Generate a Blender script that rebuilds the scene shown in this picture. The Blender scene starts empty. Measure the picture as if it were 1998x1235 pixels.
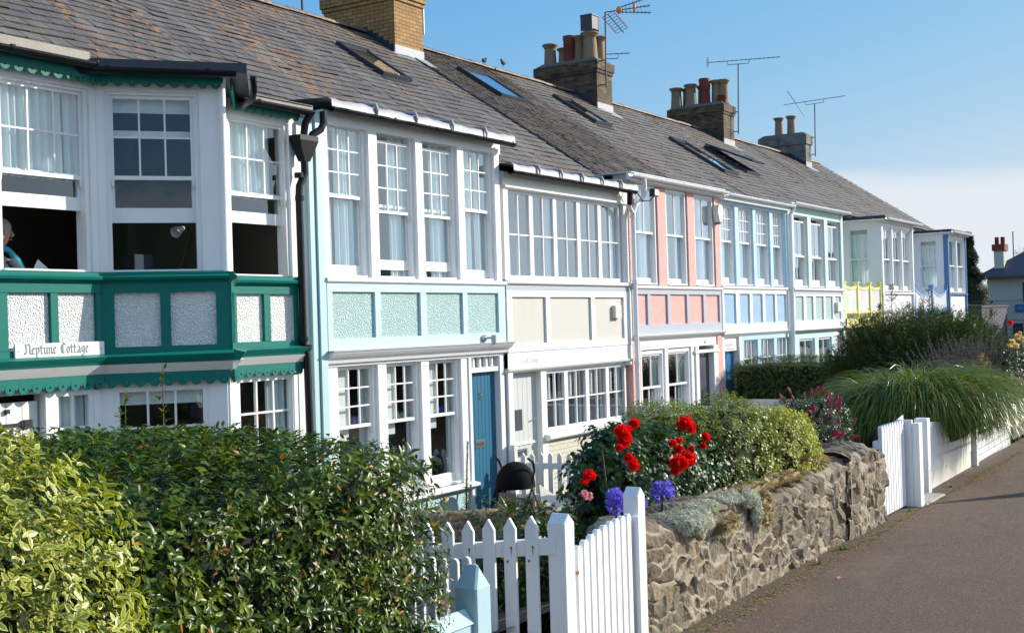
import bpy, bmesh, math, random
import numpy as np
from mathutils import Vector, Matrix

R_ = math.radians
SC = bpy.context.scene
COL = SC.collection
random.seed(7)
RNG = np.random.default_rng(11)

# ------------------------------------------------------------ camera
cam_d = bpy.data.cameras.new('camera')
cam = bpy.data.objects.new('camera', cam_d)
COL.objects.link(cam)
SC.camera = cam
PSI, PITCH, ROLL = math.atan(1520 / 2400.), 0.0057, R_(1.7)
_f = Vector((math.cos(PSI) * math.cos(PITCH), math.sin(PSI) * math.cos(PITCH), math.sin(PITCH)))
_r = Vector((math.sin(PSI), -math.cos(PSI), 0))
_u = _r.cross(_f)
_R = _r * math.cos(ROLL) - _u * math.sin(ROLL)
_U = _u * math.cos(ROLL) + _r * math.sin(ROLL)
m = Matrix.Identity(4)
for i in range(3):
    m[i][0], m[i][1], m[i][2] = _R[i], _U[i], -_f[i]
m[0][3], m[1][3], m[2][3] = 0, -10, 2.8
cam.matrix_world = m
cam_d.sensor_width = 36
cam_d.lens = 36 * 2400 / 1998.
cam_d.clip_start = 0.1
cam_d.clip_end = 6000
SC.render.resolution_x, SC.render.resolution_y = 1024, 632

# ------------------------------------------------------------ sky and sun
SUN_AZ, SUN_EL = -37.0, 24.0
world = bpy.data.worlds.new('World')
SC.world = world
world.use_nodes = True
wt = world.node_tree
wt.nodes.clear()
wo = wt.nodes.new('ShaderNodeOutputWorld')
bg = wt.nodes.new('ShaderNodeBackground')
sky = wt.nodes.new('ShaderNodeTexSky')
sky.sky_type = 'NISHITA'
sky.sun_disc = False
sky.sun_elevation = R_(SUN_EL)
sky.sun_rotation = R_(90 - SUN_AZ)
sky.altitude = 0
sky.air_density = 1.0
sky.dust_density = 0.15
sky.ozone_density = 2.0
bg.inputs[1].default_value = 0.14
# thin low cloud bank near the horizon
geo = wt.nodes.new('ShaderNodeTexCoord')
sep = wt.nodes.new('ShaderNodeSeparateXYZ')
wt.links.new(geo.outputs['Generated'], sep.inputs[0])
mp = wt.nodes.new('ShaderNodeMapping')
mp.inputs['Scale'].default_value = (2.2, 2.2, 16)
wt.links.new(geo.outputs['Generated'], mp.inputs[0])
nz = wt.nodes.new('ShaderNodeTexNoise')
nz.inputs['Scale'].default_value = 1.6
nz.inputs['Detail'].default_value = 5
wt.links.new(mp.outputs[0], nz.inputs['Vector'])
band = wt.nodes.new('ShaderNodeMapRange')
band.inputs['From Min'].default_value = 0.118
band.inputs['From Max'].default_value = 0.098
zz = wt.nodes.new('ShaderNodeMath'); zz.operation = 'MULTIPLY_ADD'; zz.inputs[1].default_value = 0.055
zc = wt.nodes.new('ShaderNodeMath'); zc.operation = 'SUBTRACT'; zc.inputs[1].default_value = 0.0275
wt.links.new(nz.outputs['Fac'], zz.inputs[0]); wt.links.new(sep.outputs['Z'], zz.inputs[2]); wt.links.new(zz.outputs[0], zc.inputs[0])
wt.links.new(zc.outputs[0], band.inputs['Value'])
nr = wt.nodes.new('ShaderNodeMapRange')
nr.inputs['From Min'].default_value = 0.1
nr.inputs['From Max'].default_value = 0.5
wt.links.new(nz.outputs['Fac'], nr.inputs['Value'])
mu = wt.nodes.new('ShaderNodeMath'); mu.operation = 'MULTIPLY'
wt.links.new(band.outputs[0], mu.inputs[0]); wt.links.new(nr.outputs[0], mu.inputs[1])
mu2 = wt.nodes.new('ShaderNodeMath'); mu2.operation = 'MULTIPLY'; mu2.inputs[1].default_value = 0.85
wt.links.new(mu.outputs[0], mu2.inputs[0])
mixc = wt.nodes.new('ShaderNodeMix'); mixc.data_type = 'RGBA'
mixc.inputs['B'].default_value = (4.1, 4.35, 4.55, 1)
wt.links.new(mu2.outputs[0], mixc.inputs['Factor'])
bw = wt.nodes.new('ShaderNodeRGBToBW'); wt.links.new(sky.outputs[0], bw.inputs[0])
tint = wt.nodes.new('ShaderNodeMix'); tint.data_type = 'RGBA'; tint.blend_type = 'MULTIPLY'; tint.inputs['Factor'].default_value = 1
wt.links.new(bw.outputs[0], tint.inputs['A']); tint.inputs['B'].default_value = (0.60, 0.98, 1.45, 1)
skym = wt.nodes.new('ShaderNodeMix'); skym.data_type = 'RGBA'; skym.inputs['Factor'].default_value = 0.8
wt.links.new(sky.outputs[0], skym.inputs['A']); wt.links.new(tint.outputs['Result'], skym.inputs['B'])
# grade the sky: deeper blue overhead, pale but not burnt out towards the horizon
sr = wt.nodes.new('ShaderNodeSeparateColor'); cr = wt.nodes.new('ShaderNodeCombineColor')
wt.links.new(skym.outputs['Result'], sr.inputs[0])
def wm(op, a, b):
    n = wt.nodes.new('ShaderNodeMath'); n.operation = op
    for i, v in enumerate((a, b)):
        if isinstance(v, (int, float)): n.inputs[i].default_value = v
        else: wt.links.new(v, n.inputs[i])
    return n.outputs[0]
SKG = 0.965
_g = wm('DIVIDE', wm('MULTIPLY', sr.outputs[1], 1.175 * SKG), wm('ADD', wm('MULTIPLY', sr.outputs[1], 0.156), 1.0))
wt.links.new(wm('MINIMUM', wm('MULTIPLY', wm('POWER', sr.outputs[0], 1.4), 0.42 * SKG), wm('MULTIPLY', _g, 0.93)), cr.inputs[0])
wt.links.new(_g, cr.inputs[1])
wt.links.new(wm('DIVIDE', wm('MULTIPLY', sr.outputs[2], 4.9 * SKG), wm('ADD', sr.outputs[2], 0.8)), cr.inputs[2])
wt.links.new(cr.outputs[0], mixc.inputs['A'])
# glow added to the unseen seaward sky to lift shade and window reflections
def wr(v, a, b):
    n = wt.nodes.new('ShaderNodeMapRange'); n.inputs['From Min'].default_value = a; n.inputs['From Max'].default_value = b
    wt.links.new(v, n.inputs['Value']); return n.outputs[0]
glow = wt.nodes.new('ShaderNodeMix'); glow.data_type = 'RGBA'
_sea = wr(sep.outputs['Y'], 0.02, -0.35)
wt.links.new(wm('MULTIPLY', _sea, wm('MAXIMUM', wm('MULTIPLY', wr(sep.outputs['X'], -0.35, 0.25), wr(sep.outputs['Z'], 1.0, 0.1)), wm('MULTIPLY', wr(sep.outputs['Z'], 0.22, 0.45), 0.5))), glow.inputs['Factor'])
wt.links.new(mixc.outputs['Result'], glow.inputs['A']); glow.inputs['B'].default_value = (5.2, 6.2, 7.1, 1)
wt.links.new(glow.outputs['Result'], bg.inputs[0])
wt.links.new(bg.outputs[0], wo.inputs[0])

sd = bpy.data.lights.new('sun', 'SUN')
sd.energy = 4.75
sd.angle = R_(0.53)
sd.color = (1.0, 0.93, 0.82)
sun = bpy.data.objects.new('sun', sd)
COL.objects.link(sun)
_s = Vector((math.cos(R_(SUN_AZ)) * math.cos(R_(SUN_EL)), math.sin(R_(SUN_AZ)) * math.cos(R_(SUN_EL)), math.sin(R_(SUN_EL))))
sun.rotation_euler = _s.to_track_quat('Z', 'Y').to_euler()
sun.location = (0, -10, 20)

SC.view_settings.view_transform = 'Standard'
SC.view_settings.look = 'None'
SC.view_settings.exposure = 0.5
SC.view_settings.gamma = 1

# ------------------------------------------------------------ materials
MAT = {}
def newmat(name):
    m = bpy.data.materials.new(name); m.use_nodes = True
    t = m.node_tree; t.nodes.clear()
    out = t.nodes.new('ShaderNodeOutputMaterial')
    MAT[name] = m
    return m, t, out
def N(t, typ, **kw):
    n = t.nodes.new(typ)
    for k, v in kw.items():
        if k in n.inputs.keys(): n.inputs[k].default_value = v
        else: setattr(n, k, v)
    return n
def L(t, a, b): t.links.new(a, b)
def ramp(t, fac, stops):
    r = t.nodes.new('ShaderNodeValToRGB')
    el = r.color_ramp.elements
    el[0].position, el[0].color = stops[0][0], (*stops[0][1], 1)
    el[1].position, el[1].color = stops[1][0], (*stops[1][1], 1)
    for p, c in stops[2:]:
        e = el.new(p); e.color = (*c, 1)
    L(t, fac, r.inputs[0])
    return r.outputs[0]
def mix(t, fac, a, b, blend='MIX'):
    n = t.nodes.new('ShaderNodeMix'); n.data_type = 'RGBA'; n.blend_type = blend
    if isinstance(fac, (int, float)): n.inputs['Factor'].default_value = fac
    else: L(t, fac, n.inputs['Factor'])
    for v, k in ((a, 'A'), (b, 'B')):
        if isinstance(v, tuple): n.inputs[k].default_value = (*v, 1)
        else: L(t, v, n.inputs[k])
    return n.outputs['Result']
def noise(t, scale, detail=4, rough=0.55, vec=None, sc=None):
    n = N(t, 'ShaderNodeTexNoise', Scale=scale, Detail=detail, Roughness=rough)
    tc = t.nodes.new('ShaderNodeTexCoord')
    v = tc.outputs['Object']
    if sc:
        mp = N(t, 'ShaderNodeMapping'); mp.inputs['Scale'].default_value = sc
        L(t, v, mp.inputs[0]); v = mp.outputs[0]
    L(t, v, n.inputs['Vector'])
    return n.outputs['Fac']
def bump(t, h, strength, dist):
    b = N(t, 'ShaderNodeBump', Strength=strength, Distance=dist)
    L(t, h, b.inputs['Height'])
    return b.outputs[0]
def dk(c, f): return tuple(x * f for x in c)

def paint(name, c, rough=0.45, wear=0.12, dirt=(0.35, 0.33, 0.28), grain=0.0):
    m, t, out = newmat(name)
    p = N(t, 'ShaderNodeBsdfPrincipled', Roughness=rough)
    n1 = noise(t, 2.3, 6, 0.62)
    n2 = noise(t, 26, 5, 0.6, sc=(1, 1, 0.25))
    base = mix(t, n1, dk(c, 0.93), dk(c, 1.05))
    w = ramp(t, n2, [(0.60, (0, 0, 0)), (0.74, (wear,) * 3)])
    col = mix(t, w, base, tuple(a * b for a, b in zip(dirt, (1, 1, 1))))
    n4 = noise(t, 7, 5, 0.7, sc=(1, 1, 0.12))
    st = ramp(t, n4, [(0.52, (0, 0, 0)), (0.8, (wear * 1.3,) * 3)])
    col = mix(t, st, col, dk(c, 0.6))
    L(t, col, p.inputs['Base Color'])
    L(t, bump(t, noise(t, 60, 3, 0.5, sc=(1, 1, 0.4)), 0.25, 0.004), p.inputs['Normal'])
    L(t, p.outputs[0], out.inputs[0])
    return m
def pebble(name, c):
    m, t, out = newmat(name)
    p = N(t, 'ShaderNodeBsdfPrincipled', Roughness=0.8)
    v = N(t, 'ShaderNodeTexVoronoi', Scale=64, Randomness=1.0)
    tc = t.nodes.new('ShaderNodeTexCoord')
    dist = N(t, 'ShaderNodeTexNoise', Scale=40, Detail=2)
    L(t, tc.outputs['Object'], dist.inputs['Vector'])
    vv = t.nodes.new('ShaderNodeVectorMath'); vv.operation = 'MULTIPLY_ADD'
    L(t, dist.outputs['Color'], vv.inputs[0]); vv.inputs[1].default_value = (0.009,) * 3
    L(t, tc.outputs['Object'], vv.inputs[2])
    L(t, vv.outputs[0], v.inputs['Vector'])
    hh = ramp(t, v.outputs['Distance'], [(0.0, (1,) * 3), (0.75, (0,) * 3)])
    n2 = noise(t, 38, 4, 0.6)
    h = mix(t, 0.35, hh, n2)
    n1 = noise(t, 1.8, 5, 0.6)
    col = mix(t, n1, dk(c, 0.92), dk(c, 1.04))
    L(t, col, p.inputs['Base Color'])
    L(t, bump(t, h, 1.0, 0.022), p.inputs['Normal'])
    L(t, p.outputs[0], out.inputs[0])
    return m
def plain(name, c, rough=0.5, metal=0.0, var=0.15, scale=8, bmp=0.0, bs=40):
    m, t, out = newmat(name)
    p = N(t, 'ShaderNodeBsdfPrincipled', Roughness=rough, Metallic=metal)
    n1 = noise(t, scale, 5, 0.6)
    L(t, mix(t, n1, dk(c, 1 - var), dk(c, 1 + var)), p.inputs['Base Color'])
    if bmp: L(t, bump(t, noise(t, bs, 4, 0.6), bmp, 0.01), p.inputs['Normal'])
    L(t, p.outputs[0], out.inputs[0])
    return m

WHITE = (0.80, 0.80, 0.80)
paint('white_paint', (0.79, 0.79, 0.79), 0.4, 0.14)
paint('upvc', (0.80, 0.80, 0.81), 0.3, 0.03)
paint('fence_white', (0.77, 0.77, 0.76), 0.5, 0.38, dirt=(0.35, 0.28, 0.2))
paint('off_white', (0.72, 0.73, 0.70), 0.5, 0.16)
paint('cream', (0.72, 0.69, 0.60), 0.55, 0.1)
paint('teal_green', (0.001, 0.150, 0.122), 0.5, 0.03, dirt=(0.3, 0.4, 0.36))
paint('mint_paint', (0.42, 0.60, 0.60), 0.45, 0.1)
paint('powder_blue', (0.50, 0.67, 0.73), 0.45, 0.12)
paint('beige_render', (0.55, 0.53, 0.48), 0.75, 0.14)
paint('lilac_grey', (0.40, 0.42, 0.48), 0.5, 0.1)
paint('sky_paint', (0.42, 0.62, 0.76), 0.45, 0.12)
paint('frost_green', (0.48, 0.66, 0.64), 0.5, 0.05)
paint('door_blue', (0.010, 0.125, 0.215), 0.4, 0.05)
paint('door_cobalt', (0.004, 0.14, 0.34), 0.35, 0.03)
paint('door_grey', (0.52, 0.55, 0.53), 0.5, 0.05)
paint('yellow_paint', (0.74, 0.66, 0.22), 0.45, 0.04)
paint('royal_blue', (0.05, 0.16, 0.38), 0.4, 0.04)
paint('light_royal', (0.20, 0.42, 0.66), 0.4, 0.04)
paint('dark_door', (0.05, 0.055, 0.075), 0.4, 0.04)
paint('blue_wall', (0.38, 0.54, 0.58), 0.75, 0.12)
paint('pale_yellow', (0.74, 0.70, 0.42), 0.7, 0.04)
MAT['teal_green'].node_tree.nodes['Principled BSDF'].inputs['Specular IOR Level'].default_value = 0.25
pebble('dash_white', (0.82, 0.82, 0.80))
pebble('dash_mint', (0.46, 0.63, 0.61))
pebble('dash_pink', (0.85, 0.50, 0.45))
pebble('dash_blue', (0.38, 0.58, 0.76))
pebble('dash_green', (0.46, 0.62, 0.57))
plain('gutter_black', (0.006, 0.007, 0.010), 0.4)
MAT['gutter_black'].node_tree.nodes['Principled BSDF'].inputs['Specular IOR Level'].default_value = 0.25
plain('gutter_white', (0.72, 0.73, 0.76), 0.35, var=0.05)
plain('lead', (0.31, 0.32, 0.34), 0.55, 0.0, 0.2, 5, 0.4, 12)
plain('lead_dark', (0.025, 0.03, 0.045), 0.5, 0.0, 0.3, 4)
plain('black_iron', (0.012, 0.012, 0.013), 0.45)
plain('steel', (0.5, 0.5, 0.5), 0.3, 1.0)
plain('dark_metal', (0.06, 0.06, 0.07), 0.45, 0.6)
plain('orange_plastic', (0.7, 0.25, 0.04), 0.5)
plain('red_plastic', (0.7, 0.05, 0.03), 0.5)
plain('wood', (0.42, 0.22, 0.08), 0.6)
plain('fence_dark', (0.075, 0.055, 0.045), 0.75, var=0.4, scale=12, bmp=0.4)
plain('black_fabric', (0.006, 0.006, 0.007), 0.8, bmp=0.3)
MAT['black_fabric'].node_tree.nodes['Principled BSDF'].inputs['Specular IOR Level'].default_value = 0.08
plain('brown_fabric', (0.17, 0.13, 0.115), 0.9, bmp=0.3)
plain('canvas', (0.68, 0.62, 0.52), 0.9, bmp=0.3)
plain('pot_buff', (0.24, 0.165, 0.10), 0.8, var=0.35, scale=9, bmp=0.3)
plain('pot_red', (0.15, 0.03, 0.018), 0.7, var=0.35, scale=9)
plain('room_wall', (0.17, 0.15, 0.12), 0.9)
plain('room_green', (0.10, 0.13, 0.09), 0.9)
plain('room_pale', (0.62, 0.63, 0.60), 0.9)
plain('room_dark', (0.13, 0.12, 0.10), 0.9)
plain('grey_ink', (0.13, 0.16, 0.16), 0.6)
plain('pale_ink', (0.5, 0.5, 0.48), 0.6)
plain('skin', (0.5, 0.26, 0.18), 0.55)
plain('hair_grey', (0.30, 0.29, 0.27), 0.7, bmp=0.6, bs=90)
plain('navy_cloth', (0.02, 0.035, 0.06), 0.85)
plain('turquoise_cloth', (0.03, 0.32, 0.42), 0.8, var=0.5, scale=25)
plain('paper', (0.75, 0.75, 0.72), 0.7)
plain('purple_glass', (0.12, 0.11, 0.75), 0.3)
plain('rust', (0.25, 0.07, 0.02), 0.8)
plain('bark', (0.10, 0.07, 0.045), 0.9)
plain('bird', (0.07, 0.05, 0.04), 0.8)
plain('cement', (0.36, 0.33, 0.29), 0.9, var=0.3, bmp=0.5)
plain('chimney_cement', (0.13, 0.12, 0.09), 0.95, var=0.4, bmp=0.6)
plain('far_wall', (0.47, 0.47, 0.43), 0.8, var=0.08)
plain('far_slate', (0.05, 0.055, 0.07), 0.6)
plain('sign_blue', (0.02, 0.12, 0.38), 0.5)
plain('soil', (0.07, 0.05, 0.03), 0.95, var=0.5, bmp=0.6)
def petal(name, c, var=0.3):
    m, t, out = newmat(name)
    p = N(t, 'ShaderNodeBsdfPrincipled', Roughness=0.55); tl = N(t, 'ShaderNodeBsdfTranslucent')
    col = mix(t, noise(t, 45, 3), dk(c, 1 - var), dk(c, 1 + var)); L(t, col, p.inputs['Base Color']); L(t, col, tl.inputs[0])
    ms = N(t, 'ShaderNodeMixShader', Fac=0.45); L(t, p.outputs[0], ms.inputs[1]); L(t, tl.outputs[0], ms.inputs[2]); L(t, ms.outputs[0], out.inputs[0])
petal('petal_pinkwhite', (0.75, 0.36, 0.40)); petal('petal_red', (0.78, 0.008, 0.006), .25); petal('petal_yellow', (0.80, 0.62, 0.22), .2)
petal('petal_blue', (0.24, 0.20, 0.74)); petal('petal_magenta', (0.48, 0.05, 0.17), .4)
plain('blind', (0.78, 0.79, 0.77), 0.8)

m, t, out = newmat('glass')
tr = N(t, 'ShaderNodeBsdfTransparent'); tr.inputs[0].default_value = (0.96, 1.0, 0.99, 1)
gl = N(t, 'ShaderNodeBsdfGlossy', Roughness=0.0); gl.inputs[0].default_value = (0.92, 0.96, 1, 1)
lw = t.nodes.new('ShaderNodeLayerWeight'); lw.inputs[0].default_value = 0.5
fr = N(t, 'ShaderNodeMath'); fr.operation = 'POWER'; L(t, lw.outputs['Facing'], fr.inputs[0]); fr.inputs[1].default_value = 2.2
ad = t.nodes.new('ShaderNodeMath'); ad.operation = 'MULTIPLY_ADD'; ad.inputs[1].default_value = 1.05; ad.inputs[2].default_value = 0.08; ad.use_clamp = True
L(t, fr.outputs[0], ad.inputs[0])
bp = bump(t, noise(t, 3.5, 2, 0.5), 0.06, 0.02)
L(t, bp, gl.inputs['Normal'])
ms = N(t, 'ShaderNodeMixShader'); L(t, ad.outputs[0], ms.inputs[0]); L(t, tr.outputs[0], ms.inputs[1]); L(t, gl.outputs[0], ms.inputs[2])
L(t, ms.outputs[0], out.inputs[0])

m, t, out = newmat('curtain')
d1 = N(t, 'ShaderNodeBsdfDiffuse'); d1.inputs[0].default_value = (0.80, 0.90, 0.92, 1)
d2 = N(t, 'ShaderNodeBsdfTranslucent'); d2.inputs[0].default_value = (0.7, 0.82, 0.85, 1)
ms = N(t, 'ShaderNodeMixShader', Fac=0.3); L(t, d1.outputs[0], ms.inputs[1]); L(t, d2.outputs[0], ms.inputs[2])
L(t, ms.outputs[0], out.inputs[0])

def slate_mat(name, c0, c1, c2, lichen, lich_scale=3.2):
    m, t, out = newmat(name)
    p = N(t, 'ShaderNodeBsdfPrincipled', Roughness=0.62)
    at = N(t, 'ShaderNodeAttribute'); at.attribute_name = 'tint'
    base = ramp(t, at.outputs['Fac'], [(0, c0), (1, c2), (0.5, c1)])
    base = mix(t, noise(t, 14, 6, 0.7), base, mix(t, 0.35, base, (0.22, 0.2, 0.17)))
    # pale weathering streaks that run down the slope
    n = noise(t, 1.3, 6, 0.65, sc=(1.6, 0.45, 0.45))
    pale = ramp(t, n, [(0.48, (0, 0, 0)), (0.66, (0.65,) * 3)])
    base = mix(t, pale, base, (0.20, 0.185, 0.155))
    # speckled and blotchy orange lichen
    a = ramp(t, noise(t, lich_scale * 2.6, 9, 0.75), [(0.54, (0,) * 3), (0.565, (1,) * 3)])
    b = ramp(t, noise(t, 0.6, 3, 0.6, sc=(1.3, 0.6, 0.6)), [(0.48, (0.1,) * 3), (0.60, (1,) * 3)])
    tc = t.nodes.new('ShaderNodeTexCoord'); sp = t.nodes.new('ShaderNodeSeparateXYZ'); L(t, tc.outputs['Object'], sp.inputs[0])
    mr = N(t, 'ShaderNodeMapRange'); mr.inputs['From Min'].default_value = 7.6; mr.inputs['From Max'].default_value = 8.7; mr.inputs['To Max'].default_value = 1.3
    L(t, sp.outputs['Z'], mr.inputs['Value'])
    ad = N(t, 'ShaderNodeMath'); ad.operation = 'MAXIMUM'; L(t, b, ad.inputs[0]); L(t, mr.outputs[0], ad.inputs[1])
    mm = N(t, 'ShaderNodeMath'); mm.operation = 'MULTIPLY'; L(t, a, mm.inputs[0]); L(t, ad.outputs[0], mm.inputs[1])
    m2 = N(t, 'ShaderNodeMath'); m2.operation = 'MULTIPLY'; L(t, mm.outputs[0], m2.inputs[0]); m2.inputs[1].default_value = lichen
    mx = N(t, 'ShaderNodeMapRange'); mx.inputs['From Min'].default_value = 11; mx.inputs['From Max'].default_value = 22; mx.inputs['To Min'].default_value = 1.0; mx.inputs['To Max'].default_value = 0.45
    L(t, sp.outputs['X'], mx.inputs['Value']); m3 = N(t, 'ShaderNodeMath'); m3.operation = 'MULTIPLY'; L(t, m2.outputs[0], m3.inputs[0]); L(t, mx.outputs[0], m3.inputs[1]); m2 = m3
    lc = mix(t, noise(t, 30, 3), (0.50, 0.15, 0.01), (0.44, 0.24, 0.04))
    col = mix(t, m2.outputs[0], base, lc)
    sp2 = ramp(t, noise(t, 55, 3, 0.5), [(0.68, (0,) * 3), (0.72, (0.6,) * 3)])
    col = mix(t, sp2, col, (0.36, 0.35, 0.3))
    L(t, col, p.inputs['Base Color'])
    L(t, bump(t, noise(t, 45, 6, 0.7), 0.35, 0.008), p.inputs['Normal'])
    L(t, p.outputs[0], out.inputs[0])
slate_mat('slate', (0.056, 0.051, 0.046), (0.076, 0.070, 0.063), (0.105, 0.096, 0.084), 0.9)
slate_mat('tile_brown', (0.030, 0.023, 0.018), (0.045, 0.034, 0.027), (0.062, 0.048, 0.037), 0.35)

def brick_mat(name, a, b, mortar, vert, dirt):
    m, t, out = newmat(name)
    p = N(t, 'ShaderNodeBsdfPrincipled', Roughness=0.85)
    tc = t.nodes.new('ShaderNodeTexCoord'); sp = t.nodes.new('ShaderNodeSeparateXYZ'); L(t, tc.outputs['Object'], sp.inputs[0])
    s = N(t, 'ShaderNodeMath'); s.operation = 'ADD'; L(t, sp.outputs['X'], s.inputs[0]); L(t, sp.outputs['Y'], s.inputs[1])
    cb = t.nodes.new('ShaderNodeCombineXYZ'); L(t, s.outputs[0], cb.inputs['X']); L(t, sp.outputs['Z'], cb.inputs['Y'])
    br = N(t, 'ShaderNodeTexBrick', Scale=1.0)
    br.inputs['Brick Width'].default_value = 0.225; br.inputs['Row Height'].default_value = 0.075
    br.inputs['Mortar Size'].default_value = 0.006; br.inputs['Mortar Smooth'].default_value = 0.3; br.inputs['Bias'].default_value = 0.0
    br.inputs['Color1'].default_value = (*a, 1); br.inputs['Color2'].default_value = (*b, 1); br.inputs['Mortar'].default_value = (*mortar, 1)
    L(t, cb.outputs[0], br.inputs['Vector'])
    col = mix(t, ramp(t, noise(t, 3, 6, 0.7), [(0.42, (0,) * 3), (0.7, (dirt,) * 3)]), br.outputs['Color'], (0.035, 0.03, 0.026))
    col = mix(t, noise(t, 30, 4), dkn(t, col), col)
    L(t, col, p.inputs['Base Color'])
    inv = N(t, 'ShaderNodeMath'); inv.operation = 'SUBTRACT'; inv.inputs[0].default_value = 1; L(t, br.outputs['Fac'], inv.inputs[1])
    L(t, bump(t, inv.outputs[0], 0.8, 0.012), p.inputs['Normal'])
    L(t, p.outputs[0], out.inputs[0])
def dkn(t, col): return mix(t, 1.0, col, (0.65, 0.65, 0.65), 'MULTIPLY')
brick_mat('brick_buff', (0.48, 0.28, 0.085), (0.36, 0.195, 0.06), (0.10, 0.08, 0.06), 0, 0.25)
brick_mat('brick_sooty', (0.21, 0.13, 0.05), (0.045, 0.033, 0.02), (0.13, 0.11, 0.08), 0, 0.95)
brick_mat('render_grey', (0.26, 0.26, 0.24), (0.22, 0.22, 0.2), (0.16, 0.16, 0.15), 0, 0.7)
brick_mat('brick_white', (0.80, 0.80, 0.79), (0.76, 0.76, 0.75), (0.5, 0.5, 0.48), 0, 0.05)
brick_mat('brick_cream', (0.74, 0.70, 0.58), (0.72, 0.68, 0.56), (0.62, 0.58, 0.47), 0, 0.05)

def leaf_mat(name, dark, mid, light, trans=0.35, rough=0.38, edge=None, spec=0.5):
    m, t, out = newmat(name)
    p = N(t, 'ShaderNodeBsdfPrincipled', Roughness=rough)
    p.inputs['Specular IOR Level'].default_value = spec
    at = N(t, 'ShaderNodeAttribute'); at.attribute_name = 'tint'
    col = ramp(t, at.outputs['Fac'], [(0, dark), (0.88, light), (0.45, mid), (0.93, (0.50, 0.26, 0.03)), (1.0, (0.30, 0.07, 0.02))])
    if edge:
        ae = N(t, 'ShaderNodeAttribute'); ae.attribute_name = 'edge'
        e = ramp(t, ae.outputs['Fac'], [(0.45, (0,) * 3), (0.62, (1,) * 3)])
        col = mix(t, e, col, edge)
    L(t, col, p.inputs['Base Color'])
    tl = N(t, 'ShaderNodeBsdfTranslucent')
    L(t, mix(t, 1.0, col, (1.35, 1.45, 0.4), 'MULTIPLY'), tl.inputs[0])
    ms = N(t, 'ShaderNodeMixShader', Fac=trans); L(t, p.outputs[0], ms.inputs[1]); L(t, tl.outputs[0], ms.inputs[2])
    L(t, ms.outputs[0], out.inputs[0])
leaf_mat('leaf_laurel', (0.012, 0.034, 0.002), (0.044, 0.086, 0.003), (0.17, 0.215, 0.010), 0.22, 0.36, spec=0.3)
leaf_mat('leaf_yellow', (0.08, 0.13, 0.01), (0.17, 0.22, 0.018), (0.32, 0.34, 0.04), 0.22, 0.4, edge=(0.47, 0.46, 0.10))
leaf_mat('leaf_euonymus_dark', (0.03, 0.06, 0.008), (0.085, 0.125, 0.012), (0.30, 0.31, 0.04), 0.25, 0.42, edge=(0.30, 0.33, 0.05), spec=0.3)
leaf_mat('leaf_euonymus', (0.06, 0.10, 0.012), (0.17, 0.20, 0.02), (0.42, 0.42, 0.05), 0.28, 0.45, edge=(0.52, 0.52, 0.08), spec=0.25)
leaf_mat('leaf_rose', (0.016, 0.045, 0.014), (0.03, 0.075, 0.02), (0.07, 0.13, 0.03), 0.25, 0.42, spec=0.35)
leaf_mat('leaf_bronze', (0.22, 0.06, 0.02), (0.32, 0.10, 0.03), (0.40, 0.18, 0.05), 0.3, 0.5)
leaf_mat('leaf_privet', (0.02, 0.05, 0.008), (0.045, 0.085, 0.012), (0.12, 0.17, 0.02), 0.28, 0.42, spec=0.3)
leaf_mat('leaf_hebe', (0.03, 0.06, 0.02), (0.05, 0.09, 0.03), (0.09, 0.13, 0.04), 0.2, 0.35)
leaf_mat('leaf_tamarisk', (0.010, 0.022, 0.006), (0.026, 0.046, 0.010), (0.070, 0.095, 0.022), 0.2, 0.7, spec=0.2)
leaf_mat('leaf_conifer', (0.008, 0.02, 0.009), (0.014, 0.032, 0.013), (0.025, 0.05, 0.018), 0.1, 0.7, spec=0.2)
leaf_mat('leaf_grass', (0.020, 0.055, 0.005), (0.100, 0.165, 0.012), (0.26, 0.30, 0.05), 0.25, 0.3)
leaf_mat('leaf_silver', (0.32, 0.33, 0.27), (0.50, 0.50, 0.44), (0.70, 0.70, 0.64), 0.15, 0.8)
leaf_mat('leaf_dry', (0.24, 0.16, 0.07), (0.36, 0.26, 0.12), (0.45, 0.34, 0.17), 0.15, 0.9)
leaf_mat('leaf_lavender', (0.06, 0.065, 0.05), (0.10, 0.085, 0.11), (0.16, 0.13, 0.18), 0.15, 0.9)
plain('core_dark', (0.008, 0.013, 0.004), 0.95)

# stone wall: albedo and stone or mortar come from attributes written with the relief
m, t, out = newmat('rubble_stone')
p = N(t, 'ShaderNodeBsdfPrincipled', Roughness=0.9)
a1 = N(t, 'ShaderNodeAttribute'); a1.attribute_name = 'tint'
a2 = N(t, 'ShaderNodeAttribute'); a2.attribute_name = 'edge'
st = ramp(t, a1.outputs['Fac'], [(0, (0.14, 0.10, 0.065)), (1, (0.35, 0.27, 0.17)), (0.5, (0.25, 0.19, 0.12)), (0.75, (0.20, 0.17, 0.13))])
st = mix(t, noise(t, 35, 6, 0.7), dkn(t, st), st)
mo = mix(t, noise(t, 20, 6, 0.7), (0.31, 0.255, 0.175), (0.46, 0.39, 0.28))
col = mix(t, a2.outputs['Fac'], st, mo)
col = mix(t, ramp(t, noise(t, 4, 6, 0.7), [(0.52, (0,) * 3), (0.7, (0.4,) * 3)]), col, (0.17, 0.13, 0.09))
L(t, col, p.inputs['Base Color'])
L(t, bump(t, noise(t, 70, 7, 0.75), 0.9, 0.012), p.inputs['Normal'])
L(t, p.outputs[0], out.inputs[0])

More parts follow.
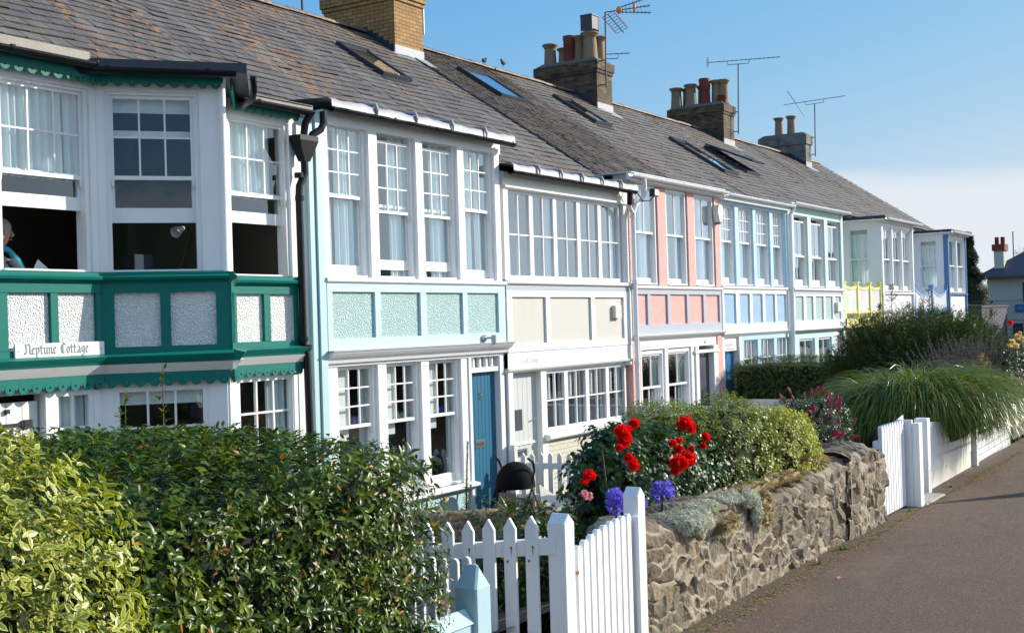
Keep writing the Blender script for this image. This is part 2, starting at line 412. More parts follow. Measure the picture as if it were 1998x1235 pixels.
m, t, out = newmat('asphalt')
p = N(t, 'ShaderNodeBsdfPrincipled', Roughness=0.85)
v = N(t, 'ShaderNodeTexVoronoi', Scale=190); tc = t.nodes.new('ShaderNodeTexCoord'); L(t, tc.outputs['Object'], v.inputs['Vector'])
c = ramp(t, v.outputs['Color'], [(0.0, (0.035, 0.021, 0.013)), (1.0, (0.36, 0.22, 0.13)), (0.6, (0.115, 0.070, 0.043))])
c = mix(t, ramp(t, noise(t, 1.1, 6, 0.65), [(0.35, (0,) * 3), (0.75, (0.6,) * 3)]), c, (0.075, 0.052, 0.038))
c = mix(t, ramp(t, noise(t, 90, 3, 0.6), [(0.66, (0,) * 3), (0.70, (0.8,) * 3)]), c, (0.30, 0.22, 0.17))
ve = N(t, 'ShaderNodeTexVoronoi', Scale=0.55); ve.feature = 'DISTANCE_TO_EDGE'
wv = t.nodes.new('ShaderNodeVectorMath'); wv.operation = 'MULTIPLY_ADD'; nzc = N(t, 'ShaderNodeTexNoise', Scale=2.2, Detail=6); L(t, tc.outputs['Object'], nzc.inputs['Vector'])
L(t, nzc.outputs['Color'], wv.inputs[0]); wv.inputs[1].default_value = (.9, .9, 0); L(t, tc.outputs['Object'], wv.inputs[2]); L(t, wv.outputs[0], ve.inputs['Vector'])
crk = N(t, 'ShaderNodeMath'); crk.operation = 'MULTIPLY'
L(t, ramp(t, ve.outputs['Distance'], [(0.0, (1,) * 3), (0.006, (0,) * 3)]), crk.inputs[0]); L(t, ramp(t, noise(t, .5, 3), [(0.48, (0,) * 3), (0.56, (.7,) * 3)]), crk.inputs[1])
c = mix(t, crk.outputs[0], c, (0.035, 0.028, 0.024))
c = mix(t, ramp(t, noise(t, 2.6, 5, 0.7, sc=(.35, 1, 1)), [(0.55, (0,) * 3), (0.72, (.35,) * 3)]), c, (0.23, 0.165, 0.12))
L(t, c, p.inputs['Base Color'])
L(t, bump(t, v.outputs['Distance'], 0.8, 0.006), p.inputs['Normal'])
L(t, p.outputs[0], out.inputs[0])

m, t, out = newmat('sea')
p = N(t, 'ShaderNodeBsdfPrincipled', Roughness=0.25); p.inputs['Base Color'].default_value = (0.10, 0.14, 0.14, 1)
L(t, bump(t, noise(t, 0.8, 6, 0.7), 0.6, 0.3), p.inputs['Normal']); L(t, p.outputs[0], out.inputs[0])
plain('shingle', (0.30, 0.24, 0.17), 0.9, var=0.3, scale=30, bmp=0.5)
plain('rough_grass', (0.08, 0.10, 0.03), 0.95, var=0.4, scale=6, bmp=0.5)

# ------------------------------------------------------------ mesh helpers
class Fr:
    """a facade frame: u along, v into the building, z up"""
    def __init__(s, x=0, y=0, a=0): s.x, s.y, s.c, s.s, s.a = x, y, math.cos(a), math.sin(a), a
    def __call__(s, u, v, z): return (s.x + u * s.c - v * s.s, s.y + u * s.s + v * s.c, z)
F0 = Fr()
class MB:
    def __init__(s, fr=F0): s.v, s.f, s.mi, s.fr, s.cur, s.mats, s.sm = [], [], [], fr, 0, [], []
    def mat(s, name):
        if name not in s.mats: s.mats.append(name)
        s.cur = s.mats.index(name); return s
    def add(s, pts, faces, world=False, smooth=False):
        b = len(s.v)
        s.v += [tuple(p) if world else s.fr(*p) for p in pts]
        s.f += [tuple(b + i for i in f) for f in faces]
        s.mi += [s.cur] * len(faces); s.sm += [smooth] * len(faces)
        return s
    def box(s, a0, a1, b0, b1, c0, c1):
        p = [(x, y, z) for z in (c0, c1) for y in (b0, b1) for x in (a0, a1)]
        return s.add(p, [(0, 2, 3, 1), (4, 5, 7, 6), (0, 1, 5, 4), (2, 6, 7, 3), (0, 4, 6, 2), (1, 3, 7, 5)])
    def prism(s, poly, v0, v1):          # poly in (u,z), extruded along v
        n = len(poly)
        p = [(u, v0, z) for u, z in poly] + [(u, v1, z) for u, z in poly]
        return s.add(p, [tuple(range(n)), tuple(range(2 * n - 1, n - 1, -1))] + [(i, i + n, (i + 1) % n + n, (i + 1) % n) for i in range(n)])
    def sweep(s, prof, u0, u1, closed=True, du0=0, du1=0):   # profile in (v,z), extruded along u; du*: mitre slope in v
        n = len(prof)
        p = [(u0 + du0 * v, v, z) for v, z in prof] + [(u1 + du1 * v, v, z) for v, z in prof]
        k = n if closed else n - 1
        fs = [(i, (i + 1) % n, (i + 1) % n + n, i + n) for i in range(k)]
        if closed: fs += [tuple(range(n - 1, -1, -1)), tuple(range(n, 2 * n))]
        return s.add(p, fs)
    def tube(s, pts, r, n=8, r2=None, cap=True):
        pts = [Vector(s.fr(*p)) for p in pts]
        rings = []; m_ = len(pts); a = None
        for i, p in enumerate(pts):
            d = (pts[min(i + 1, m_ - 1)] - pts[max(i - 1, 0)]).normalized()
            if a is None:
                a = d.cross(Vector((0, 0, 1)))
                if a.length < 0.05: a = d.cross(Vector((1, 0, 0)))
            else:
                a = a - d * a.dot(d)
                if a.length < 1e-4: a = d.cross(Vector((0.3, 1, 0.1)))
            a = a.normalized(); b = d.cross(a)
            rr = r if r2 is None else r + (r2 - r) * i / (m_ - 1)
            if isinstance(r, (list, tuple)): rr = r[i]
            rings.append([p + (a * math.cos(2 * math.pi * k / n) + b * math.sin(2 * math.pi * k / n)) * rr for k in range(n)])
        v = [q for ring in rings for q in ring]
        f = [(i * n + k, i * n + (k + 1) % n, (i + 1) * n + (k + 1) % n, (i + 1) * n + k) for i in range(m_ - 1) for k in range(n)]
        s.add(v, f, True, True)
        if cap: s.add(rings[0], [tuple(range(n))], True); s.add(rings[-1], [tuple(range(n - 1, -1, -1))], True)
        return s
    def lathe(s, cx, cy, prof, n=16, cap=True):   # prof [(r,z)]
        c = s.fr(cx, cy, 0)
        v = [(c[0] + r * math.cos(2 * math.pi * k / n), c[1] + r * math.sin(2 * math.pi * k / n), z) for r, z in prof for k in range(n)]
        f = [(i * n + k, i * n + (k + 1) % n, (i + 1) * n + (k + 1) % n, (i + 1) * n + k) for i in range(len(prof) - 1) for k in range(n)]
        s.add(v, f, True, True)
        if cap: s.add(v[-n:], [tuple(range(n))], True)
        return s
    def ball(s, c, r, n=8, w=None):
        if not isinstance(r, tuple): r = (r, r, r)
        c = c if w else s.fr(*c)
        v = []; k = n * 2
        for i in range(n + 1):
            th = math.pi * i / n
            for j in range(k):
                ph = 2 * math.pi * j / k
                v.append((c[0] + r[0] * math.sin(th) * math.cos(ph), c[1] + r[1] * math.sin(th) * math.sin(ph), c[2] + r[2] * math.cos(th)))
        f = [(i * k + j, (i + 1) * k + j, (i + 1) * k + (j + 1) % k, i * k + (j + 1) % k) for i in range(n) for j in range(k)]
        return s.add(v, f, True, True)
    def build(s, name, mat=None, parent=None, bevel=0):
        me = bpy.data.meshes.new(name)
        me.from_pydata(s.v, [], s.f)
        names = s.mats or [mat]
        for n_ in names: me.materials.append(MAT[n_])
        me.polygons.foreach_set('material_index', s.mi)
        me.polygons.foreach_set('use_smooth', s.sm)
        bm = bmesh.new(); bm.from_mesh(me)
        if 'glass' not in names: bmesh.ops.recalc_face_normals(bm, faces=bm.faces)
        if bevel:
            bmesh.ops.remove_doubles(bm, verts=bm.verts, dist=1e-5)
            bmesh.ops.bevel(bm, geom=[e for e in bm.edges if len(e.link_faces) == 2 and e.calc_face_angle(0) > 0.6], offset=bevel, segments=1, affect='EDGES', clamp_overlap=True)
        bm.to_mesh(me); bm.free()
        o = bpy.data.objects.new(name, me); COL.objects.link(o)
        if parent is not None: o.parent = parent; o.matrix_parent_inverse = Matrix.Translation(-parent_loc(parent))
        return o
def parent_loc(o):
    return Vector(o.location) if o.parent is None else Vector((0, 0, 0))
def tag(o, label=None, cat=None, group=None, kind=None):
    if label: o['label'] = label
    if cat: o['category'] = cat
    if group: o['group'] = group
    if kind: o['kind'] = kind
    return o
def thing(name, label, cat, loc=(0, 0, 0), group=None):
    o = bpy.data.objects.new(name, None); COL.objects.link(o); o.location = loc
    o.empty_display_size = 0.2
    return tag(o, label, cat, group)

# ------------------------------------------------------------ ground, path, sea
def sheet(name, pts, faces, mat, kind='structure'):
    me = bpy.data.meshes.new(name); me.from_pydata(pts, [], faces); me.materials.append(MAT[mat]); me.update()
    o = bpy.data.objects.new(name, me); COL.objects.link(o); o['kind'] = kind
    return o
sheet('ground', [(-400, -34, -0.004), (3000, -34, -0.004), (3000, 3000, -0.004), (-400, 3000, -0.004)], [(0, 1, 2, 3)], 'rough_grass')
sheet('sea', [(-3000, -3000, -0.9), (3000, -3000, -0.9), (3000, -30, -0.9), (-3000, -30, -0.9)], [(0, 1, 2, 3)], 'sea')
sheet('beach', [(-60, -34, -1.0), (400, -34, -1.0), (400, -16, 1.04), (-60, -16, 1.04)], [(0, 1, 2, 3)], 'shingle')
MBp = MB(); MBp.mat('asphalt').box(-30, 300, -16, -6.9, 0.2, 1.05)
tag(MBp.build('path'), kind='structure')
# garden soil falls from the promenade to the cottages
gp, gf = [], []
xs = np.linspace(-6, 48, 110); ys = np.linspace(-6.9, 0.3, 26)
for i, x in enumerate(xs):
    for j, y in enumerate(ys):
        k = (y + 6.9) / 6.9
        gp.append((x, y, 1.38 * max(0, 1 - k * 1.25) ** 1.1 + 0.012 + 0.02 * math.sin(x * 5.1 + y * 3) * (1 if 0 < j < 25 else 0)))
for i in range(109):
    for j in range(25):
        a = i * 26 + j; gf.append((a, a + 26, a + 27, a + 1))
sheet('garden_soil', gp, gf, 'soil')
# ------------------------------------------------------------ building elements
RSL = 0.665
def rz(y): return 8.68 - RSL * (5.5 - y)
def sash(parent, fr, u0, u1, z0, z1, zm, nx=1, nz=1, lnx=1, lnz=1, up=None, lo=None, mat='white_paint', curtain=None, fw=0.05, vin=0.03, bot=0.10, rev=0.0, label=None):
    """sliding sash window: casing, upper and lower sash with bars, glass, optional curtain"""
    w = MB(fr).mat(mat)
    w.box(u0, u0 + fw, vin, vin + 0.15, z0, z1); w.box(u1 - fw, u1, vin, vin + 0.15, z0, z1)
    w.box(u0 + fw, u1 - fw, vin + 0.002, vin + 0.148, z1 - fw, z1); w.box(u0 + fw, u1 - fw, vin - 0.02, vin + 0.148, z0, z0 + 0.03)
    wo_ = w.build('window', parent=parent)
    if label: wo_['label'] = label
    a, b = u0 + fw, u1 - fw
    def one(name, za, zb, v, nx, nz, brail, trail, horn):
        q = MB(fr).mat(mat); s_ = 0.035
        q.box(a, a + s_, v, v + 0.035, za, zb); q.box(b - s_, b, v, v + 0.035, za, zb)
        q.box(a + s_, b - s_, v + 0.001, v + 0.034, za, za + brail); q.box(a + s_, b - s_, v + 0.001, v + 0.034, zb - trail, zb)
        ia, ib, ja, jb = a + s_, b - s_, za + brail, zb - trail
        for k in range(1, nx):
            c = ia + (ib - ia) * k / nx; q.box(c - 0.009, c + 0.009, v + 0.004, v + 0.028, ja, jb)
        for k in range(1, nz):
            c = ja + (jb - ja) * k / nz; q.box(ia, ib, v + 0.006, v + 0.026, c - 0.009, c + 0.009)
        if horn:
            for e in (a, b - s_): q.prism([(e, za), (e + s_, za), (e + s_ * 0.8, za - 0.06), (e + s_ * 0.5, za - 0.075), (e + s_ * 0.2, za - 0.06)], v + 0.002, v + 0.033)
        q.build(name, parent=wo_)
        return (ia, ib, v + 0.017, ja, jb)
    uz = up or (zm, z1 - fw); lz = lo or (z0 + 0.03, zm + 0.04)
    g = [one('upper_sash', uz[0], uz[1], vin + 0.03, nx, nz, 0.04, 0.035, True),
         one('lower_sash', lz[0], lz[1], vin + 0.075, lnx, lnz, bot, 0.04, False)]
    q = MB(fr).mat('glass')
    for ia, ib, v, ja, jb in g: q.add([(ia, v, ja), (ib, v, ja), (ib, v, jb), (ia, v, jb)], [(0, 1, 2, 3)])
    q.build('pane', parent=wo_)
    if curtain: drape(wo_, fr, a, b, z0 + 0.02, z1 - 0.03, vin + 0.145, curtain)
    return wo_
def casement(parent, fr, u0, u1, z0, z1, nx=2, nz=2, mat='white_paint', curtain=None, fw=0.055, vin=0.04):
    w = MB(fr).mat(mat)
    w.box(u0, u0 + fw, vin, vin + 0.06, z0, z1); w.box(u1 - fw, u1, vin, vin + 0.06, z0, z1)
    w.box(u0 + fw, u1 - fw, vin + 0.001, vin + 0.059, z0, z0 + fw * 1.2); w.box(u0 + fw, u1 - fw, vin + 0.001, vin + 0.059, z1 - fw, z1)
    a, b, c, d = u0 + fw, u1 - fw, z0 + fw * 1.2, z1 - fw
    for k in range(1, nx):
        e = a + (b - a) * k / nx; w.box(e - 0.011, e + 0.011, vin + 0.01, vin + 0.05, c, d)
    for k in range(1, nz):
        e = c + (d - c) * k / nz; w.box(a, b, vin + 0.012, vin + 0.048, e - 0.011, e + 0.011)
    wo_ = w.build('window', parent=parent)
    MB(fr).mat('glass').add([(a, vin + 0.03, c), (b, vin + 0.03, c), (b, vin + 0.03, d), (a, vin + 0.03, d)], [(0, 1, 2, 3)]).build('pane', parent=wo_)
    if curtain: drape(wo_, fr, a, b, z0, z1, vin + 0.10, curtain)
    return wo_
def drape(parent, fr, a, b, z0, z1, v, spec):
    """spec: list of (from, to, top, bottom) fractions of the opening, hung as pleated cloth; kind 'blind' is flat"""
    for s_ in spec:
        k0, k1, t0, t1 = s_[:4]
        kind = s_[4] if len(s_) > 4 else 'curtain'
        n = max(3, int((k1 - k0) * (b - a) / 0.012)); pts, fs = [], []
        ph = random.random() * 6
        for i in range(n + 1):
            u = a + (b - a) * (k0 + (k1 - k0) * i / n)
            off = 0 if kind == 'blind' else 0.022 * math.sin(ph + u * 75) + 0.012 * math.sin(u * 31)
            pts += [(u, v + off, z1 - (z1 - z0) * t0), (u + (0.01 if kind != 'blind' else 0), v + off * 1.4, z1 - (z1 - z0) * t1)]
        for i in range(n): fs.append((2 * i, 2 * i + 2, 2 * i + 3, 2 * i + 1))
        MB(fr).mat('blind' if kind == 'blind' else 'curtain').add(pts, fs, smooth=True).build('blind' if kind == 'blind' else 'curtain', parent=parent)
CN = [(0, 1, 0, 1)]
def room(parent, fr, u0, u1, v0, v1, z0, z1, mat='room_wall'):
    q = MB(fr).mat(mat)
    q.box(u0, u1, v1, v1 + 0.1, z0, z1); q.box(u0 - 0.06, u0, v0, v1, z0, z1); q.box(u1, u1 + 0.06, v0, v1, z0, z1)
    q.box(u0, u1, v0, v1, z1, z1 + 0.06); q.box(u0, u1, v0, v1, z0 - 0.06, z0)
    return q.build('room', parent=parent)
def wall_with_holes(parent, fr, u0, u1, z0, z1, holes, v0, v1, mat, name='wall'):
    """rectangular holes (ua,ub,za,zb), sorted along u and not overlapping"""
    q = MB(fr).mat(mat); u = u0
    for ua, ub, za, zb in sorted(holes):
        if ua > u + 1e-4: q.box(u, ua, v0, v1, z0, z1)
        if za > z0: q.box(ua, ub, v0, v1, z0, za)
        if zb < z1: q.box(ua, ub, v0, v1, zb, z1)
        u = ub
    if u < u1 - 1e-4: q.box(u, u1, v0, v1, z0, z1)
    return q.build(name, parent=parent)
def half_gutter(parent, fr, u0, u1, v, z, mat, r=0.058, brackets=True, name='gutter'):
    q = MB(fr).mat(mat); n = 9
    outer = [(v + r * math.cos(math.pi + math.pi * k / n), z + r * math.sin(math.pi + math.pi * k / n)) for k in range(n + 1)]
    inner = [(v + (r - 0.006) * math.cos(math.pi + math.pi * k / n), z + (r - 0.006) * math.sin(math.pi + math.pi * k / n)) for k in range(n, -1, -1)]
    q.sweep(outer + inner, u0, u1)
    if brackets:
        u = u0 + 0.25
        while u < u1:
            r2 = r + 0.006
            o2 = [(v + r2 * math.cos(math.pi + math.pi * k / n), z + 0.004 + r2 * math.sin(math.pi + math.pi * k / n)) for k in range(n + 1)]
            q.sweep(o2 + [(v + r2, z + 0.012), (v - r2, z + 0.012)], u - 0.02, u + 0.02); u += 0.95
    return q.build(name, parent=parent)
def slates(parent, x0, x1, y0, y1, mat, gauge=0.2, width=0.26, seed=1, name='roof', thick=0.011):
    """real overlapping slates on the front slope, underlay and rear slope"""
    rg = np.random.default_rng(seed)
    S = math.sqrt(1 + RSL ** 2); sl = (y1 - y0) * S
    rows = int(math.ceil(sl / gauge)); V, Fc, T = [], [], []
    dy, dz = 1 / S, RSL / S
    nx_, nz_ = -dz * 0 , 1
    ny, nzz = -RSL / S, 1 / S          # outward normal (0, ny, nzz)
    for r in range(rows + 1):
        s0 = r * gauge; s1 = min(s0 + gauge * 1.04, sl + 0.02)
        if s0 > sl: break
        off = (r % 2) * width / 2 + rg.normal() * 0.006
        k0 = int(math.floor((x0 - off) / width)) ; k1 = int(math.ceil((x1 - off) / width))
        for k in range(k0, k1):
            a = max(x0, off + k * width + 0.0055); b = min(x1, off + (k + 1) * width - 0.0055)
            if b - a < 0.02: continue
            j = rg.normal(0, 0.006); slip = -0.03 if rg.random() < 0.025 else 0
            t0, t1 = s0 + j + slip - abs(rg.normal(0, 0.003)), s0 + j + slip + rg.normal(0, 0.0025)
            h0 = thick + 0.006 + abs(rg.normal(0, 0.005)); h1 = h0 + rg.normal(0, 0.004); h2 = 0.003
            def P(x, s_, h):
                h = h + .010 * math.sin(x * .9 + s_ * .7 + seed) + .008 * math.sin(x * 2.3 - s_ * 1.1) + .010
                return (x, y0 + s_ * dy + h * ny, rz(y0) + s_ * dz + h * nzz)
            i = len(V)
            V += [P(a, t0, h0), P(b, t1, h1), P(b, s1, h2), P(a, s1, h2), P(a, t0, h0 - thick), P(b, t1, h1 - thick), P(b, s1, -0.004), P(a, s1, -0.004)]
            Fc += [(i, i + 1, i + 2, i + 3), (i + 4, i + 5, i + 1, i), (i + 4, i, i + 3, i + 7), (i + 1, i + 5, i + 6, i + 2)]
            tt = min(1, max(0, rg.beta(2.2, 2.6))); T += [tt] * 8
    i = len(V)
    def Q(x, y, h=0): return (x, y, rz(y) + h)
    V += [Q(x0, y0 - 0.0, -0.03), Q(x1, y0, -0.03), Q(x1, y1 + 0.0, -0.03), Q(x0, y1, -0.03), (x1, 2 * y1 - y0, rz(y0) - 0.03), (x0, 2 * y1 - y0, rz(y0) - 0.03)]
    Fc += [(i, i + 1, i + 2, i + 3), (i + 3, i + 2, i + 4, i + 5)]; T += [0.3] * 6
    me = bpy.data.meshes.new(name); me.from_pydata(V, [], Fc); me.materials.append(MAT[mat])
    at = me.attributes.new('tint', 'FLOAT', 'POINT'); at.data.foreach_set('value', np.array(T, dtype=np.float32))
    o = bpy.data.objects.new(name, me); COL.objects.link(o); o.parent = parent; o.matrix_parent_inverse = Matrix.Translation(-parent_loc(parent))
    # ridge tiles
    q = MB().mat(mat); x = x0
    while x < x1 - 0.05:
        e = min(x1, x + 0.45); yy, z = 5.5, rz(5.5) + 0.03
        jz = random.uniform(-0.006, 0.006)
        pr = [(yy + 0.13 * math.cos(t_), z - 0.03 + jz + 0.085 * math.sin(t_)) for t_ in np.linspace(0, math.pi, 9)]
        q.sweep(pr, x + 0.003, e - 0.003); x = e
    rd = q.build('ridge_tile', parent=o)
    return o
def skylight(parent, x0, x1, ya, yb, open_=0, name='skylight', blind=False):
    S = math.sqrt(1 + RSL ** 2)
    def P(x, y, h): return (x, y - RSL / S * h, rz(y) + h / S)
    q = MB().mat('dark_metal')
    def bar(xa, xb, y0, y1, h0, h1):
        p = [P(x, y, h) for h in (h0, h1) for y in (y0, y1) for x in (xa, xb)]
        q.add(p, [(0, 2, 3, 1), (4, 5, 7, 6), (0, 1, 5, 4), (2, 6, 7, 3), (0, 4, 6, 2), (1, 3, 7, 5)])
    bar(x0, x0 + 0.07, ya, yb, -0.02, 0.10); bar(x1 - 0.07, x1, ya, yb, -0.02, 0.10)
    bar(x0 + 0.07, x1 - 0.07, ya, ya + 0.07, -0.02, 0.095); bar(x0 + 0.07, x1 - 0.07, yb - 0.1, yb, -0.02, 0.11)
    bar(x0 - 0.05, x1 + 0.05, ya - 0.12, ya, 0.012, 0.026)
    bar(x0 + 0.07, x1 - 0.07, ya + 0.07, yb - 0.1, 0.0, 0.012)
    o = q.build(name, parent=parent)
    g = MB().mat('glass')
    if open_:
        hh = open_
        g.mat('dark_metal').add([P(x0, ya + 0.03, 0.10 + hh), P(x1, ya + 0.03, 0.10 + hh), P(x1, yb, 0.12), P(x0, yb, 0.12), P(x0, ya + 0.03, 0.15 + hh), P(x1, ya + 0.03, 0.15 + hh), P(x1, yb, 0.17), P(x0, yb, 0.17)],
                                [(0, 1, 2, 3), (4, 5, 6, 7), (0, 1, 5, 4), (1, 2, 6, 5), (2, 3, 7, 6), (3, 0, 4, 7)])
        g.build('open_casement', parent=o)
    else:
        g.add([P(x0 + 0.07, ya + 0.07, 0.075), P(x1 - 0.07, ya + 0.07, 0.075), P(x1 - 0.07, yb - 0.1, 0.085), P(x0 + 0.07, yb - 0.1, 0.085)], [(0, 1, 2, 3)])
        g.build('pane', parent=o)
        if blind: MB().mat('blind').add([P(x0 + 0.09, ya + 0.1, 0.04), P(x1 - 0.09, ya + 0.1, 0.04), P(x1 - 0.09, yb - 0.2, 0.04), P(x0 + 0.09, yb - 0.2, 0.04)], [(0, 1, 2, 3)]).build('blind', parent=o)
    return o
def chimney(parent, x0, x1, y0, y1, ztop, mat, pots, corbel=True, base='lead'):
    q = MB().mat(mat); zb = 7.4
    q.box(x0, x1, y0, y1, zb, ztop - 0.38)
    if corbel:
        q.box(x0 - 0.03, x1 + 0.03, y0 - 0.03, y1 + 0.03, ztop - 0.38, ztop - 0.30)
        q.box(x0 - 0.06, x1 + 0.06, y0 - 0.06, y1 + 0.06, ztop - 0.30, ztop - 0.08)
    else: q.box(x0 - 0.05, x1 + 0.05, y0 - 0.05, y1 + 0.05, ztop - 0.38, ztop - 0.05)
    q.mat('chimney_cement')
    a, b, c, d = x0 - 0.04, x1 + 0.04, y0 - 0.04, y1 + 0.04; zt = ztop - (0.08 if corbel else 0.05)
    p = [(a, c, zt), (b, c, zt), (b, d, zt), (a, d, zt), (a + .16, c + .16, zt + .12), (b - .16, c + .16, zt + .12), (b - .16, d - .16, zt + .12), (a + .16, d - .16, zt + .12)]
    q.add(p, [(0, 1, 5, 4), (1, 2, 6, 5), (2, 3, 7, 6), (3, 0, 4, 7), (4, 5, 6, 7)])
    o = q.build('chimney', parent=parent)
    # lead apron and stepped flashing; side lead coloured darker to imitate shade
    f = MB().mat(base)
    f.box(x0 - 0.012, x1 + 0.012, y0 - 0.012, y0 + 0.02, rz(y0) - 0.1, rz(y0) + 0.19)
    S = math.sqrt(1 + RSL ** 2)
    f.add([(x0 - .1, y0 - 0.28, rz(y0 - .28) + .025), (x1 + .1, y0 - 0.28, rz(y0 - .28) + .025), (x1 + .1, y0 - 0.005, rz(y0) + .035), (x0 - .1, y0 - .005, rz(y0) + .035)], [(0, 1, 2, 3)])
    f.mat('lead_dark'); y = y0 + 0.02
    while y < 5.4:
        f.box(x0 - 0.010, x0 + 0.01, y, y + 0.13, rz(y) - 0.05, rz(y) + 0.2); y += 0.13
    f.build('flashing', parent=o)
    for (px, py, h, r, mt, style) in pots:
        r *= 1.22; c = MB().mat(mt); z = zt + 0.06
        if style == 'roll':
            prof = [(r * 1.08, z), (r * 0.98, z + 0.1), (r * 0.86, z + h * .75), (r * 0.86, z + h * .84), (r * 0.98, z + h * .85), (r * 0.98, z + h * .89), (r * 1.0, z + h * .9), (r * 1.22, z + h * .93), (r * 1.26, z + h * .97), (r * 1.12, z + h), (r * 0.8, z + h), (r * 0.75, z + h * .9)]
        elif style == 'red':
            prof = [(r, z), (r * .95, z + h * .6), (r * 1.05, z + h * .62), (r * 1.0, z + h * .7), (r * 1.08, z + h * .72), (r * 1.0, z + h * .8), (r * 1.1, z + h * .9), (r * 1.1, z + h), (r * .8, z + h), (r * .8, z + h * .85)]
        else:
            prof = [(r * 1.05, z), (r * .92, z + h * .9), (r * 1.0, z + h * .92), (r * 1.0, z + h), (r * .8, z + h), (r * .8, z + h * .9)]
        c.lathe(px, py, prof, 18, cap=False); c.mat('black_iron').lathe(px, py, [(0.001, z + h * .86), (r * .8, z + h * .86)], 18, cap=False)
        c.build('chimney_pot', parent=o)
    return o
def panels(parent, fr, u0, u1, z0, z1, bounds, pmat, tmat, vt=-0.035, vb=0.0, topz=None, botz=None):
    """timber-framed band with inset panels; bounds = [(ua,ub)...]"""
    q = MB(fr).mat(tmat); tz = topz or z1; bz = botz or z0
    q.box(u0, u1, vt, 0.12, z1, tz + 0.001) if tz > z1 else None
    q.box(u0, u1, vt, 0.12, bz, z0) if bz < z0 else None
    u = u0
    for a, b in bounds:
        q.box(u, a, vt + 0.001, 0.12, z0, z1); u = b
    q.box(u, u1, vt + 0.001, 0.12, z0, z1)
    q.build('timber_frame', parent=parent, bevel=0.004)
    for a, b in bounds: MB(fr).mat(pmat).box(a - 0.002, b + 0.002, vb, 0.1, z0 - 0.002, z1 + 0.002).build('panel', parent=parent)
def mould(parent, fr, u0, u1, z, prof, mat, name='moulding', du0=0, du1=0):
    return MB(fr).mat(mat).sweep([(v, z + h) for v, h in prof], u0, u1, du0=du0, du1=du1).build(name, parent=parent)
def planks_door(parent, fr, u0, u1, z0, z1, mat, n=7, vin=0.10, letter=None, knob=None):
    q = MB(fr).mat(mat); w = (u1 - u0) / n
    for k in range(n): 
        a, b = u0 + k * w + 0.004, u0 + (k + 1) * w - 0.004
        q.box(a, b, vin, vin + 0.04, z0, z1)
    q.box(u0, u1, vin + 0.006, vin + 0.045, z0, z1)
    d = q.build('door', parent=parent)
    if letter:
        lu, lz, lw, lh = letter
        MB(fr).mat('steel').box(lu - lw / 2, lu + lw / 2, vin - 0.008, vin - 0.0005, lz - lh / 2, lz + lh / 2).mat('lead_dark').box(lu - lw * .36, lu + lw * .36, vin - 0.012, vin - 0.009, lz - lh * .28, lz + lh * .28).build('letter_plate', parent=d, bevel=0.002)
    if knob: MB(fr).mat('steel').tube([(knob[0], vin, knob[1]), (knob[0], vin - .05, knob[1]), (knob[0] - .08, vin - .055, knob[1])], 0.01).build('handle', parent=d)
    return d
def strokes(q, lines, o, sc, fr, v, nib=(0.12, 0.04), ang=40):
    """pen lettering: each polyline swept with a slanted broad nib, as thin raised paint"""
    ca, sa = math.cos(R_(ang)), math.sin(R_(ang))
    w, h = nib
    cor = [(-w / 2 * ca + h / 2 * sa, -w / 2 * sa - h / 2 * ca), (w / 2 * ca + h / 2 * sa, w / 2 * sa - h / 2 * ca), (w / 2 * ca - h / 2 * sa, w / 2 * sa + h / 2 * ca), (-w / 2 * ca - h / 2 * sa, -w / 2 * sa + h / 2 * ca)]
    eps = 0
    for ln in lines:
        for (x0, y0), (x1, y1) in zip(ln[:-1], ln[1:]):
            pts = [(x0 + a, y0 + b) for a, b in cor] + [(x1 + a, y1 + b) for a, b in cor]
            pts = sorted(set(pts)); 
            def hull(ps):
                r = []
                for p in ps:
                    while len(r) > 1 and (r[-1][0] - r[-2][0]) * (p[1] - r[-2][1]) - (r[-1][1] - r[-2][1]) * (p[0] - r[-2][0]) <= 0: r.pop()
                    r.append(p)
                return r
            hl = hull(pts)[:-1] + hull(pts[::-1])[:-1]
            eps += 1
            q.add([(o[0] + x * sc, v - 0.0001 * (eps % 9), o[1] + y * sc) for x, y in hl], [tuple(range(len(hl)))])
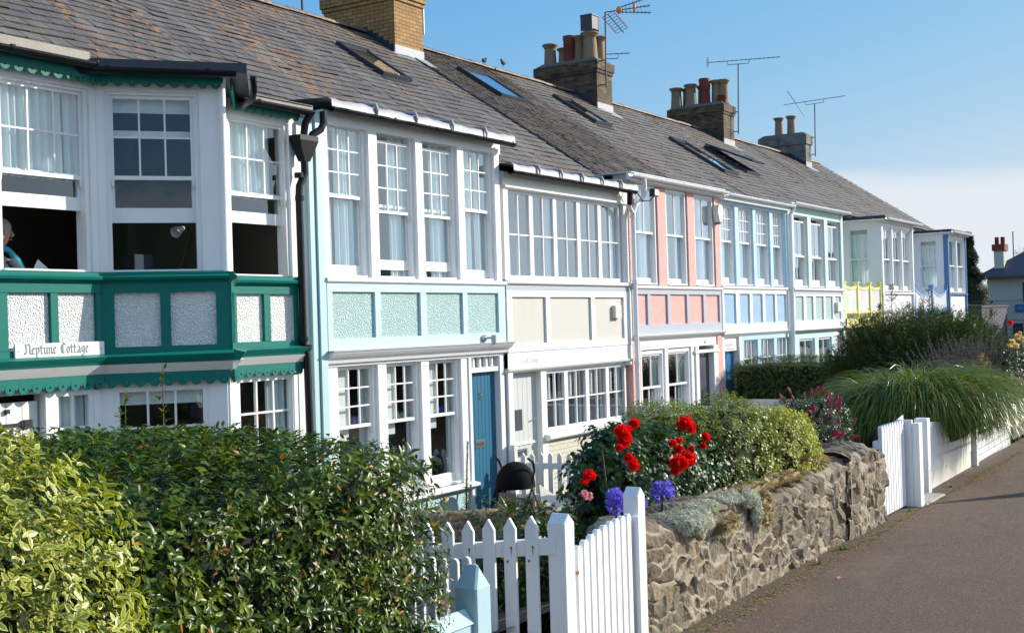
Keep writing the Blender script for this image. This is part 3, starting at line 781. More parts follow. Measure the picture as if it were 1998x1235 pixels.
GL = {  # blackletter, x-height 1, widths
 'N': (1.25, [[(.0, 1.35), (.25, 1.55), (.35, 1.3), (.35, .2), (.1, 0)], [(.35, 1.3), (.75, 1.6), (1.0, 1.25), (1.0, .2), (1.2, .0)], [(.0, .25), (.2, .0)]]),
 'C': (1.05, [[(.95, 1.3), (.6, 1.55), (.2, 1.2), (.2, .3), (.5, .0), (.95, .2)], [(.5, 1.45), (.5, .15)]]),
 'e': (.72, [[(.15, .85), (.15, .15), (.4, 0), (.62, .18)], [(.15, .85), (.4, 1.0), (.55, .75), (.2, .45)]]),
 'p': (.8, [[(.05, .95), (.2, .85), (.2, -.55)], [(.2, .85), (.45, 1.0), (.6, .8), (.6, .2), (.35, 0), (.2, .1)]]),
 't': (.6, [[(.2, 1.35), (.2, .15), (.38, 0), (.5, .12)], [(.0, .95), (.5, .95)]]),
 'u': (.85, [[(.05, .95), (.2, .85), (.2, .15), (.4, 0), (.62, .15)], [(.62, 1.0), (.62, .15), (.78, 0)]]),
 'n': (.85, [[(.05, .95), (.2, .85), (.2, 0)], [(.2, .8), (.45, 1.0), (.62, .85), (.62, .15), (.78, .0)]]),
 'o': (.8, [[(.2, .8), (.2, .2), (.4, 0), (.6, .2), (.6, .8), (.4, 1.0), (.2, .8)]]),
 'a': (.8, [[(.15, .9), (.4, 1.0), (.58, .85), (.58, .15), (.75, 0)], [(.58, .5), (.2, .4), (.18, .12), (.35, 0), (.58, .2)]]),
 'g': (.8, [[(.6, .9), (.35, 1.0), (.18, .8), (.18, .3), (.4, .15), (.6, .3)], [(.6, 1.0), (.6, -.25), (.35, -.5), (.1, -.35)]]),
 ' ': (.6, []), 'l': (.4, [[(.2, 1.5), (.2, .1), (.35, 0)]]),
}
def write(parent, fr, text, u, z, xh, v, mat, nib=(0.17, 0.05), name='lettering'):
    q = MB(fr).mat(mat)
    for ch in text:
        w, ln = GL[ch]; strokes(q, ln, (u, z), xh, fr, v, nib); u += w * xh
    return q.build(name, parent=parent)
def text_mesh(name, body, fr, u, z, size, v, mat, parent, shear=0.0, sx=1.0, ext=0.002, align='LEFT'):
    c = bpy.data.curves.new(name, 'FONT'); c.body = body; c.size = size; c.extrude = ext; c.shear = shear; c.align_x = align
    o = bpy.data.objects.new(name, c); COL.objects.link(o)
    dg = bpy.context.evaluated_depsgraph_get()
    me = bpy.data.meshes.new_from_object(o.evaluated_get(dg))
    bpy.data.objects.remove(o); bpy.data.curves.remove(c)
    for vt in me.vertices:
        x, y, w = vt.co; vt.co = Vector(fr(u + x * sx, v - w, z + y))
    me.materials.clear(); me.materials.append(MAT[mat])
    ob = bpy.data.objects.new(name, me); COL.objects.link(ob); ob.parent = parent; ob.matrix_parent_inverse = Matrix.Translation(-parent_loc(parent))
    return ob
def scallops(parent, fr, u0, u1, v, z, mat='teal_green', step=0.143, h=0.10, r=0.053):
    """bargeboard: strip, pierced half-round drops and small teeth between them"""
    q = MB(fr).mat(mat)
    q.box(u0, u1, v, v + 0.02, z, z + h)
    n = max(1, int(round((u1 - u0) / step))); st = (u1 - u0) / n
    for k in range(n):
        c = u0 + (k + .5) * st; zc = z - 0.006; m_ = 14; pts = []
        for side in (v - 0.002, v + 0.022):
            for i in range(m_): pts.append((c + r * math.cos(2 * math.pi * i / m_), side, zc + r * math.sin(2 * math.pi * i / m_)))
            for i in range(m_): pts.append((c + .011 * math.cos(2 * math.pi * i / m_), side, zc - .006 + .011 * math.sin(2 * math.pi * i / m_)))
        f = []
        for i in range(m_):
            j = (i + 1) % m_
            f += [(i, j, m_ + j, m_ + i), (2 * m_ + i, 3 * m_ + i, 3 * m_ + j, 2 * m_ + j), (i, 2 * m_ + i, 2 * m_ + j, j), (m_ + i, m_ + j, 3 * m_ + j, 3 * m_ + i)]
        q.add(pts, f)
        e = u0 + (k + 1) * st
        if k < n - 1: q.prism([(e - .022, z + .002), (e, z - .024), (e + .022, z + .002)], v + 0.001, v + 0.019)
    return q.build('scalloped_board', parent=parent)
def lead_rolls(parent, u0, u1, n, v, z, fr=F0):
    """lead capping on a flat roof edge with upturned roll ends"""
    q = MB(fr).mat('lead')
    m_ = 60; pts, fs = [], []
    for i in range(m_ + 1):
        u = u0 + (u1 - u0) * i / m_; w = 0.008 * math.sin(u * 9) + 0.005 * math.sin(u * 23)
        pts += [(u, v - 0.01 + w, z - 0.035), (u, v + w * .5, z + 0.05 + w * .6), (u, v + 0.05, z + 0.075 + w), (u, v + 1.3, z + 0.16)]
    for i in range(m_):
        for k in range(3): a = i * 4 + k; fs.append((a, a + 4, a + 5, a + 1))
    q.add(pts, fs, smooth=True)
    for k in range(1, n):
        u = u0 + (u1 - u0) * k / n
        q.tube([(u, v + 1.2, z + .17), (u, v + .1, z + .10), (u, v - 0.012, z + .085), (u + .015, v - 0.03, z + .02), (u + 0.02, v - 0.022, z - 0.045)], [0.024, 0.024, 0.028, 0.020, 0.010], 8)
    return q.build('lead_roof', parent=parent)
# ------------------------------------------------------------ cottages
GRP = 'cottages of the seaside terrace'
def shell(t, x0, x1, mat='off_white', yf=0.12, right=False, left=False):
    q = MB().mat(mat)
    q.box(x0, x1, 10.9, 11.0, 0, rz(1.25))
    for on, x in ((left, x0 + 0.06), (right, x1 - 0.06)):
        a = -0.05; b = 0.05
        if on:
            pts = [(x + s_, y, z) for s_ in (a, b) for y, z in ((1.2, 0), (11.0, 0), (11.0, rz(.9)), (5.5, rz(5.5) - .05), (1.2, rz(1.2) - .05))]
            q.add(pts, [(0, 1, 2, 3, 4), (5, 6, 7, 8, 9), (0, 5, 6, 1), (1, 6, 7, 2), (2, 7, 8, 3), (3, 8, 9, 4), (4, 9, 5, 0)])
    return q.build('rear_wall', parent=t)
def head_beam(t, fr, u0, u1, z0, z1, mat, v0=-0.02, v1=0.3, name='head_beam'):
    return MB(fr).mat(mat).box(u0, u1, v0, v1, z0, z1).build(name, parent=t)
def posts(t, fr, spans, z0, z1, mat, v0=-0.02, v1=0.2):
    for a, b in spans: MB(fr).mat(mat).box(a, b, v0, v1, z0, z1).build('window_post', parent=t, bevel=0.004)
SILL = [(-0.07, 0.0), (-0.075, 0.03), (-0.05, 0.05), (0.16, 0.06), (0.16, -0.02), (-0.04, -0.02)]

# ---- green and white cottage with the three-sided oriel
FL, FM, FRt = Fr(), Fr(8.15, 0, math.atan2(-0.8, 0.95)), Fr(9.10, -0.8, math.atan2(0.8, 0.84))
LM, LR = math.hypot(.95, .8), math.hypot(.84, .8)
t = C9 = thing('terraced_cottage', 'green and white cottage with scalloped boards and a three-sided bay, nearest on the left', 'house', (8.5, 0, 0), GRP)
shell(t, 3.0, 11.5, left=True)
MB().mat('off_white').box(3.0, 4.4, 0, .15, 0, 5.4).build('wall', parent=t); MB().mat('off_white').box(11.02, 11.32, 0.03, .2, 0, 5.35).build('wall', parent=t)
slates(t, 3.0, 11.45, 0.62, 5.5, 'slate', 0.225, 0.30, seed=3)
skylight(t, 11.86 - .75, 12.15 - .75, 1.25, 1.62)
# upper storey
UP = dict(z0=3.42, z1=5.26, zm=4.34)
for (a, b) in ((4.5, 5.5), (5.75, 6.75), (7.04, 8.08)):
    sash(t, FL, a, b, 3.42, 5.26, 4.34, 3, 2, lo=(4.04, 4.40), curtain=[(0, .8, .02, .5), (.84, 1, .0, .5)] if a > 7 else CN, bot=.13)
sash(t, FM, .08, 1.0, 3.42, 5.26, 4.36, 3, 2, lo=(3.93, 4.40), bot=.15, curtain=[(0, 1, 0, .1, 'blind'), (0, 1, .2, .24, 'blind')])
sash(t, FRt, .12, 1.04, 3.42, 5.26, 4.34, 3, 2, bot=.1)
sash(t, FL, 9.96, 10.95, 3.42, 5.26, 4.34, 3, 2, lo=(4.04, 4.40), curtain=[(0, .85, .02, .5)], bot=.13)
posts(t, FL, [(4.4, 4.5), (5.5, 5.75), (6.75, 7.04), (8.08, 8.15), (9.9, 9.96), (10.95, 11.04)], 3.40, 5.42, 'white_paint', 0.0, .2)
posts(t, FM, [(-.005, .08), (1.0, LM - .02)], 3.40, 5.42, 'white_paint', 0.0, .2)
posts(t, FRt, [(.02, .12), (1.04, LR)], 3.40, 5.42, 'white_paint', 0.0, .2)
MB().mat('white_paint').lathe(9.10, -.78, [(.065, 3.42), (.045, 3.5), (.045, 5.3), (.065, 5.42)], 16).build('corner_post', parent=t)
for f_, a, b in ((FL, 4.4, 8.15), (FM, 0, LM), (FRt, 0, LR), (FL, 9.94, 11.05)):
    head_beam(t, f_, a, b, 5.24, 5.45, 'white_paint', 0.006, .25)
    mould(t, f_, a - .01, b + .01, 3.33, [(-.05, 0), (-.09, .02), (-.10, .045), (-.07, .065), (-.07, .085), (-.03, .1), (.2, .1), (.2, -.03), (-.03, -.03)], 'teal_green', 'sill')
    scallops(t, f_, a + (.02 if f_ is FM else 0), b, -.10, 5.33)
    ov = .12
    # jetty cornice and lower skirt with boards
    mould(t, f_, a - .03, b + .03, 2.46, [(-.14, .10), (-.16, .13), (-.05, .16), (.1, .16), (.1, .05), (-.10, .05)], 'teal_green', 'cornice')
    MB(f_).mat('off_white').sweep([(-.12, 2.51), (.1, 2.51), (.1, 2.40), (-.05, 2.42)], a - .02, b + .02).build('soffit', parent=t)
    scallops(t, f_, a + (.02 if f_ is FM else 0), b, -.045, 2.335)
    # ground storey jamb band
    head_beam(t, f_, a, b, 2.27, 2.42, 'white_paint', 0.03, .25)
panels(t, FL, 4.4, 8.13, 2.68, 3.22, [(4.5, 5.0), (5.1, 5.6), (5.75, 6.2), (6.3, 6.75), (7.08, 7.54), (7.63, 8.07)], 'dash_white', 'teal_green', topz=3.31, botz=2.56, vb=.004)
panels(t, FM, 0.0, LM, 2.68, 3.22, [(.13, .57), (.67, 1.12)], 'dash_white', 'teal_green', topz=3.31, botz=2.56, vb=.004)
panels(t, FRt, 0.0, LR, 2.68, 3.22, [(.13, .52), (.62, 1.05)], 'dash_white', 'teal_green', topz=3.31, botz=2.56, vb=.004)
panels(t, FL, 9.94, 11.05, 2.68, 3.22, [(9.99, 10.42), (10.53, 10.95)], 'dash_white', 'teal_green', topz=3.31, botz=2.56, vb=.004)
# ground storey
casement(t, FL, 7.60, 8.06, 0.9, 2.28, 2, 4, curtain=[(0, 1, 0, 1)])
casement(t, FM, .10, 1.02, 0.7, 2.28, 3, 4, curtain=[(0, 1, 0, .12, 'blind')])
casement(t, FRt, .10, 1.02, 0.7, 2.28, 3, 4)
casement(t, FL, 10.02, 10.95, 0.7, 2.28, 3, 4, curtain=[(.62, 1, 0, 1), (0, .12, 0, 1)])
posts(t, FL, [(4.4, 6.3), (7.50, 7.60), (8.06, 8.15), (9.9, 10.02), (10.95, 11.04)], 0, 2.3, 'white_paint', 0.03, .2)
posts(t, FM, [(-0.03, .10), (1.02, LM)], 0, 2.3, 'white_paint', 0.03, .2)
posts(t, FRt, [(.02, .10), (1.02, LR)], 0, 2.3, 'white_paint', 0.03, .2)
for f_, a, b in ((FL, 7.6, 8.15), (FM, 0, LM), (FRt, 0, LR), (FL, 9.94, 11.05)):
    MB(f_).mat('white_paint').box(a, b, .04, .2, 0, .9 if a == 7.6 else .7).build('wall', parent=t)
d = planks_door(t, FL, 6.45, 7.48, 0.05, 2.2, 'off_white', 6, .12)
q = MB().mat('black_iron')
q.box(6.6, 7.36, .095, .112, 1.98, 2.005).box(7.30, 7.40, .09, .112, 1.955, 2.03).box(7.28, 7.31, .09, .112, 1.965, 2.02)
q.lathe(6.75, .10, [(.001, 1.94), (.05, 1.96), (.05, 2.02), (.001, 2.04)], 8)
q.build('strap_hinge', parent=d)
for u in (6.62, 6.96, 7.14): 
    for z in (1.65, 1.83, 2.12): MB().mat('black_iron').box(u - .02, u + .02, .09, .12, z - .02, z + .02).build('door_stud', parent=d)
# lead roof of the bay, gutters
q = MB().mat('lead_dark')
pts = [(7.95, -.22, 5.50), (9.08, -1.17, 5.50), (10.12, -.2, 5.50), (10.12, 1.0, 5.60), (7.95, 1.0, 5.60)]
q.add(pts + [(x, y, z - .10) for x, y, z in pts], [(0, 1, 2, 3, 4), (9, 8, 7, 6, 5), (0, 5, 6, 1), (1, 6, 7, 2), (2, 7, 8, 3), (3, 8, 9, 4), (4, 9, 5, 0)])
q.build('bay_roof', parent=t)
MB(FL).mat('cement').box(3.0, 7.95, -.19, -.05, 5.46, 5.56).box(10.1, 11.2, -.17, -.05, 5.42, 5.475).build('eaves_tilt', parent=t)
for a, b in ((3.0, 7.93), (10.0, 11.2)):
    q = MB().mat('lead'); zz = 5.475 if a > 9 else 5.56
    q.add([(a, -.19, zz - .01), (b, -.19, zz - .01), (b, .9, 5.66), (a, .9, 5.66)], [(0, 1, 2, 3)]).build('lead_roof', parent=t)
half_gutter(t, FL, 3.0, 8.03, -.20, 5.46, 'gutter_black', .06)
half_gutter(t, FM, -.12, LM + .12, -.24, 5.42, 'gutter_black', .06)
half_gutter(t, FL, 9.97, 11.15, -.20, 5.40, 'gutter_black', .06)
MB().mat('gutter_black').tube([(9.22, -1.12, 5.40), (9.25, -1.1, 5.28), (9.33, -1.0, 5.20), (10.0, -.2, 5.30)], .034, 10).build('downpipe', parent=t)
# hopper and drainpipe
q = MB().mat('gutter_black')
hx, hy = 11.08, -.12
q.tube([(11.35, -.2, 5.42), (11.35, -.2, 5.28), (11.31, -.19, 5.2), (11.2, -.15, 5.13), (11.14, -.14, 5.02)], .045, 10)
q.tube([(11.12, -.2, 5.36), (11.08, -.15, 5.25), (11.06, -.12, 5.02)], .045, 10)
p = [(hx - .17, hy - .10, 5.04), (hx + .15, hy - .10, 5.04), (hx + .15, hy + .08, 5.04), (hx - .17, hy + .08, 5.04), (hx - .05, hy - .05, 4.80), (hx + .05, hy - .05, 4.80), (hx + .05, hy + .05, 4.80), (hx - .05, hy + .05, 4.80)]
p2 = [(x, y, 5.10) for x, y, z in p[:4]]
q.add(p + p2, [(0, 1, 5, 4), (1, 2, 6, 5), (2, 3, 7, 6), (3, 0, 4, 7), (4, 5, 6, 7), (0, 1, 9, 8), (1, 2, 10, 9), (2, 3, 11, 10), (3, 0, 8, 11), (8, 9, 10, 11)])
q.tube([(hx, hy, 4.82), (hx, hy, 4.66), (11.0, -.10, 4.5), (10.99, -.10, 4.38), (11.01, -.09, 2.62), (11.05, -.1, 2.5), (11.06, -.12, .1)], .045, 12)
for z in (4.6, 4.33, 2.66, 2.56, 1.0): q.tube([(11.0 if z > 2.6 else 11.06, -.10, z), (11.0 if z > 2.6 else 11.06, -.10, z + .06)], .056, 12)
q.build('drainpipe', parent=t)
# sign
sg = MB(FL).mat('white_paint').box(7.12, 8.13, -.065, -.042, 2.60, 2.745).build('name_board', bevel=0.002)
tag(sg, 'white name board in blackletter at the foot of the green-framed panels', 'sign')
write(sg, FL, 'Neptune Cottage', 7.215, 2.645, .062, -.0665, 'grey_ink', nib=(.2, .06))
q = MB(FL).mat('grey_ink')
for u in (7.155, 8.095): q.ball((u, -.065, 2.672), .006, 4)
q.build('screw', parent=sg)
room(t, FL, 4.42, 11.3, .5, 4.2, 2.62, 5.42, 'room_wall')
MB().mat('room_wall').add([(8.1, .5, 2.64), (8.2, 0.05, 2.64), (9.1, -.72, 2.64), (9.9, 0.05, 2.64), (9.9, .5, 2.64)], [(0, 1, 2, 3, 4)]).build('floor', parent=t)
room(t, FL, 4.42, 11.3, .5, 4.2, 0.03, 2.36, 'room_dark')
MB().mat('room_green').box(9.93, 9.99, .3, 2.2, 2.65, 5.4).build('inner_wall', parent=t)
MB().mat('room_green').box(9.8, 11.2, 1.5, 1.56, 2.65, 5.4).build('inner_wall', parent=t)
# things inside
ds = thing('desk', 'dark wooden desk inside the open bay window of the green cottage', 'desk', (9.1, .6, 2.65))
MB().mat('wood').box(8.5, 9.92, .35, .95, 3.40, 3.44).build('desk_top', parent=ds)
for x in (8.55, 9.75): MB().mat('wood').box(x - .03, x + .03, .4, .9, 2.65, 3.40).build('leg', parent=ds)
lm = thing('desk_lamp', 'white anglepoise lamp standing on the desk inside the open bay window', 'lamp', (9.85, .75, 3.44))
MB().mat('off_white').lathe(9.85, .75, [(.08, 3.44), (.08, 3.46), (.02, 3.47)], 12).build('base', parent=lm)
MB().mat('steel').tube([(9.85, .75, 3.46), (9.9, .6, 3.85), (9.8, .5, 4.0), (9.68, .46, 3.98)], .007, 6).build('arm', parent=lm)
q = MB().mat('white_paint'); q.tube([(9.69, .46, 3.98), (9.55, .44, 3.92)], [.02, .065], 12, cap=False).build('lamp_shade', parent=lm)
tag(MB().mat('navy_cloth').box(8.95, 9.2, .42, .62, 3.441, 3.66).build('box_file', bevel=.004), 'dark upright box file standing on the desk behind the open bay window', 'box file')

# ---- cottages with flat timber fronts
def front(t, x0, x1, gz, gmat, rolls=0, glip=True, yg=-.2):
    half_gutter(t, F0, x0 - .03, x1 + .05, yg, gz, gmat, .058)
# mint cottage
t = C8 = thing('terraced_cottage', 'mint cottage with pale blue frames and a blue plank door', 'house', (13.5, 0, 0), GRP)
shell(t, 11.5, 15.6); slates(t, 11.46, 15.6, 0.55, 5.5, 'slate', 0.225, 0.28, seed=5)
MB().mat('mint_paint').box(11.37, 11.50, -.045, .2, 0, 5.42).box(11.26, 11.36, -.02, .2, 0, 5.42).build('pilaster', parent=t, bevel=.006)
MB().mat('white_paint').box(11.505, 11.60, -.03, .05, 3.40, 5.36).build('corner_trim', parent=t)
skylight(t, 16.86 - 1.6, 17.6 - 1.6, 3.15, 4.2) if 0 else None
W = [(11.62, 12.42), (12.60, 13.43), (13.59, 14.42), (14.58, 15.38)]
for k, (a, b) in enumerate(W):
    lowered = k in (1, 2)
    sash(t, F0, a, b, 3.44, 5.42 - .02, 4.45, 3, 3, up=(4.30, 5.26) if lowered else (4.44, 5.36), lo=(3.47, 4.50) if not lowered else (3.56, 4.42),
         curtain=[[(.40, 1, 0, 1), (0, .25, 0, 1)], [(.55, 1, 0, 1), (0, .2, 0, 1)], [(.5, 1, 0, 1), (0, .3, 0, 1)], [(.0, .5, 0, 1), (.65, 1, 0, 1)]][k], bot=.13)
posts(t, F0, [(11.57, 11.62), (12.42, 12.60), (13.43, 13.59), (14.42, 14.58), (15.38, 15.52)], 3.43, 5.40, 'white_paint', -.02, .2)
head_beam(t, F0, 11.55, 15.55, 5.34, 5.50, 'white_paint', -.025, .3)
mould(t, F0, 11.5, 15.58, 3.385, SILL, 'white_paint', 'sill')
panels(t, F0, 11.52, 15.56, 2.67, 3.255, [(11.62, 12.45), (12.57, 13.43), (13.57, 14.44), (14.56, 15.37)], 'dash_mint', 'powder_blue', topz=3.37, botz=2.50)
mould(t, F0, 11.5, 15.62, 2.40, [(-.13, .09), (-.14, .11), (-.06, .12), (.1, .12), (.1, -.03), (-.02, -.03), (-.04, .02), (-.09, .05)], 'white_paint', 'cornice')
MB().mat('lead').box(11.49, 15.63, -.15, .05, 2.512, 2.53).build('lead_flashing', parent=t)
G = [(11.76, 12.56), (12.74, 13.50), (13.68, 14.45)]
for k, (a, b) in enumerate(G):
    sash(t, F0, a, b, .56, 2.36, 1.53, 3, 3, vin=.08, curtain=[(.0, .5, 0, .55, 'blind'), (.85, 1, 0, 1)], bot=.12)
head_beam(t, F0, 11.55, 15.58, 2.33, 2.46, 'white_paint', .02, .3)
posts(t, F0, [(11.55, 11.76), (12.56, 12.74), (13.50, 13.68), (14.45, 14.64)], 0.5, 2.35, 'white_paint', .04, .3)
MB().mat('mint_paint').box(11.55, 14.62, .06, .3, 0, .47).build('plinth', parent=t)
mould(t, F0, 11.55, 14.72, .49, [(-.06, 0), (-.06, .04), (.2, .07), (.2, -.03), (-.02, -.03)], 'white_paint', 'sill')
MB().mat('white_paint').box(14.62, 14.69, .02, .3, 0, 2.34).box(15.44, 15.56, .02, .3, 0, 2.34).box(14.69, 15.44, .04, .3, 2.10, 2.17).build('door_frame', parent=t, bevel=.004)
q = MB().mat('white_paint')
for u in (14.84, 15.01, 15.18, 15.33): q.box(u - .02, u + .02, .08, .14, 2.17, 2.33)
q.box(14.69, 15.44, .075, .145, 2.325, 2.345); fl = q.build('fanlight', parent=t); MB().mat('glass').add([(14.69, .12, 2.17), (15.44, .12, 2.17), (15.44, .12, 2.33), (14.69, .12, 2.33)], [(0, 1, 2, 3)]).build('pane', parent=fl)
d = planks_door(t, F0, 14.69, 15.44, .02, 2.09, 'door_blue', 8, .12, letter=(15.0, 1.05, .26, .11))
text_mesh('house_number', '8', F0, 15.0, 1.70, .17, .118, 'steel', d, ext=.006, sx=.8)
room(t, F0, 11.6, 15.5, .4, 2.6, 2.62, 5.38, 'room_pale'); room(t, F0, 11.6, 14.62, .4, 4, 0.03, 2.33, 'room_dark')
lead_rolls(t, 11.44, 15.62, 5, -.26, 5.53)
half_gutter(t, F0, 11.5, 15.66, -.2, 5.50, 'gutter_black', .06)
# ornaments on the glazing
for (x, z) in ((11.86, 1.60), (11.93, 1.60), (12.0, 1.60), (12.36, 1.60), (12.44, 1.60), (13.77, 1.60), (13.84, 1.6), (14.24, 1.6), (14.32, 1.6)):
    q = MB().mat('purple_glass').ball((x, .30, z), (.03, .03, .035), 5).ball((x, .30, z + .04), (.018, .018, .015), 4)
    o = tag(q.build('glass_ornament'), 'small violet glass ornament standing in a ground-floor window of the mint cottage', 'ornament', 'violet ornaments in the mint cottage windows')
for (x, z) in ((12.84, 1.60), (12.92, 1.60), (13.28, 1.6), (13.36, 1.6)):
    q = MB().mat('mint_paint').add([(x - .035, .28, z - .03), (x + .035, .28, z - .03), (x + .035, .32, z - .03), (x - .035, .32, z - .03), (x + .02, .30, z + .06)], [(0, 1, 4), (1, 2, 4), (2, 3, 4), (3, 0, 4), (3, 2, 1, 0)])
    tag(q.build('toy_sailboat'), 'tiny pale sailboat ornament in the middle ground-floor window of the mint cottage', 'ornament', 'sailboat ornaments in the mint cottage window')
wl = thing('wall_lamp', 'steel cylinder lamp above the blue door of the mint cottage', 'wall lamp', (15.0, -.04, 2.6))
MB().mat('steel').tube([(14.93, -.036, 2.6), (14.93, -.07, 2.6)], .05, 14).build('backplate', parent=wl)
MB().mat('steel').tube([(14.93, -.07, 2.6), (15.02, -.13, 2.6)], .015, 8).build('arm', parent=wl)
MB().mat('steel').tube([(15.05, -.14, 2.52), (15.05, -.14, 2.64)], .04, 14).build('lamp_shade', parent=wl)

# cream and beige cottage
t = C7 = thing('terraced_cottage', 'cream cottage with smooth beige panels and a grey stable door', 'house', (17.6, 0, 0), GRP)
shell(t, 15.6, 19.75); slates(t, 15.6, 19.72, 0.12, 5.5, 'slate', 0.225, 0.28, seed=7)
skylight(t, 16.80, 17.62, 3.15, 4.2)
for b_ in ((15.60, 15.74, -.02, .2, 0, 5.1), (19.56, 19.72, -.02, .2, 2.0, 5.1)): MB().mat('off_white').box(*b_).build('corner_post', parent=t, bevel=.004)
head_beam(t, F0, 15.74, 19.56, 4.86, 5.1, 'off_white', -.015, .3)
mould(t, F0, 15.62, 19.74, 4.86, [(-.06, 0), (-.06, .03), (.1, .04), (.1, -.02), (-.03, -.02)], 'off_white', 'moulding')
cs = [(15.76, 16.50), (16.50, 17.24), (17.24, 18.02), (18.02, 18.76), (18.76, 19.52)]
for k, (a, b) in enumerate(cs):
    casement(t, F0, a, b, 3.47, 4.85, 2, 2, 'upvc', curtain=[[(0, .25, 0, 1)], [(.8, 1, 0, 1)], [(0, .12, 0, 1)], None, [(.7, 1, 0, 1)]][k])
mould(t, F0, 15.6, 19.76, 3.41, SILL, 'white_paint', 'sill')
panels(t, F0, 15.6, 19.74, 2.48, 3.20, [(15.76, 16.75), (16.89, 18.24), (18.38, 19.44)], 'beige_render', 'off_white', topz=3.30, botz=2.36)
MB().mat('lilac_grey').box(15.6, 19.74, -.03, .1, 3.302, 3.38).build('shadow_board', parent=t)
MB().mat('off_white').box(15.6, 19.74, -.028, .12, 2.12, 2.355).build('fascia_board', parent=t)
mould(t, F0, 15.58, 19.76, 2.06, [(-.05, .02), (-.06, .05), (-.02, .06), (.1, .06), (.1, -.02), (.02, -.02)], 'off_white', 'cornice')
text_mesh('lettering', '7 Gull Cottage', F0, 15.92, 2.18, .135, -.029, 'pale_ink', t, shear=.25, sx=.72, ext=.001)
MB().mat('pale_ink').box(15.8, 17.0, -.030, -.028, 2.150, 2.154).build('lettering_line', parent=t)
cs = [(16.80, 17.48), (17.48, 18.20), (18.20, 18.92), (18.92, 19.62)]
for k, (a, b) in enumerate(cs): casement(t, F0, a, b, 1.05, 2.04, 2, 2, 'white_paint', vin=.06, curtain=[(0, .48, 0, .48, 'blind'), (.9, 1, 0, 1)])
mould(t, F0, 16.7, 19.7, .96, [(-.08, 0), (-.08, .06), (.1, .09), (.1, -.03), (-.03, -.03)], 'white_paint', 'sill')
MB().mat('brick_cream').box(16.72, 19.72, .03, .3, 0, .95).build('plinth', parent=t)
MB().mat('off_white').box(15.61, 15.68, .0, .3, 0, 2.05).box(16.62, 16.79, .02, .3, 0, 2.05).build('door_frame', parent=t)
d = planks_door(t, F0, 15.68, 16.62, .95, 2.03, 'door_grey', 7, .12, knob=(16.52, 1.3))
MB().mat('lead_dark').box(15.98, 16.18, .112, .13, 1.15, 1.47).build('door_window', parent=d)
MB().mat('off_white').box(15.68, 16.62, .10, .125, .92, .96).build('weatherboard', parent=d)
planks_door(t, F0, 15.68, 16.62, .02, .92, 'door_grey', 7, .12, letter=(16.13, .80, .34, .12))
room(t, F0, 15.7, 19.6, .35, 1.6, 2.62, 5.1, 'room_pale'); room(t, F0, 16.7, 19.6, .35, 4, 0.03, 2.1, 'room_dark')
lead_rolls(t, 15.55, 19.70, 6, -.26, 5.12)
half_gutter(t, F0, 15.56, 19.7, -.2, 5.09, 'gutter_black', .06)
vb = MB().mat('cream').box(19.05, 19.27, -.075, -.002, 2.84, 3.06); vb.mat('lilac_grey')
for z in (2.88, 2.92, 2.96, 3.0): vb.box(19.07, 19.25, -.079, -.075, z, z + .012)
tag(vb.build('vent_box', bevel=.003), 'small cream louvred box fixed to the beige panel', 'vent box')
chimney(t, 19.22, 20.15, 4.7, 6.5, 9.6, 'brick_buff', [(19.7, 5.1, .7, .13, 'pot_buff', 'roll'), (19.7, 6.0, .7, .13, 'pot_buff', 'roll')])

# pink cottage
t = C6 = thing('terraced_cottage', 'pink pebbledash cottage with grey timber bands and brown tiled roof', 'house', (21.8, 0, 0), GRP)
shell(t, 19.75, 23.9); slates(t, 19.76, 23.86, 0.4, 5.5, 'tile_brown', 0.105, 0.17, seed=9, thick=.013)
skylight(t, 21.35, 22.45, 3.65, 4.75)
SW = [(20.02, 20.92), (21.34, 22.28), (22.66, 23.62)]
for k, (a, b) in enumerate(SW): sash(t, F0, a, b, 3.44, 5.27, 4.38, 2, 1, curtain=[(0, .14, 0, 1), (.5, 1, 0, 1)] if k != 1 else [(.75, 1, 0, 1), (0, .3, 0, 1)], vin=.0)
for a, b in ((19.75, 20.0), (20.94, 21.30), (22.30, 22.62), (23.64, 23.9)): MB().mat('dash_pink').box(a, b, -.03, .2, 3.43, 5.30).build('pier', parent=t)
head_beam(t, F0, 19.8, 23.88, 5.28, 5.42, 'off_white', -.08, .3)
mould(t, F0, 19.76, 23.88, 3.37, SILL, 'off_white', 'sill')
panels(t, F0, 19.78, 23.86, 2.70, 3.26, [(19.86, 20.40), (20.53, 21.26), (21.39, 22.14), (22.25, 22.94), (23.08, 23.76)], 'dash_pink', 'lilac_grey', topz=3.37, botz=2.50)
mould(t, F0, 19.80, 23.9, 2.42, [(-.10, .06), (-.12, .09), (-.02, .1), (.1, .1), (.1, -.02), (.02, -.02)], 'off_white', 'cornice')
MB().mat('off_white').box(20.1, 23.62, .0, .3, 2.24, 2.42).box(22.50, 22.66, -.03, .3, 0, 2.24).box(23.40, 23.62, -.03, .3, 0, 2.24).box(22.45, 23.66, -.05, .1, 2.10, 2.16).build('door_surround', parent=t, bevel=.004)
for a, b in ((19.76, 20.08), (23.63, 23.9)): MB().mat('dash_pink').box(a, b, -.02, .2, 0, 2.46).build('pier', parent=t)
for a, b in ((20.16, 21.14), (21.28, 22.34)): sash(t, F0, a, b, .95, 2.22, 1.52, 2, 1, lnx=2, curtain=[(.75, 1, 0, 1)], fw=.06)
posts(t, F0, [(20.08, 20.16), (21.14, 21.28), (22.34, 22.5)], .9, 2.24, 'white_paint', 0, .3)
MB().mat('off_white').box(20.08, 22.5, .03, .3, 0, .92).build('plinth', parent=t)
MB().mat('dark_door').box(22.66, 23.40, .09, .13, 0.02, 2.1).build('door', parent=t)
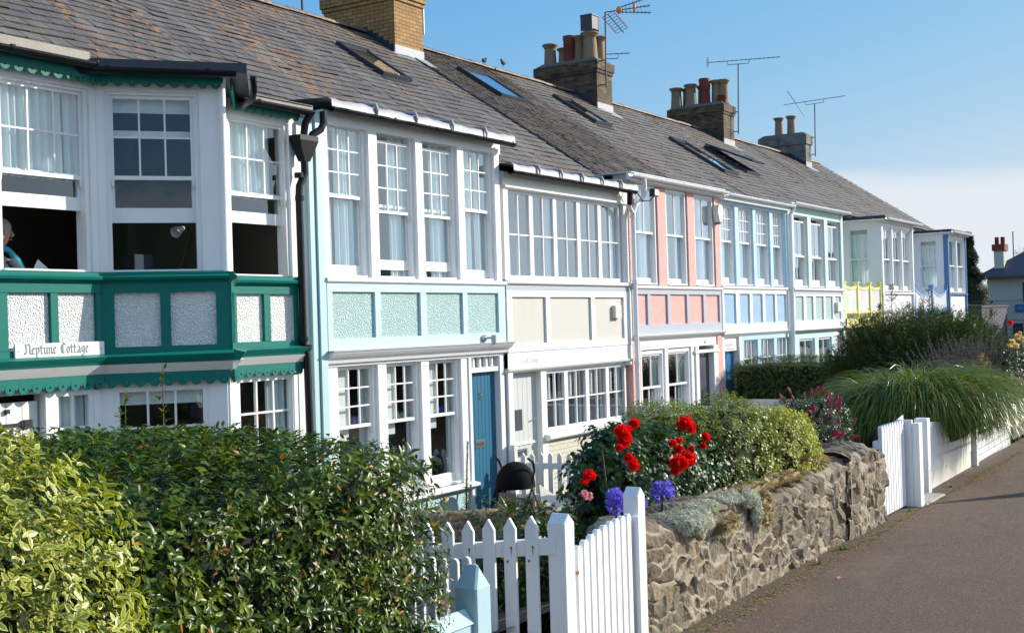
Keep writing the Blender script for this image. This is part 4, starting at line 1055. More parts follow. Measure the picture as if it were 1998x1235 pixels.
text_mesh('house_number', '6', F0, 23.0, 2.28, .12, -.002, 'black_iron', t, ext=.003)
room(t, F0, 19.8, 23.8, .3, 2, 2.62, 5.28, 'room_pale'); room(t, F0, 20.0, 22.6, .6, 4, 0.03, 2.3, 'room_wall')
MB().mat('white_paint').box(19.6, 23.9, -.18, .9, 5.424, 5.436).box(19.6, 23.9, -.14, -.08, 5.30, 5.42).build('eaves_board', parent=t)
half_gutter(t, F0, 19.55, 23.95, -.2, 5.39, 'gutter_white', .06)
q = MB().mat('gutter_white')
q.tube([(20.06, -.2, 5.34), (20.08, -.2, 5.2), (20.08, -.19, 5.06), (20.0, -.16, 4.94), (19.85, -.13, 4.86), (19.78, -.12, 4.74), (19.74, -.12, 4.6), (19.72, -.12, .1)], .042, 12)
q.tube([(19.52, -.16, 4.86), (19.56, -.15, 4.78), (19.74, -.13, 4.68)], .042, 10)
for z in (4.62, 3.45, 2.0): q.tube([(19.73, -.12, z), (19.73, -.12, z + .06)], .054, 12)
q.mat('gutter_black').tube([(19.5, -.2, 5.05), (19.5, -.18, 4.83)], .05, 10)
q.build('downpipe', parent=t)
al = MB().mat('cream').prism([(23.56, 5.02), (23.62, 5.10), (23.70, 5.12), (23.78, 5.10), (23.84, 5.02), (23.84, 4.92), (23.76, 4.76), (23.64, 4.76), (23.56, 4.92)], -.15, -.031)
al.mat('royal_blue').prism([(23.64, 4.76), (23.76, 4.76), (23.73, 4.71), (23.67, 4.71)], -.14, -.04)
al = tag(al.build('alarm_box', bevel=.004), 'cream shield-shaped alarm box with blue base on the pink pier', 'alarm box')
MB().mat('sky_paint').box(23.63, 23.77, -.153, -.151, 4.97, 5.02).mat('petal_pinkwhite').box(23.62, 23.78, -.153, -.151, 4.93, 4.94).build('badge', parent=al)
fl = thing('floodlight', 'black floodlight clipped to the white downpipe bend', 'floodlight', (20.25, -.3, 5.1))
MB().mat('black_iron').box(20.14, 20.34, -.36, -.26, 5.02, 5.16).build('housing', parent=fl, bevel=.006)
MB().mat('cream').box(20.16, 20.32, -.366, -.361, 5.04, 5.14).build('lens', parent=fl)
MB().mat('black_iron').tube([(20.24, -.3, 5.02), (20.15, -.26, 4.94), (19.98, -.2, 4.93), (19.8, -.2, 5.05), (19.62, -.2, 5.2)], .01, 6).build('cable', parent=fl)

# powder-blue cottage
t = C5 = thing('terraced_cottage', 'powder blue cottage with many-paned upper windows and a cobalt door', 'house', (26, 0, 0), GRP)
shell(t, 23.9, 28.05); slates(t, 23.9, 28.0, 0.4, 5.5, 'slate', 0.225, 0.28, seed=12)
skylight(t, 25.15, 25.95, 3.5, 4.65)
for k, (a, b) in enumerate([(24.0, 24.76), (24.97, 25.80), (25.98, 26.84), (27.02, 27.74)]):
    sash(t, F0, a, b, 3.47, 5.20, 4.38, 4, 3, curtain=[(0, .22, 0, 1), (.55, 1, 0, 1)], bot=.14, vin=.02)
posts(t, F0, [(23.9, 24.0), (24.76, 24.97), (25.80, 25.98), (26.84, 27.02), (27.74, 27.9)], 3.46, 5.22, 'sky_paint', -.02, .2)
head_beam(t, F0, 23.9, 27.95, 5.17, 5.33, 'sky_paint', -.025, .3)
MB().mat('white_paint').box(23.92, 28.0, -.15, .9, 5.334, 5.36).box(23.92, 28.0, -.15, -.03, 5.24, 5.334).build('eaves_board', parent=t)
mould(t, F0, 23.9, 27.95, 3.40, SILL, 'white_paint', 'sill')
panels(t, F0, 23.92, 27.92, 2.65, 3.29, [(24.02, 24.66), (24.87, 25.45), (25.61, 26.22), (26.38, 27.0), (27.13, 27.74)], 'dash_blue', 'white_paint', topz=3.38, botz=2.46)
mould(t, F0, 23.9, 27.95, 2.38, [(-.06, .05), (-.08, .07), (-.02, .08), (.1, .08), (.1, -.02), (.02, -.02)], 'white_paint', 'cornice')
head_beam(t, F0, 25.05, 27.95, 2.29, 2.39, 'sky_paint', .0, .3)
for a, b in ((25.13, 25.93), (26.14, 26.94), (27.14, 27.88)): casement(t, F0, a, b, 1.45, 2.30, 3, 2, curtain=[(.0, .3, 0, 1), (.75, 1, 0, 1)], fw=.04)
posts(t, F0, [(25.03, 25.13), (25.93, 26.14), (26.94, 27.14)], 1.4, 2.3, 'sky_paint', 0, .3)
MB().mat('sky_paint').box(25.0, 27.95, .03, .3, 0, 1.43).build('plinth', parent=t)
MB().mat('white_paint').box(23.92, 24.04, .0, .3, 0, 2.4).box(24.86, 25.03, .0, .3, 0, 2.4).box(24.04, 24.86, .05, .3, 2.08, 2.40).build('door_frame', parent=t, bevel=.004)
d = planks_door(t, F0, 24.06, 24.84, 0.02, 2.06, 'door_cobalt', 4, .14)
text_mesh('house_number', '5', F0, 24.36, 1.92, .12, .132, 'black_iron', d, ext=.004)
nb = MB().mat('white_paint').box(24.08, 24.74, .03, .048, 2.13, 2.30).build('name_board')
tag(nb, 'small white name board over the cobalt door', 'sign')
text_mesh('lettering', 'Shingleside', F0, 24.12, 2.18, .13, .029, 'pale_ink', nb, shear=.15, sx=.78, ext=.001)
room(t, F0, 24, 27.8, .3, 2, 2.62, 5.2, 'room_pale'); room(t, F0, 25, 27.8, .4, 4, 0.03, 2.32, 'room_dark')
half_gutter(t, F0, 23.98, 28.0, -.2, 5.37, 'gutter_white', .06)
chimney(t, 27.6, 28.42, 4.72, 6.5, 9.5, 'brick_sooty', [(28.0, 6.3, .62, .14, 'pot_buff', 'roll'), (28.15, 5.98, .5, .12, 'pot_buff', 'roll'), (27.95, 5.68, .74, .13, 'pot_red', 'red'), (28.05, 5.42, .72, .14, 'pot_buff', 'roll'), (27.9, 5.05, .74, .16, 'pot_buff', 'roll'), (28.2, 4.95, .66, .14, 'pot_buff', 'roll')])
q = MB().mat('lead_dark').box(27.72, 28.08, 4.88, 5.20, 10.28, 10.62).mat('dark_metal').box(27.70, 28.10, 4.86, 5.22, 10.62, 10.65).box(27.71, 27.74, 4.87, 5.21, 10.24, 10.62).box(28.06, 28.09, 4.87, 5.21, 10.24, 10.62)
tag(q.build('chimney_cowl', bevel=.004), 'boxy grey metal cowl on top of a buff chimney pot', 'chimney cowl')

# pale green cottage
t = C4 = thing('terraced_cottage', 'pale green cottage with three shuttered upper windows and white battens', 'house', (30.1, 0, 0), GRP)
shell(t, 28.05, 32.2); slates(t, 28.05, 32.2, 0.45, 5.5, 'slate', 0.225, 0.28, seed=14)
skylight(t, 29.62, 30.55, 2.2, 3.75, blind=True)
skylight(t, 31.9, 32.9, 2.5, 3.75, open_=.28)
for b_ in ((28.0, 28.28, -.04, .2, 0, 5.4), (32.02, 32.2, -.04, 1.3, 0, 5.4)): MB().mat('frost_green').box(*b_).build('corner_post', parent=t, bevel=.004)
for a, b in ((28.46, 29.44), (29.70, 30.72), (30.98, 32.0)): 
    w_ = sash(t, F0, a, b, 3.47, 5.22, 4.24, 2, 1, lnx=2, up=(4.2, 5.08), curtain=None, bot=.16, vin=.02)
    q = MB().mat('blind')
    for i in range(38):
        z = 3.6 + i * .041; q.box(a + .06, a + (b - a) * .5, .22, .235, z, z + .028)
    q.build('shutter', parent=w_)
    drape(w_, F0, a, b, 3.5, 5.2, .3, [(.55, .95, 0, 1)])
posts(t, F0, [(28.28, 28.46), (29.44, 29.70), (30.72, 30.98)], 3.46, 5.22, 'frost_green', -.02, .2)
head_beam(t, F0, 28.2, 32.05, 5.20, 5.40, 'frost_green', -.025, .3)
MB().mat('white_paint').box(28.0, 32.25, -.2, .9, 5.404, 5.42).build('eaves_board', parent=t)
mould(t, F0, 28.28, 32.1, 3.40, SILL, 'white_paint', 'sill')
panels(t, F0, 28.28, 32.04, 2.66, 3.25, [(28.37, 28.95), (29.15, 29.67), (29.86, 30.46), (30.62, 31.19), (31.40, 31.88)], 'dash_green', 'white_paint', topz=3.29, botz=2.44)
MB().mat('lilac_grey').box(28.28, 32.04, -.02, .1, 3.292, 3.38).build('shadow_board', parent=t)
mould(t, F0, 28.26, 32.15, 2.36, [(-.10, .05), (-.12, .07), (-.02, .08), (.1, .08), (.1, -.02), (.02, -.02)], 'lead', 'cornice')
MB().mat('frost_green').box(28.28, 31.40, .0, .3, 2.22, 2.37).box(28.28, 28.66, .0, .3, 0, 2.22).box(29.80, 30.08, .0, .3, .9, 2.22).box(31.12, 31.42, .0, .3, 0, 2.22).box(28.66, 31.12, .02, .3, 0, .9).build('ground_floor_frame', parent=t)
for a, b in ((28.66, 29.80), (30.08, 31.12)):
    w_ = casement(t, F0, a, b, .9, 2.22, 2, 1, fw=.05)
    q = MB().mat('blind')
    for i in range(26): q.box(a + .06, a + (b - a) * .48, .16, .19, 1.0 + i * .045, 1.018 + i * .045)
    q.build('blind', parent=w_)
MB().mat('white_paint').box(31.42, 31.56, .0, .3, 0, 2.37).box(31.98, 32.02, .0, .3, 0, 2.37).box(31.56, 31.98, .02, .3, 2.25, 2.37).build('door_frame', parent=t)
MB().mat('dark_door').box(31.56, 31.98, .2, .25, 0.02, 2.24).build('door', parent=t)
room(t, F0, 28.3, 32, .45, 4, 2.62, 5.2, 'room_wall'); room(t, F0, 28.3, 31.5, .4, 4, 0.03, 2.3, 'room_dark')
half_gutter(t, F0, 28.0, 32.3, -.2, 5.46, 'gutter_white', .06)
MB().mat('gutter_white').tube([(28.02, -.2, 5.4), (28.0, -.18, 5.28), (27.93, -.12, 5.15), (27.93, -.10, .1)], .045, 12).build('downpipe', parent=t)
al = MB().mat('cream').box(31.36, 31.58, -.12, -.035, 2.86, 3.10).mat('royal_blue').box(31.38, 31.56, -.11, -.04, 2.82, 2.858)
tag(al.build('alarm_box', bevel=.006), 'cream rectangular alarm box with blue base on the pale green panels', 'alarm box')

# far cottages with balconies and projecting bays
def far_cottage(t, x0, xb, x1, trim, rail, railpost, seed, skirt, bayx1, nwin, dips, ystep=1.3):
    slates(t, x0, x1, 1.0, 5.5, 'slate', 0.225, 0.28, seed=seed)
    # recess wall and bay side facing back along the terrace
    shell(t, x0, x1, right=(x1 > 44))
    wall_with_holes(t, F0, x0, xb, 0, 5.75, [(x0 + .9, x0 + 2.2, 2.9, 5.1)], ystep, ystep + .15, 'white_paint')
    FS = Fr(xb, ystep, -math.pi / 2)         # u runs from the recess to the street
    L_ = ystep
    wall_with_holes(t, FS, 0, L_, 2.4, 5.45, [(L_ - .95, L_ - .28, 3.5, 5.30)], .0, .12, 'white_paint')
    sash(t, FS, L_ - .95, L_ - .28, 3.5, 5.30, 4.35, 1, 1, curtain=[(0, 1, .1, 1)], vin=.0)
    for b_ in ((xb - .01, xb + .14), (bayx1 - .12, bayx1)): MB().mat(trim).box(*b_, -.06, .1, 2.4, 5.42).build('corner_post', parent=t)
    w = (bayx1 - .12 - xb - .14); n = nwin
    for k in range(n):
        a = xb + .14 + w * k / n + .05; b = xb + .14 + w * (k + 1) / n - .05
        sash(t, F0, a, b, 3.42, 5.30, 4.34, 2 if n == 3 else 1, 1, curtain=[(0, .7, 0, .5), (.6, 1, 0, 1)], bot=.14, vin=.0)
        MB().mat('white_paint').box(b, min(b + .1, bayx1 - .12), -.03, .15, 3.4, 5.32).build('window_post', parent=t)
    MB().mat('white_paint').box(xb + .14, xb + .19, -.03, .15, 3.4, 5.32).box(xb + .1, bayx1 - .05, -.02, .3, 5.30, 5.44).build('head_beam', parent=t)
    mould(t, F0, xb - .03, bayx1 + .05, 3.34, SILL, trim if skirt == 'dash_white' else 'white_paint', 'sill')
    q = MB().mat(skirt)
    q.box(xb, bayx1, -.0, .15, 2.5, 3.33).box(bayx1 - .12, bayx1, 0.15, ystep, 2.5, 5.44)
    q.box(xb, xb + .12, .15, ystep, 0, 2.45).box(xb + .3, bayx1 - .3, .3, .45, 0, 2.45)
    q.build('bay_skirt', parent=t)
    MB().mat('white_paint').sweep([(-.10, 2.42), (-.10, 2.46), (.02, 2.52), (ystep, 2.52), (ystep, 2.42)], xb - .05, bayx1 + .12).build('cornice', parent=t)
    q = MB().mat('lead_dark').box(xb - .15, bayx1 + .15, -.22, ystep + .3, 5.50, 5.60)
    q.mat('white_paint').box(xb - .12, bayx1 + .1, -.15, ystep, 5.44, 5.499)
    q.build('bay_roof', parent=t)
    half_gutter(t, F0, xb - .2, bayx1 + .2, -.28, 5.52, 'gutter_white', .06)
    half_gutter(t, FS, 0.0, L_ + .2, -.2, 5.50, 'gutter_white', .055, name='gutter')
    half_gutter(t, F0, x0 + .05, xb - .25, ystep - .25, 5.62, 'gutter_white', .055)
    room(t, F0, xb + .42, bayx1 - .1, .4, 2.0, 2.62, 5.4, 'room_pale')
    room(t, F0, x0 + .2, xb - .1, ystep + .16, 4, 2.62, 5.4, 'room_dark')
    casement(t, Fr(0, ystep), x0 + .9, x0 + 2.2, 2.9, 5.1, 2, 3, curtain=[(0, .3, 0, 1)])
    # balcony
    b0, b1 = x0 + .08, xb - .02
    MB().mat(rail).box(b0, b1, -.02, ystep - .01, 2.42, 2.66).build('balcony_floor', parent=t)
    bal = MB().mat(rail).box(b0, b1, .0, .07, 2.80, 2.88).build('balcony_rail', parent=t)
    n = len(dips); 
    for k in range(n):
        a = b0 + (b1 - b0) * k / n; c = b0 + (b1 - b0) * (k + 1) / n
        q = MB().mat(railpost).box(a, a + .11, -.02, .09, 2.5, 3.62).box(a - .02, a + .13, -.04, .11, 3.62, 3.66); q.build('balcony_post', parent=bal)
        m_ = 14
        top = lambda s_: 3.56 - dips[k] * math.sin(math.pi * s_)
        q = MB().mat(rail)
        for i in range(m_):
            s0, s1 = i / m_, (i + 1) / m_; xa, xc = a + .11 + (c - a - .11) * s0, a + .11 + (c - a - .11) * s1
            q.prism([(xa, top(s0) - .07), (xc, top(s1) - .07), (xc, top(s1)), (xa, top(s0))], .0, .06)
        q.build('top_rail', parent=bal)
        q = MB().mat('white_paint')
        m_ = max(6, int((c - a) / .11))
        for i in range(m_):
            s_ = (i + .5) / m_; x = a + .11 + (c - a - .11) * s_; q.box(x - .03, x + .03, .015, .04, 2.86, top(s_) - .06)
        q.build('baluster', parent=bal)
    MB().mat(railpost).box(b1 - .1, b1, -.02, .09, 2.5, 3.7).build('balcony_post', parent=bal)
t = C3 = thing('terraced_cottage', 'white cottage with a yellow balcony and a three-window bay', 'house', (35.7, 0, 0), GRP)
far_cottage(t, 32.2, 35.8, 39.4, 'white_paint', 'yellow_paint', 'yellow_paint', 17, 'white_paint', 39.3, 3, [.05, .05, .05])
MB().mat('pale_yellow').box(32.25, 35.7, 1.28, 1.299, 0, 2.4).build('ground_floor_wall', parent=t)
chimney(t, 35.85, 36.7, 4.72, 6.55, 9.5, 'brick_sooty', [(36.1, 6.4, .66, .15, 'pot_buff', 'roll'), (36.4, 6.15, .66, .13, 'pot_buff', 'roll'), (36.1, 5.9, .72, .15, 'pot_buff', 'roll'), (36.45, 5.65, .7, .13, 'pot_buff', 'roll'), (36.1, 5.42, .84, .14, 'pot_red', 'red'), (36.3, 5.12, .78, .13, 'pot_buff', 'roll'), (36.35, 4.9, .78, .14, 'pot_buff', 'roll'), (36.15, 4.86, .26, .12, 'pot_red', 'plain')])
t = C2 = thing('terraced_cottage', 'last cottage of the terrace, white with blue corner posts and a blue balcony', 'house', (43, 0, 0), GRP)
far_cottage(t, 39.4, 43.95, 47.3, 'royal_blue', 'light_royal', 'royal_blue', 19, 'dash_white', 46.75, 2, [.22, .22])
MB().mat('light_royal').box(39.5, 43.8, 1.28, 1.299, 0, 2.4).build('ground_floor_wall', parent=t)
chimney(t, 43.6, 44.2, 4.75, 6.5, 9.4, 'render_grey', [(43.9, 5.85, .7, .13, 'pot_buff', 'roll'), (43.9, 5.38, .72, .13, 'pot_buff', 'roll')], corbel=False)
stw = MB().mat('white_paint').prism([(46.9, 0), (50.5, 0), (50.5, .6), (46.9, 2.45)], -.2, -.05)
tag(stw.build('stair_parapet', bevel=.01), 'white sloping stair parapet at the far end of the terrace', 'parapet')

# ------------------------------------------------------------ aerials on the chimneys
def aerial(name, label, base, top, boom_dir, blen, nel, el, kind):
    t = thing(name, label, 'aerial', base)
    MB().mat('dark_metal').tube([base, top], .021, 8).build('mast', parent=t)
    bd = Vector(boom_dir).normalized(); side = Vector((bd.y, -bd.x, 0)).normalized(); up = side.cross(bd)
    tp = Vector(top)
    if kind == 'grid':
        for a_, z_ in ((.13, .14), (0, 0), (-.11, -.12)):
            p0 = tp + bd * .30 + up * z_ * .35; p1 = tp + bd * 1.15 + up * z_ * 1.5
            q = MB().mat('dark_metal').tube([p0, p1], .013, 6)
            for i in range(9):
                c = p0.lerp(p1, (i + .5) / 9); q.tube([c - side * .07 - up * .03, c + side * .07 + up * .03], .006, 5)
            q.build('boom', parent=t)
        c = tp + bd * .36; MB().mat('dark_metal').tube([tp, c], .014, 6).build('boom', parent=t)
        for c_, r_ in ((c, (.08, .08, .10)), (tp + bd * .75, (.04, .04, .13))): MB().mat('orange_plastic').ball(tuple(c_), r_, 6).build('dipole_box', parent=t)
        q = MB().mat('red_plastic'); g0 = tp + bd * .06 - up * .06
        dn = (bd * .35 - up * .55).normalized()
        for s_ in (-.24, .24): q.tube([g0 + side * s_ + bd * s_ * .5, g0 + side * s_ + bd * s_ * .5 + dn * .55], .012, 6)
        q.mat('dark_metal')
        for i in range(8): q.tube([g0 - side * .24 - bd * .12 + dn * .55 * i / 7, g0 + side * .24 + bd * .12 + dn * .55 * i / 7], .007, 5)
        q.tube([g0, g0 + dn * .62], .012, 6)
        q.build('reflector', parent=t)
    else:
        q = MB().mat('dark_metal'); s0 = tp - bd * blen * (.42 if kind == 'yagi' else .5); s1 = tp + bd * blen * (.58 if kind == 'yagi' else .5)
        z_ = Vector((0, 0, .12)); s0 += z_; s1 += z_
        q.tube([s0, s1], .011, 6)
        for i in range(nel):
            c = s0.lerp(s1, .12 + .88 * (i + .5) / nel); q.tube([c - side * el, c + side * el], .006, 5)
        q.tube([tp - bd * .35 + z_, tp - bd * .33, tp, tp + bd * .33, tp + bd * .35 + z_], .011, 6)
        q.build('boom', parent=t)
        q = MB().mat('dark_metal')
        if kind == 'yagi':
            for dz in (-.14, -.05, .05, .14): q.tube([s0 - side * .13 + Vector((0, 0, dz)), s0 + side * .13 + Vector((0, 0, dz))], .008, 5)
            for ds_ in (-.13, .13): q.tube([s0 + side * ds_ + Vector((0, 0, -.14)), s0 + side * ds_ + Vector((0, 0, .14))], .008, 5)
        else:
            e = s0 + bd * .45
            q.tube([s0, e], .01, 5)
            q.tube([e, e - bd * .30 + Vector((0, 0, .5))], .012, 5).tube([e, e - bd * .05 + Vector((0, 0, -.55)) + bd * .35], .012, 5)
        q.build('reflector', parent=t)
    for z in (base[2] + .08, base[2] + .7):
        MB().mat('dark_metal').tube([(base[0], base[1], z), (base[0], base[1] + .3, z)], .015, 6).build('bracket', parent=t)
    return t
rt = (math.sin(PSI), -math.cos(PSI), 0.0)
aerial('tv_aerial', 'aerial with red wire reflector and orange parts on the sooty stack', (27.68, 4.50, 8.7), (27.74, 4.50, 10.62), (rt[0], rt[1], .12), 1.8, 8, .1, 'grid')
aerial('tv_aerial', 'small aerial low on the right side of the stack with the metal cowl', (28.62, 5.0, 8.75), (28.62, 5.0, 9.65), (rt[0], rt[1], .02), 1.3, 8, .12, 'x')
aerial('tv_aerial', 'long aerial on a tall black mast beside the stack with red pots', (36.62, 4.55, 8.55), (36.78, 4.55, 10.78), (rt[0], rt[1], .05), 2.3, 14, .16, 'yagi')
aerial('tv_aerial', 'aerial with a forked back end beside the grey rendered stack', (44.2, 4.6, 8.6), (44.3, 4.6, 10.55), (rt[0], rt[1], .12), 2.3, 10, .12, 'x')
m1 = thing('aerial_mast', 'short grey pole bracketed to the nearest yellow brick stack', 'mast', (20.25, 4.8, 8.8))
MB().mat('steel').tube([(20.25, 4.75, 8.72), (20.25, 4.75, 9.9)], .022, 8).build('mast', parent=m1)
MB().mat('dark_metal').tube([(20.25, 4.75, 8.9), (20.1, 4.8, 8.9)], .02, 6).tube([(20.25, 4.75, 9.1), (20.1, 4.8, 9.1)], .02, 6).build('bracket', parent=m1)
tag(MB().mat('dark_metal').tube([(17.9, 5.9, 8.5), (17.9, 5.9, 10.2)], .025, 8).build('vent_pole'), 'thin dark pole above the ridge left of the yellow brick stack', 'pole')
def bird(x, y, label, face=1):
    q = MB().mat('bird'); z = rz(5.5) + .12 + .05
    q.ball((x, y, z), (.085, .045, .05), 6).ball((x + .075 * face, y, z + .055), (.034, .03, .03), 5)
    q.add([(x - .06 * face, y - .02, z + .01), (x - .06 * face, y + .02, z + .01), (x - .17 * face, y, z - .01)], [(0, 1, 2)])
    q.add([(x + .10 * face, y - .01, z + .06), (x + .10 * face, y + .01, z + .06), (x + .135 * face, y, z + .05)], [(0, 1, 2)])
    q.tube([(x, y - .015, z - .03), (x, y - .015, z - .10)], .004, 4).tube([(x, y + .015, z - .03), (x, y + .015, z - .10)], .004, 4)
    return tag(q.build('small_bird'), label, 'bird')
bird(23.6, 5.5, 'small dark bird standing on the ridge above the brown tiles', 1)
bird(24.1, 5.3, 'small brown bird crouched just below the ridge', -1)
# roof cable beside the tiled roof
q = MB().mat('dark_metal').tube([(19.74, y, rz(y) + .05 + .01 * math.sin(y * 7)) for y in np.linspace(4.6, .3, 16)], .014, 6).tube([(19.82, y, rz(y) + .05 + .01 * math.sin(y * 5)) for y in np.linspace(4.6, .3, 16)], .010, 6)
tag(q.build('roof_cable'), 'pair of cables running down the slates beside the brown tiled roof', 'cable')

# person reading upstairs
_tm = Matrix.Translation((.38, .0, -.05))
pr = thing('person', 'grey-haired person in a dark top and turquoise scarf reading inside the open window', 'person', (7.49, .53, 2.62))
me = bpy.data.meshes.new('body')
J = [((6.95, .62, 3.12), .12, -1), ((6.97, .60, 3.35), .12, 0), ((7.00, .58, 3.55), .11, 1), ((7.02, .56, 3.66), .055, 2), ((7.04, .55, 3.75), .05, 3), ((7.07, .53, 3.86), .09, 4), ((7.06, .54, 3.95), .075, 5),
     ((7.06, .40, 3.58), .04, 2), ((7.16, .32, 3.36), .035, 7), ((7.34, .38, 3.42), .028, 8), ((7.42, .42, 3.44), .03, 9),
     ((6.98, .76, 3.58), .04, 2), ((7.12, .80, 3.36), .035, 11), ((7.32, .66, 3.42), .028, 12), ((7.42, .58, 3.44), .03, 13),
     ((7.10, .50, 3.08), .10, 0), ((7.45, .48, 3.10), .08, 15), ((7.48, .48, 2.70), .05, 16), ((7.08, .74, 3.08), .10, 0), ((7.43, .74, 3.10), .08, 18), ((7.46, .74, 2.70), .05, 19)]
me.from_pydata([j[0] for j in J], [(j[2], i) for i, j in enumerate(J) if j[2] >= 0], [])
bo = bpy.data.objects.new('body', me); COL.objects.link(bo); bo.parent = pr; bo.matrix_parent_inverse = Matrix.Translation(-Vector(pr.location)) @ _tm
md = bo.modifiers.new('skin', 'SKIN'); md.use_smooth_shade = True
for i, j in enumerate(J): me.skin_vertices[0].data[i].radius = (j[1], j[1])
me.skin_vertices[0].data[0].use_root = True
ss = bo.modifiers.new('sub', 'SUBSURF'); ss.levels = ss.render_levels = 2
me.materials.append(MAT['skin'])
q = MB().mat('skin').tube([(7.145, .525, 3.88), (7.178, .522, 3.855), (7.15, .525, 3.84)], .012, 6).ball((7.135, .49, 3.885), .010, 4).ball((7.135, .56, 3.885), .010, 4).ball((7.04, .445, 3.87), (.02, .008, .03), 5).ball((7.145, .53, 3.81), (.012, .025, .008), 4)
q.build('face', parent=pr)
q = MB().mat('hair_grey').ball((7.035, .54, 3.92), (.115, .105, .10), 9).ball((7.0, .54, 3.84), (.085, .10, .09), 8)
q.build('hair', parent=pr)
q = MB().mat('navy_cloth').ball((6.98, .60, 3.45), (.19, .27, .24), 10).ball((6.96, .62, 3.2), (.2, .24, .2), 10).tube([(7.04, .42, 3.58), (7.16, .32, 3.37), (7.30, .37, 3.41)], [.08, .07, .055], 10).tube([(6.98, .78, 3.58), (7.12, .81, 3.37), (7.28, .68, 3.41)], [.08, .07, .055], 10)
q.build('jacket', parent=pr)
q = MB().mat('turquoise_cloth').tube([(7.08, .46, 3.70), (7.12, .40, 3.60), (7.17, .38, 3.48), (7.20, .40, 3.40)], [.025, .04, .04, .03], 8).tube([(7.08, .46, 3.70), (7.0, .50, 3.73), (6.96, .6, 3.72)], [.03, .035, .03], 8)
q.build('scarf', parent=pr)
for yy, s_ in ((.42, 1), (.58, -1)):
    q = MB().mat('skin')
    for k in range(4): q.tube([(7.42 + .004 * k, yy - s_ * .02 + s_ * .015 * k, 3.445), (7.47 - .003 * k, yy - s_ * .02 + s_ * .014 * k, 3.455), (7.485 - .004 * k, yy - s_ * .02 + s_ * .013 * k, 3.43)], [.009, .008, .006], 6)
    q.tube([(7.41, yy - s_ * .02, 3.45), (7.44, yy - s_ * .045, 3.47), (7.46, yy - s_ * .045, 3.475)], [.010, .009, .007], 6)
    q.build('hand', parent=pr)
for c_ in pr.children: c_.matrix_parent_inverse = Matrix.Translation(-Vector(pr.location)) @ _tm
q = MB().mat('paper')
q.add([(7.42, .34, 3.48), (7.62, .34, 3.42), (7.62, .50, 3.40), (7.42, .50, 3.52), (7.62, .66, 3.42), (7.42, .66, 3.48), (7.45, .36, 3.63), (7.34, .33, 3.47), (7.68, .33, 3.44)], [(0, 1, 2, 3), (3, 2, 4, 5), (7, 8, 6)])
q.add([(7.425, .34, 3.476), (7.625, .34, 3.416), (7.625, .50, 3.396), (7.425, .50, 3.516), (7.625, .66, 3.416), (7.425, .66, 3.476)], [(0, 3, 2, 1), (3, 5, 4, 2)])
q.v = [(x + .30, y + .06, z - .06) for x, y, z in q.v]
tag(q.build('newspaper'), 'pale folded newspaper held at the open window sill', 'newspaper')
# ------------------------------------------------------------ fences, walls, gates
def picket(q, fr, u, v, z0, z1, w, tk, tip=.05, round_=False):
    if round_:
        pr = [(u - w / 2, z0)] + [(u + w / 2, z0)] + [(u + w / 2 * math.cos(a), z1 - w / 2 + w / 2 * math.sin(a)) for a in np.linspace(0, math.pi, 7)]
    else: pr = [(u - w / 2, z0), (u + w / 2, z0), (u + w / 2, z1 - tip), (u, z1), (u - w / 2, z1 - tip)]
    return q.prism(pr, v, v + tk)
def post(q, fr, u, v, w, z0, z1, cap=.06):
    q.box(u - w / 2, u + w / 2, v - w / 2, v + w / 2, z0, z1 - cap)
    a, b = w / 2, w / 2
    p = [(u - a, v - b, z1 - cap), (u + a, v - b, z1 - cap), (u + a, v + b, z1 - cap), (u - a, v + b, z1 - cap), (u - a * .05, v - b * 1, z1), (u - a * .05, v + b * 1, z1)]
    q.add(p, [(0, 1, 4), (2, 3, 5), (0, 4, 5, 3), (1, 2, 5, 4)])
# near divider fence, seen face on: u runs from the path towards the cottages
FD = Fr(4.86, -7.10, math.pi / 2)     # u -> +Y, v -> -X
t = thing('picket_fence', 'near white pointed picket fence with rusty nail heads beside the tall hedge', 'fence', (4.86, -6.8, 1.0))
for k in range(9):
    u = .10 + .119 * k
    q = MB(FD).mat('fence_white'); picket(q, FD, u, 0.0, .75, 1.915 - .016 * k + random.uniform(-.006, .006), .066, .018, .05)
    p_ = q.build('picket', parent=t, bevel=.002)
    if k in (0, 1, 3, 4, 6):
        q = MB(FD).mat('rust')
        for du, z in ((-.01, 1.765), (.012, 1.70)): q.prism([(u + du + .006 * math.cos(a), z - .012 * k + .008 * math.sin(a)) for a in np.linspace(0, 5.5, 7)], .0175, .0192)
        for (dz, h) in ((.0, .03), ): q.prism([(u - .013, 1.758 - .012 * k), (u - .007, 1.758 - .012 * k), (u - .009, 1.72 - .012 * k)], .0175, .0190)
        q.build('rust_stain', parent=p_)
def rail(t, fr, u0, u1, za, zb, v0, v1, h, mat='fence_white', name='rail'):
    q = MB(fr).mat(mat); p = [(u0, v0, za), (u1, v0, zb), (u1, v1, zb), (u0, v1, za), (u0, v0, za + h), (u1, v0, zb + h), (u1, v1, zb + h), (u0, v1, za + h)]
    return q.add(p, [(3, 2, 1, 0), (4, 5, 6, 7), (0, 1, 5, 4), (1, 2, 6, 5), (2, 3, 7, 6), (3, 0, 4, 7)]).build(name, parent=t, bevel=.002)
rail(t, FD, -.02, 1.15, 1.735, 1.60, -.045, -.0, .075); rail(t, FD, -.02, 1.15, 1.05, .95, -.045, -.0, .075)
q = MB().mat('fence_white'); post(q, F0, 4.915, -7.12, .092, .7, 1.92, .045); q.build('post', parent=t, bevel=.004)
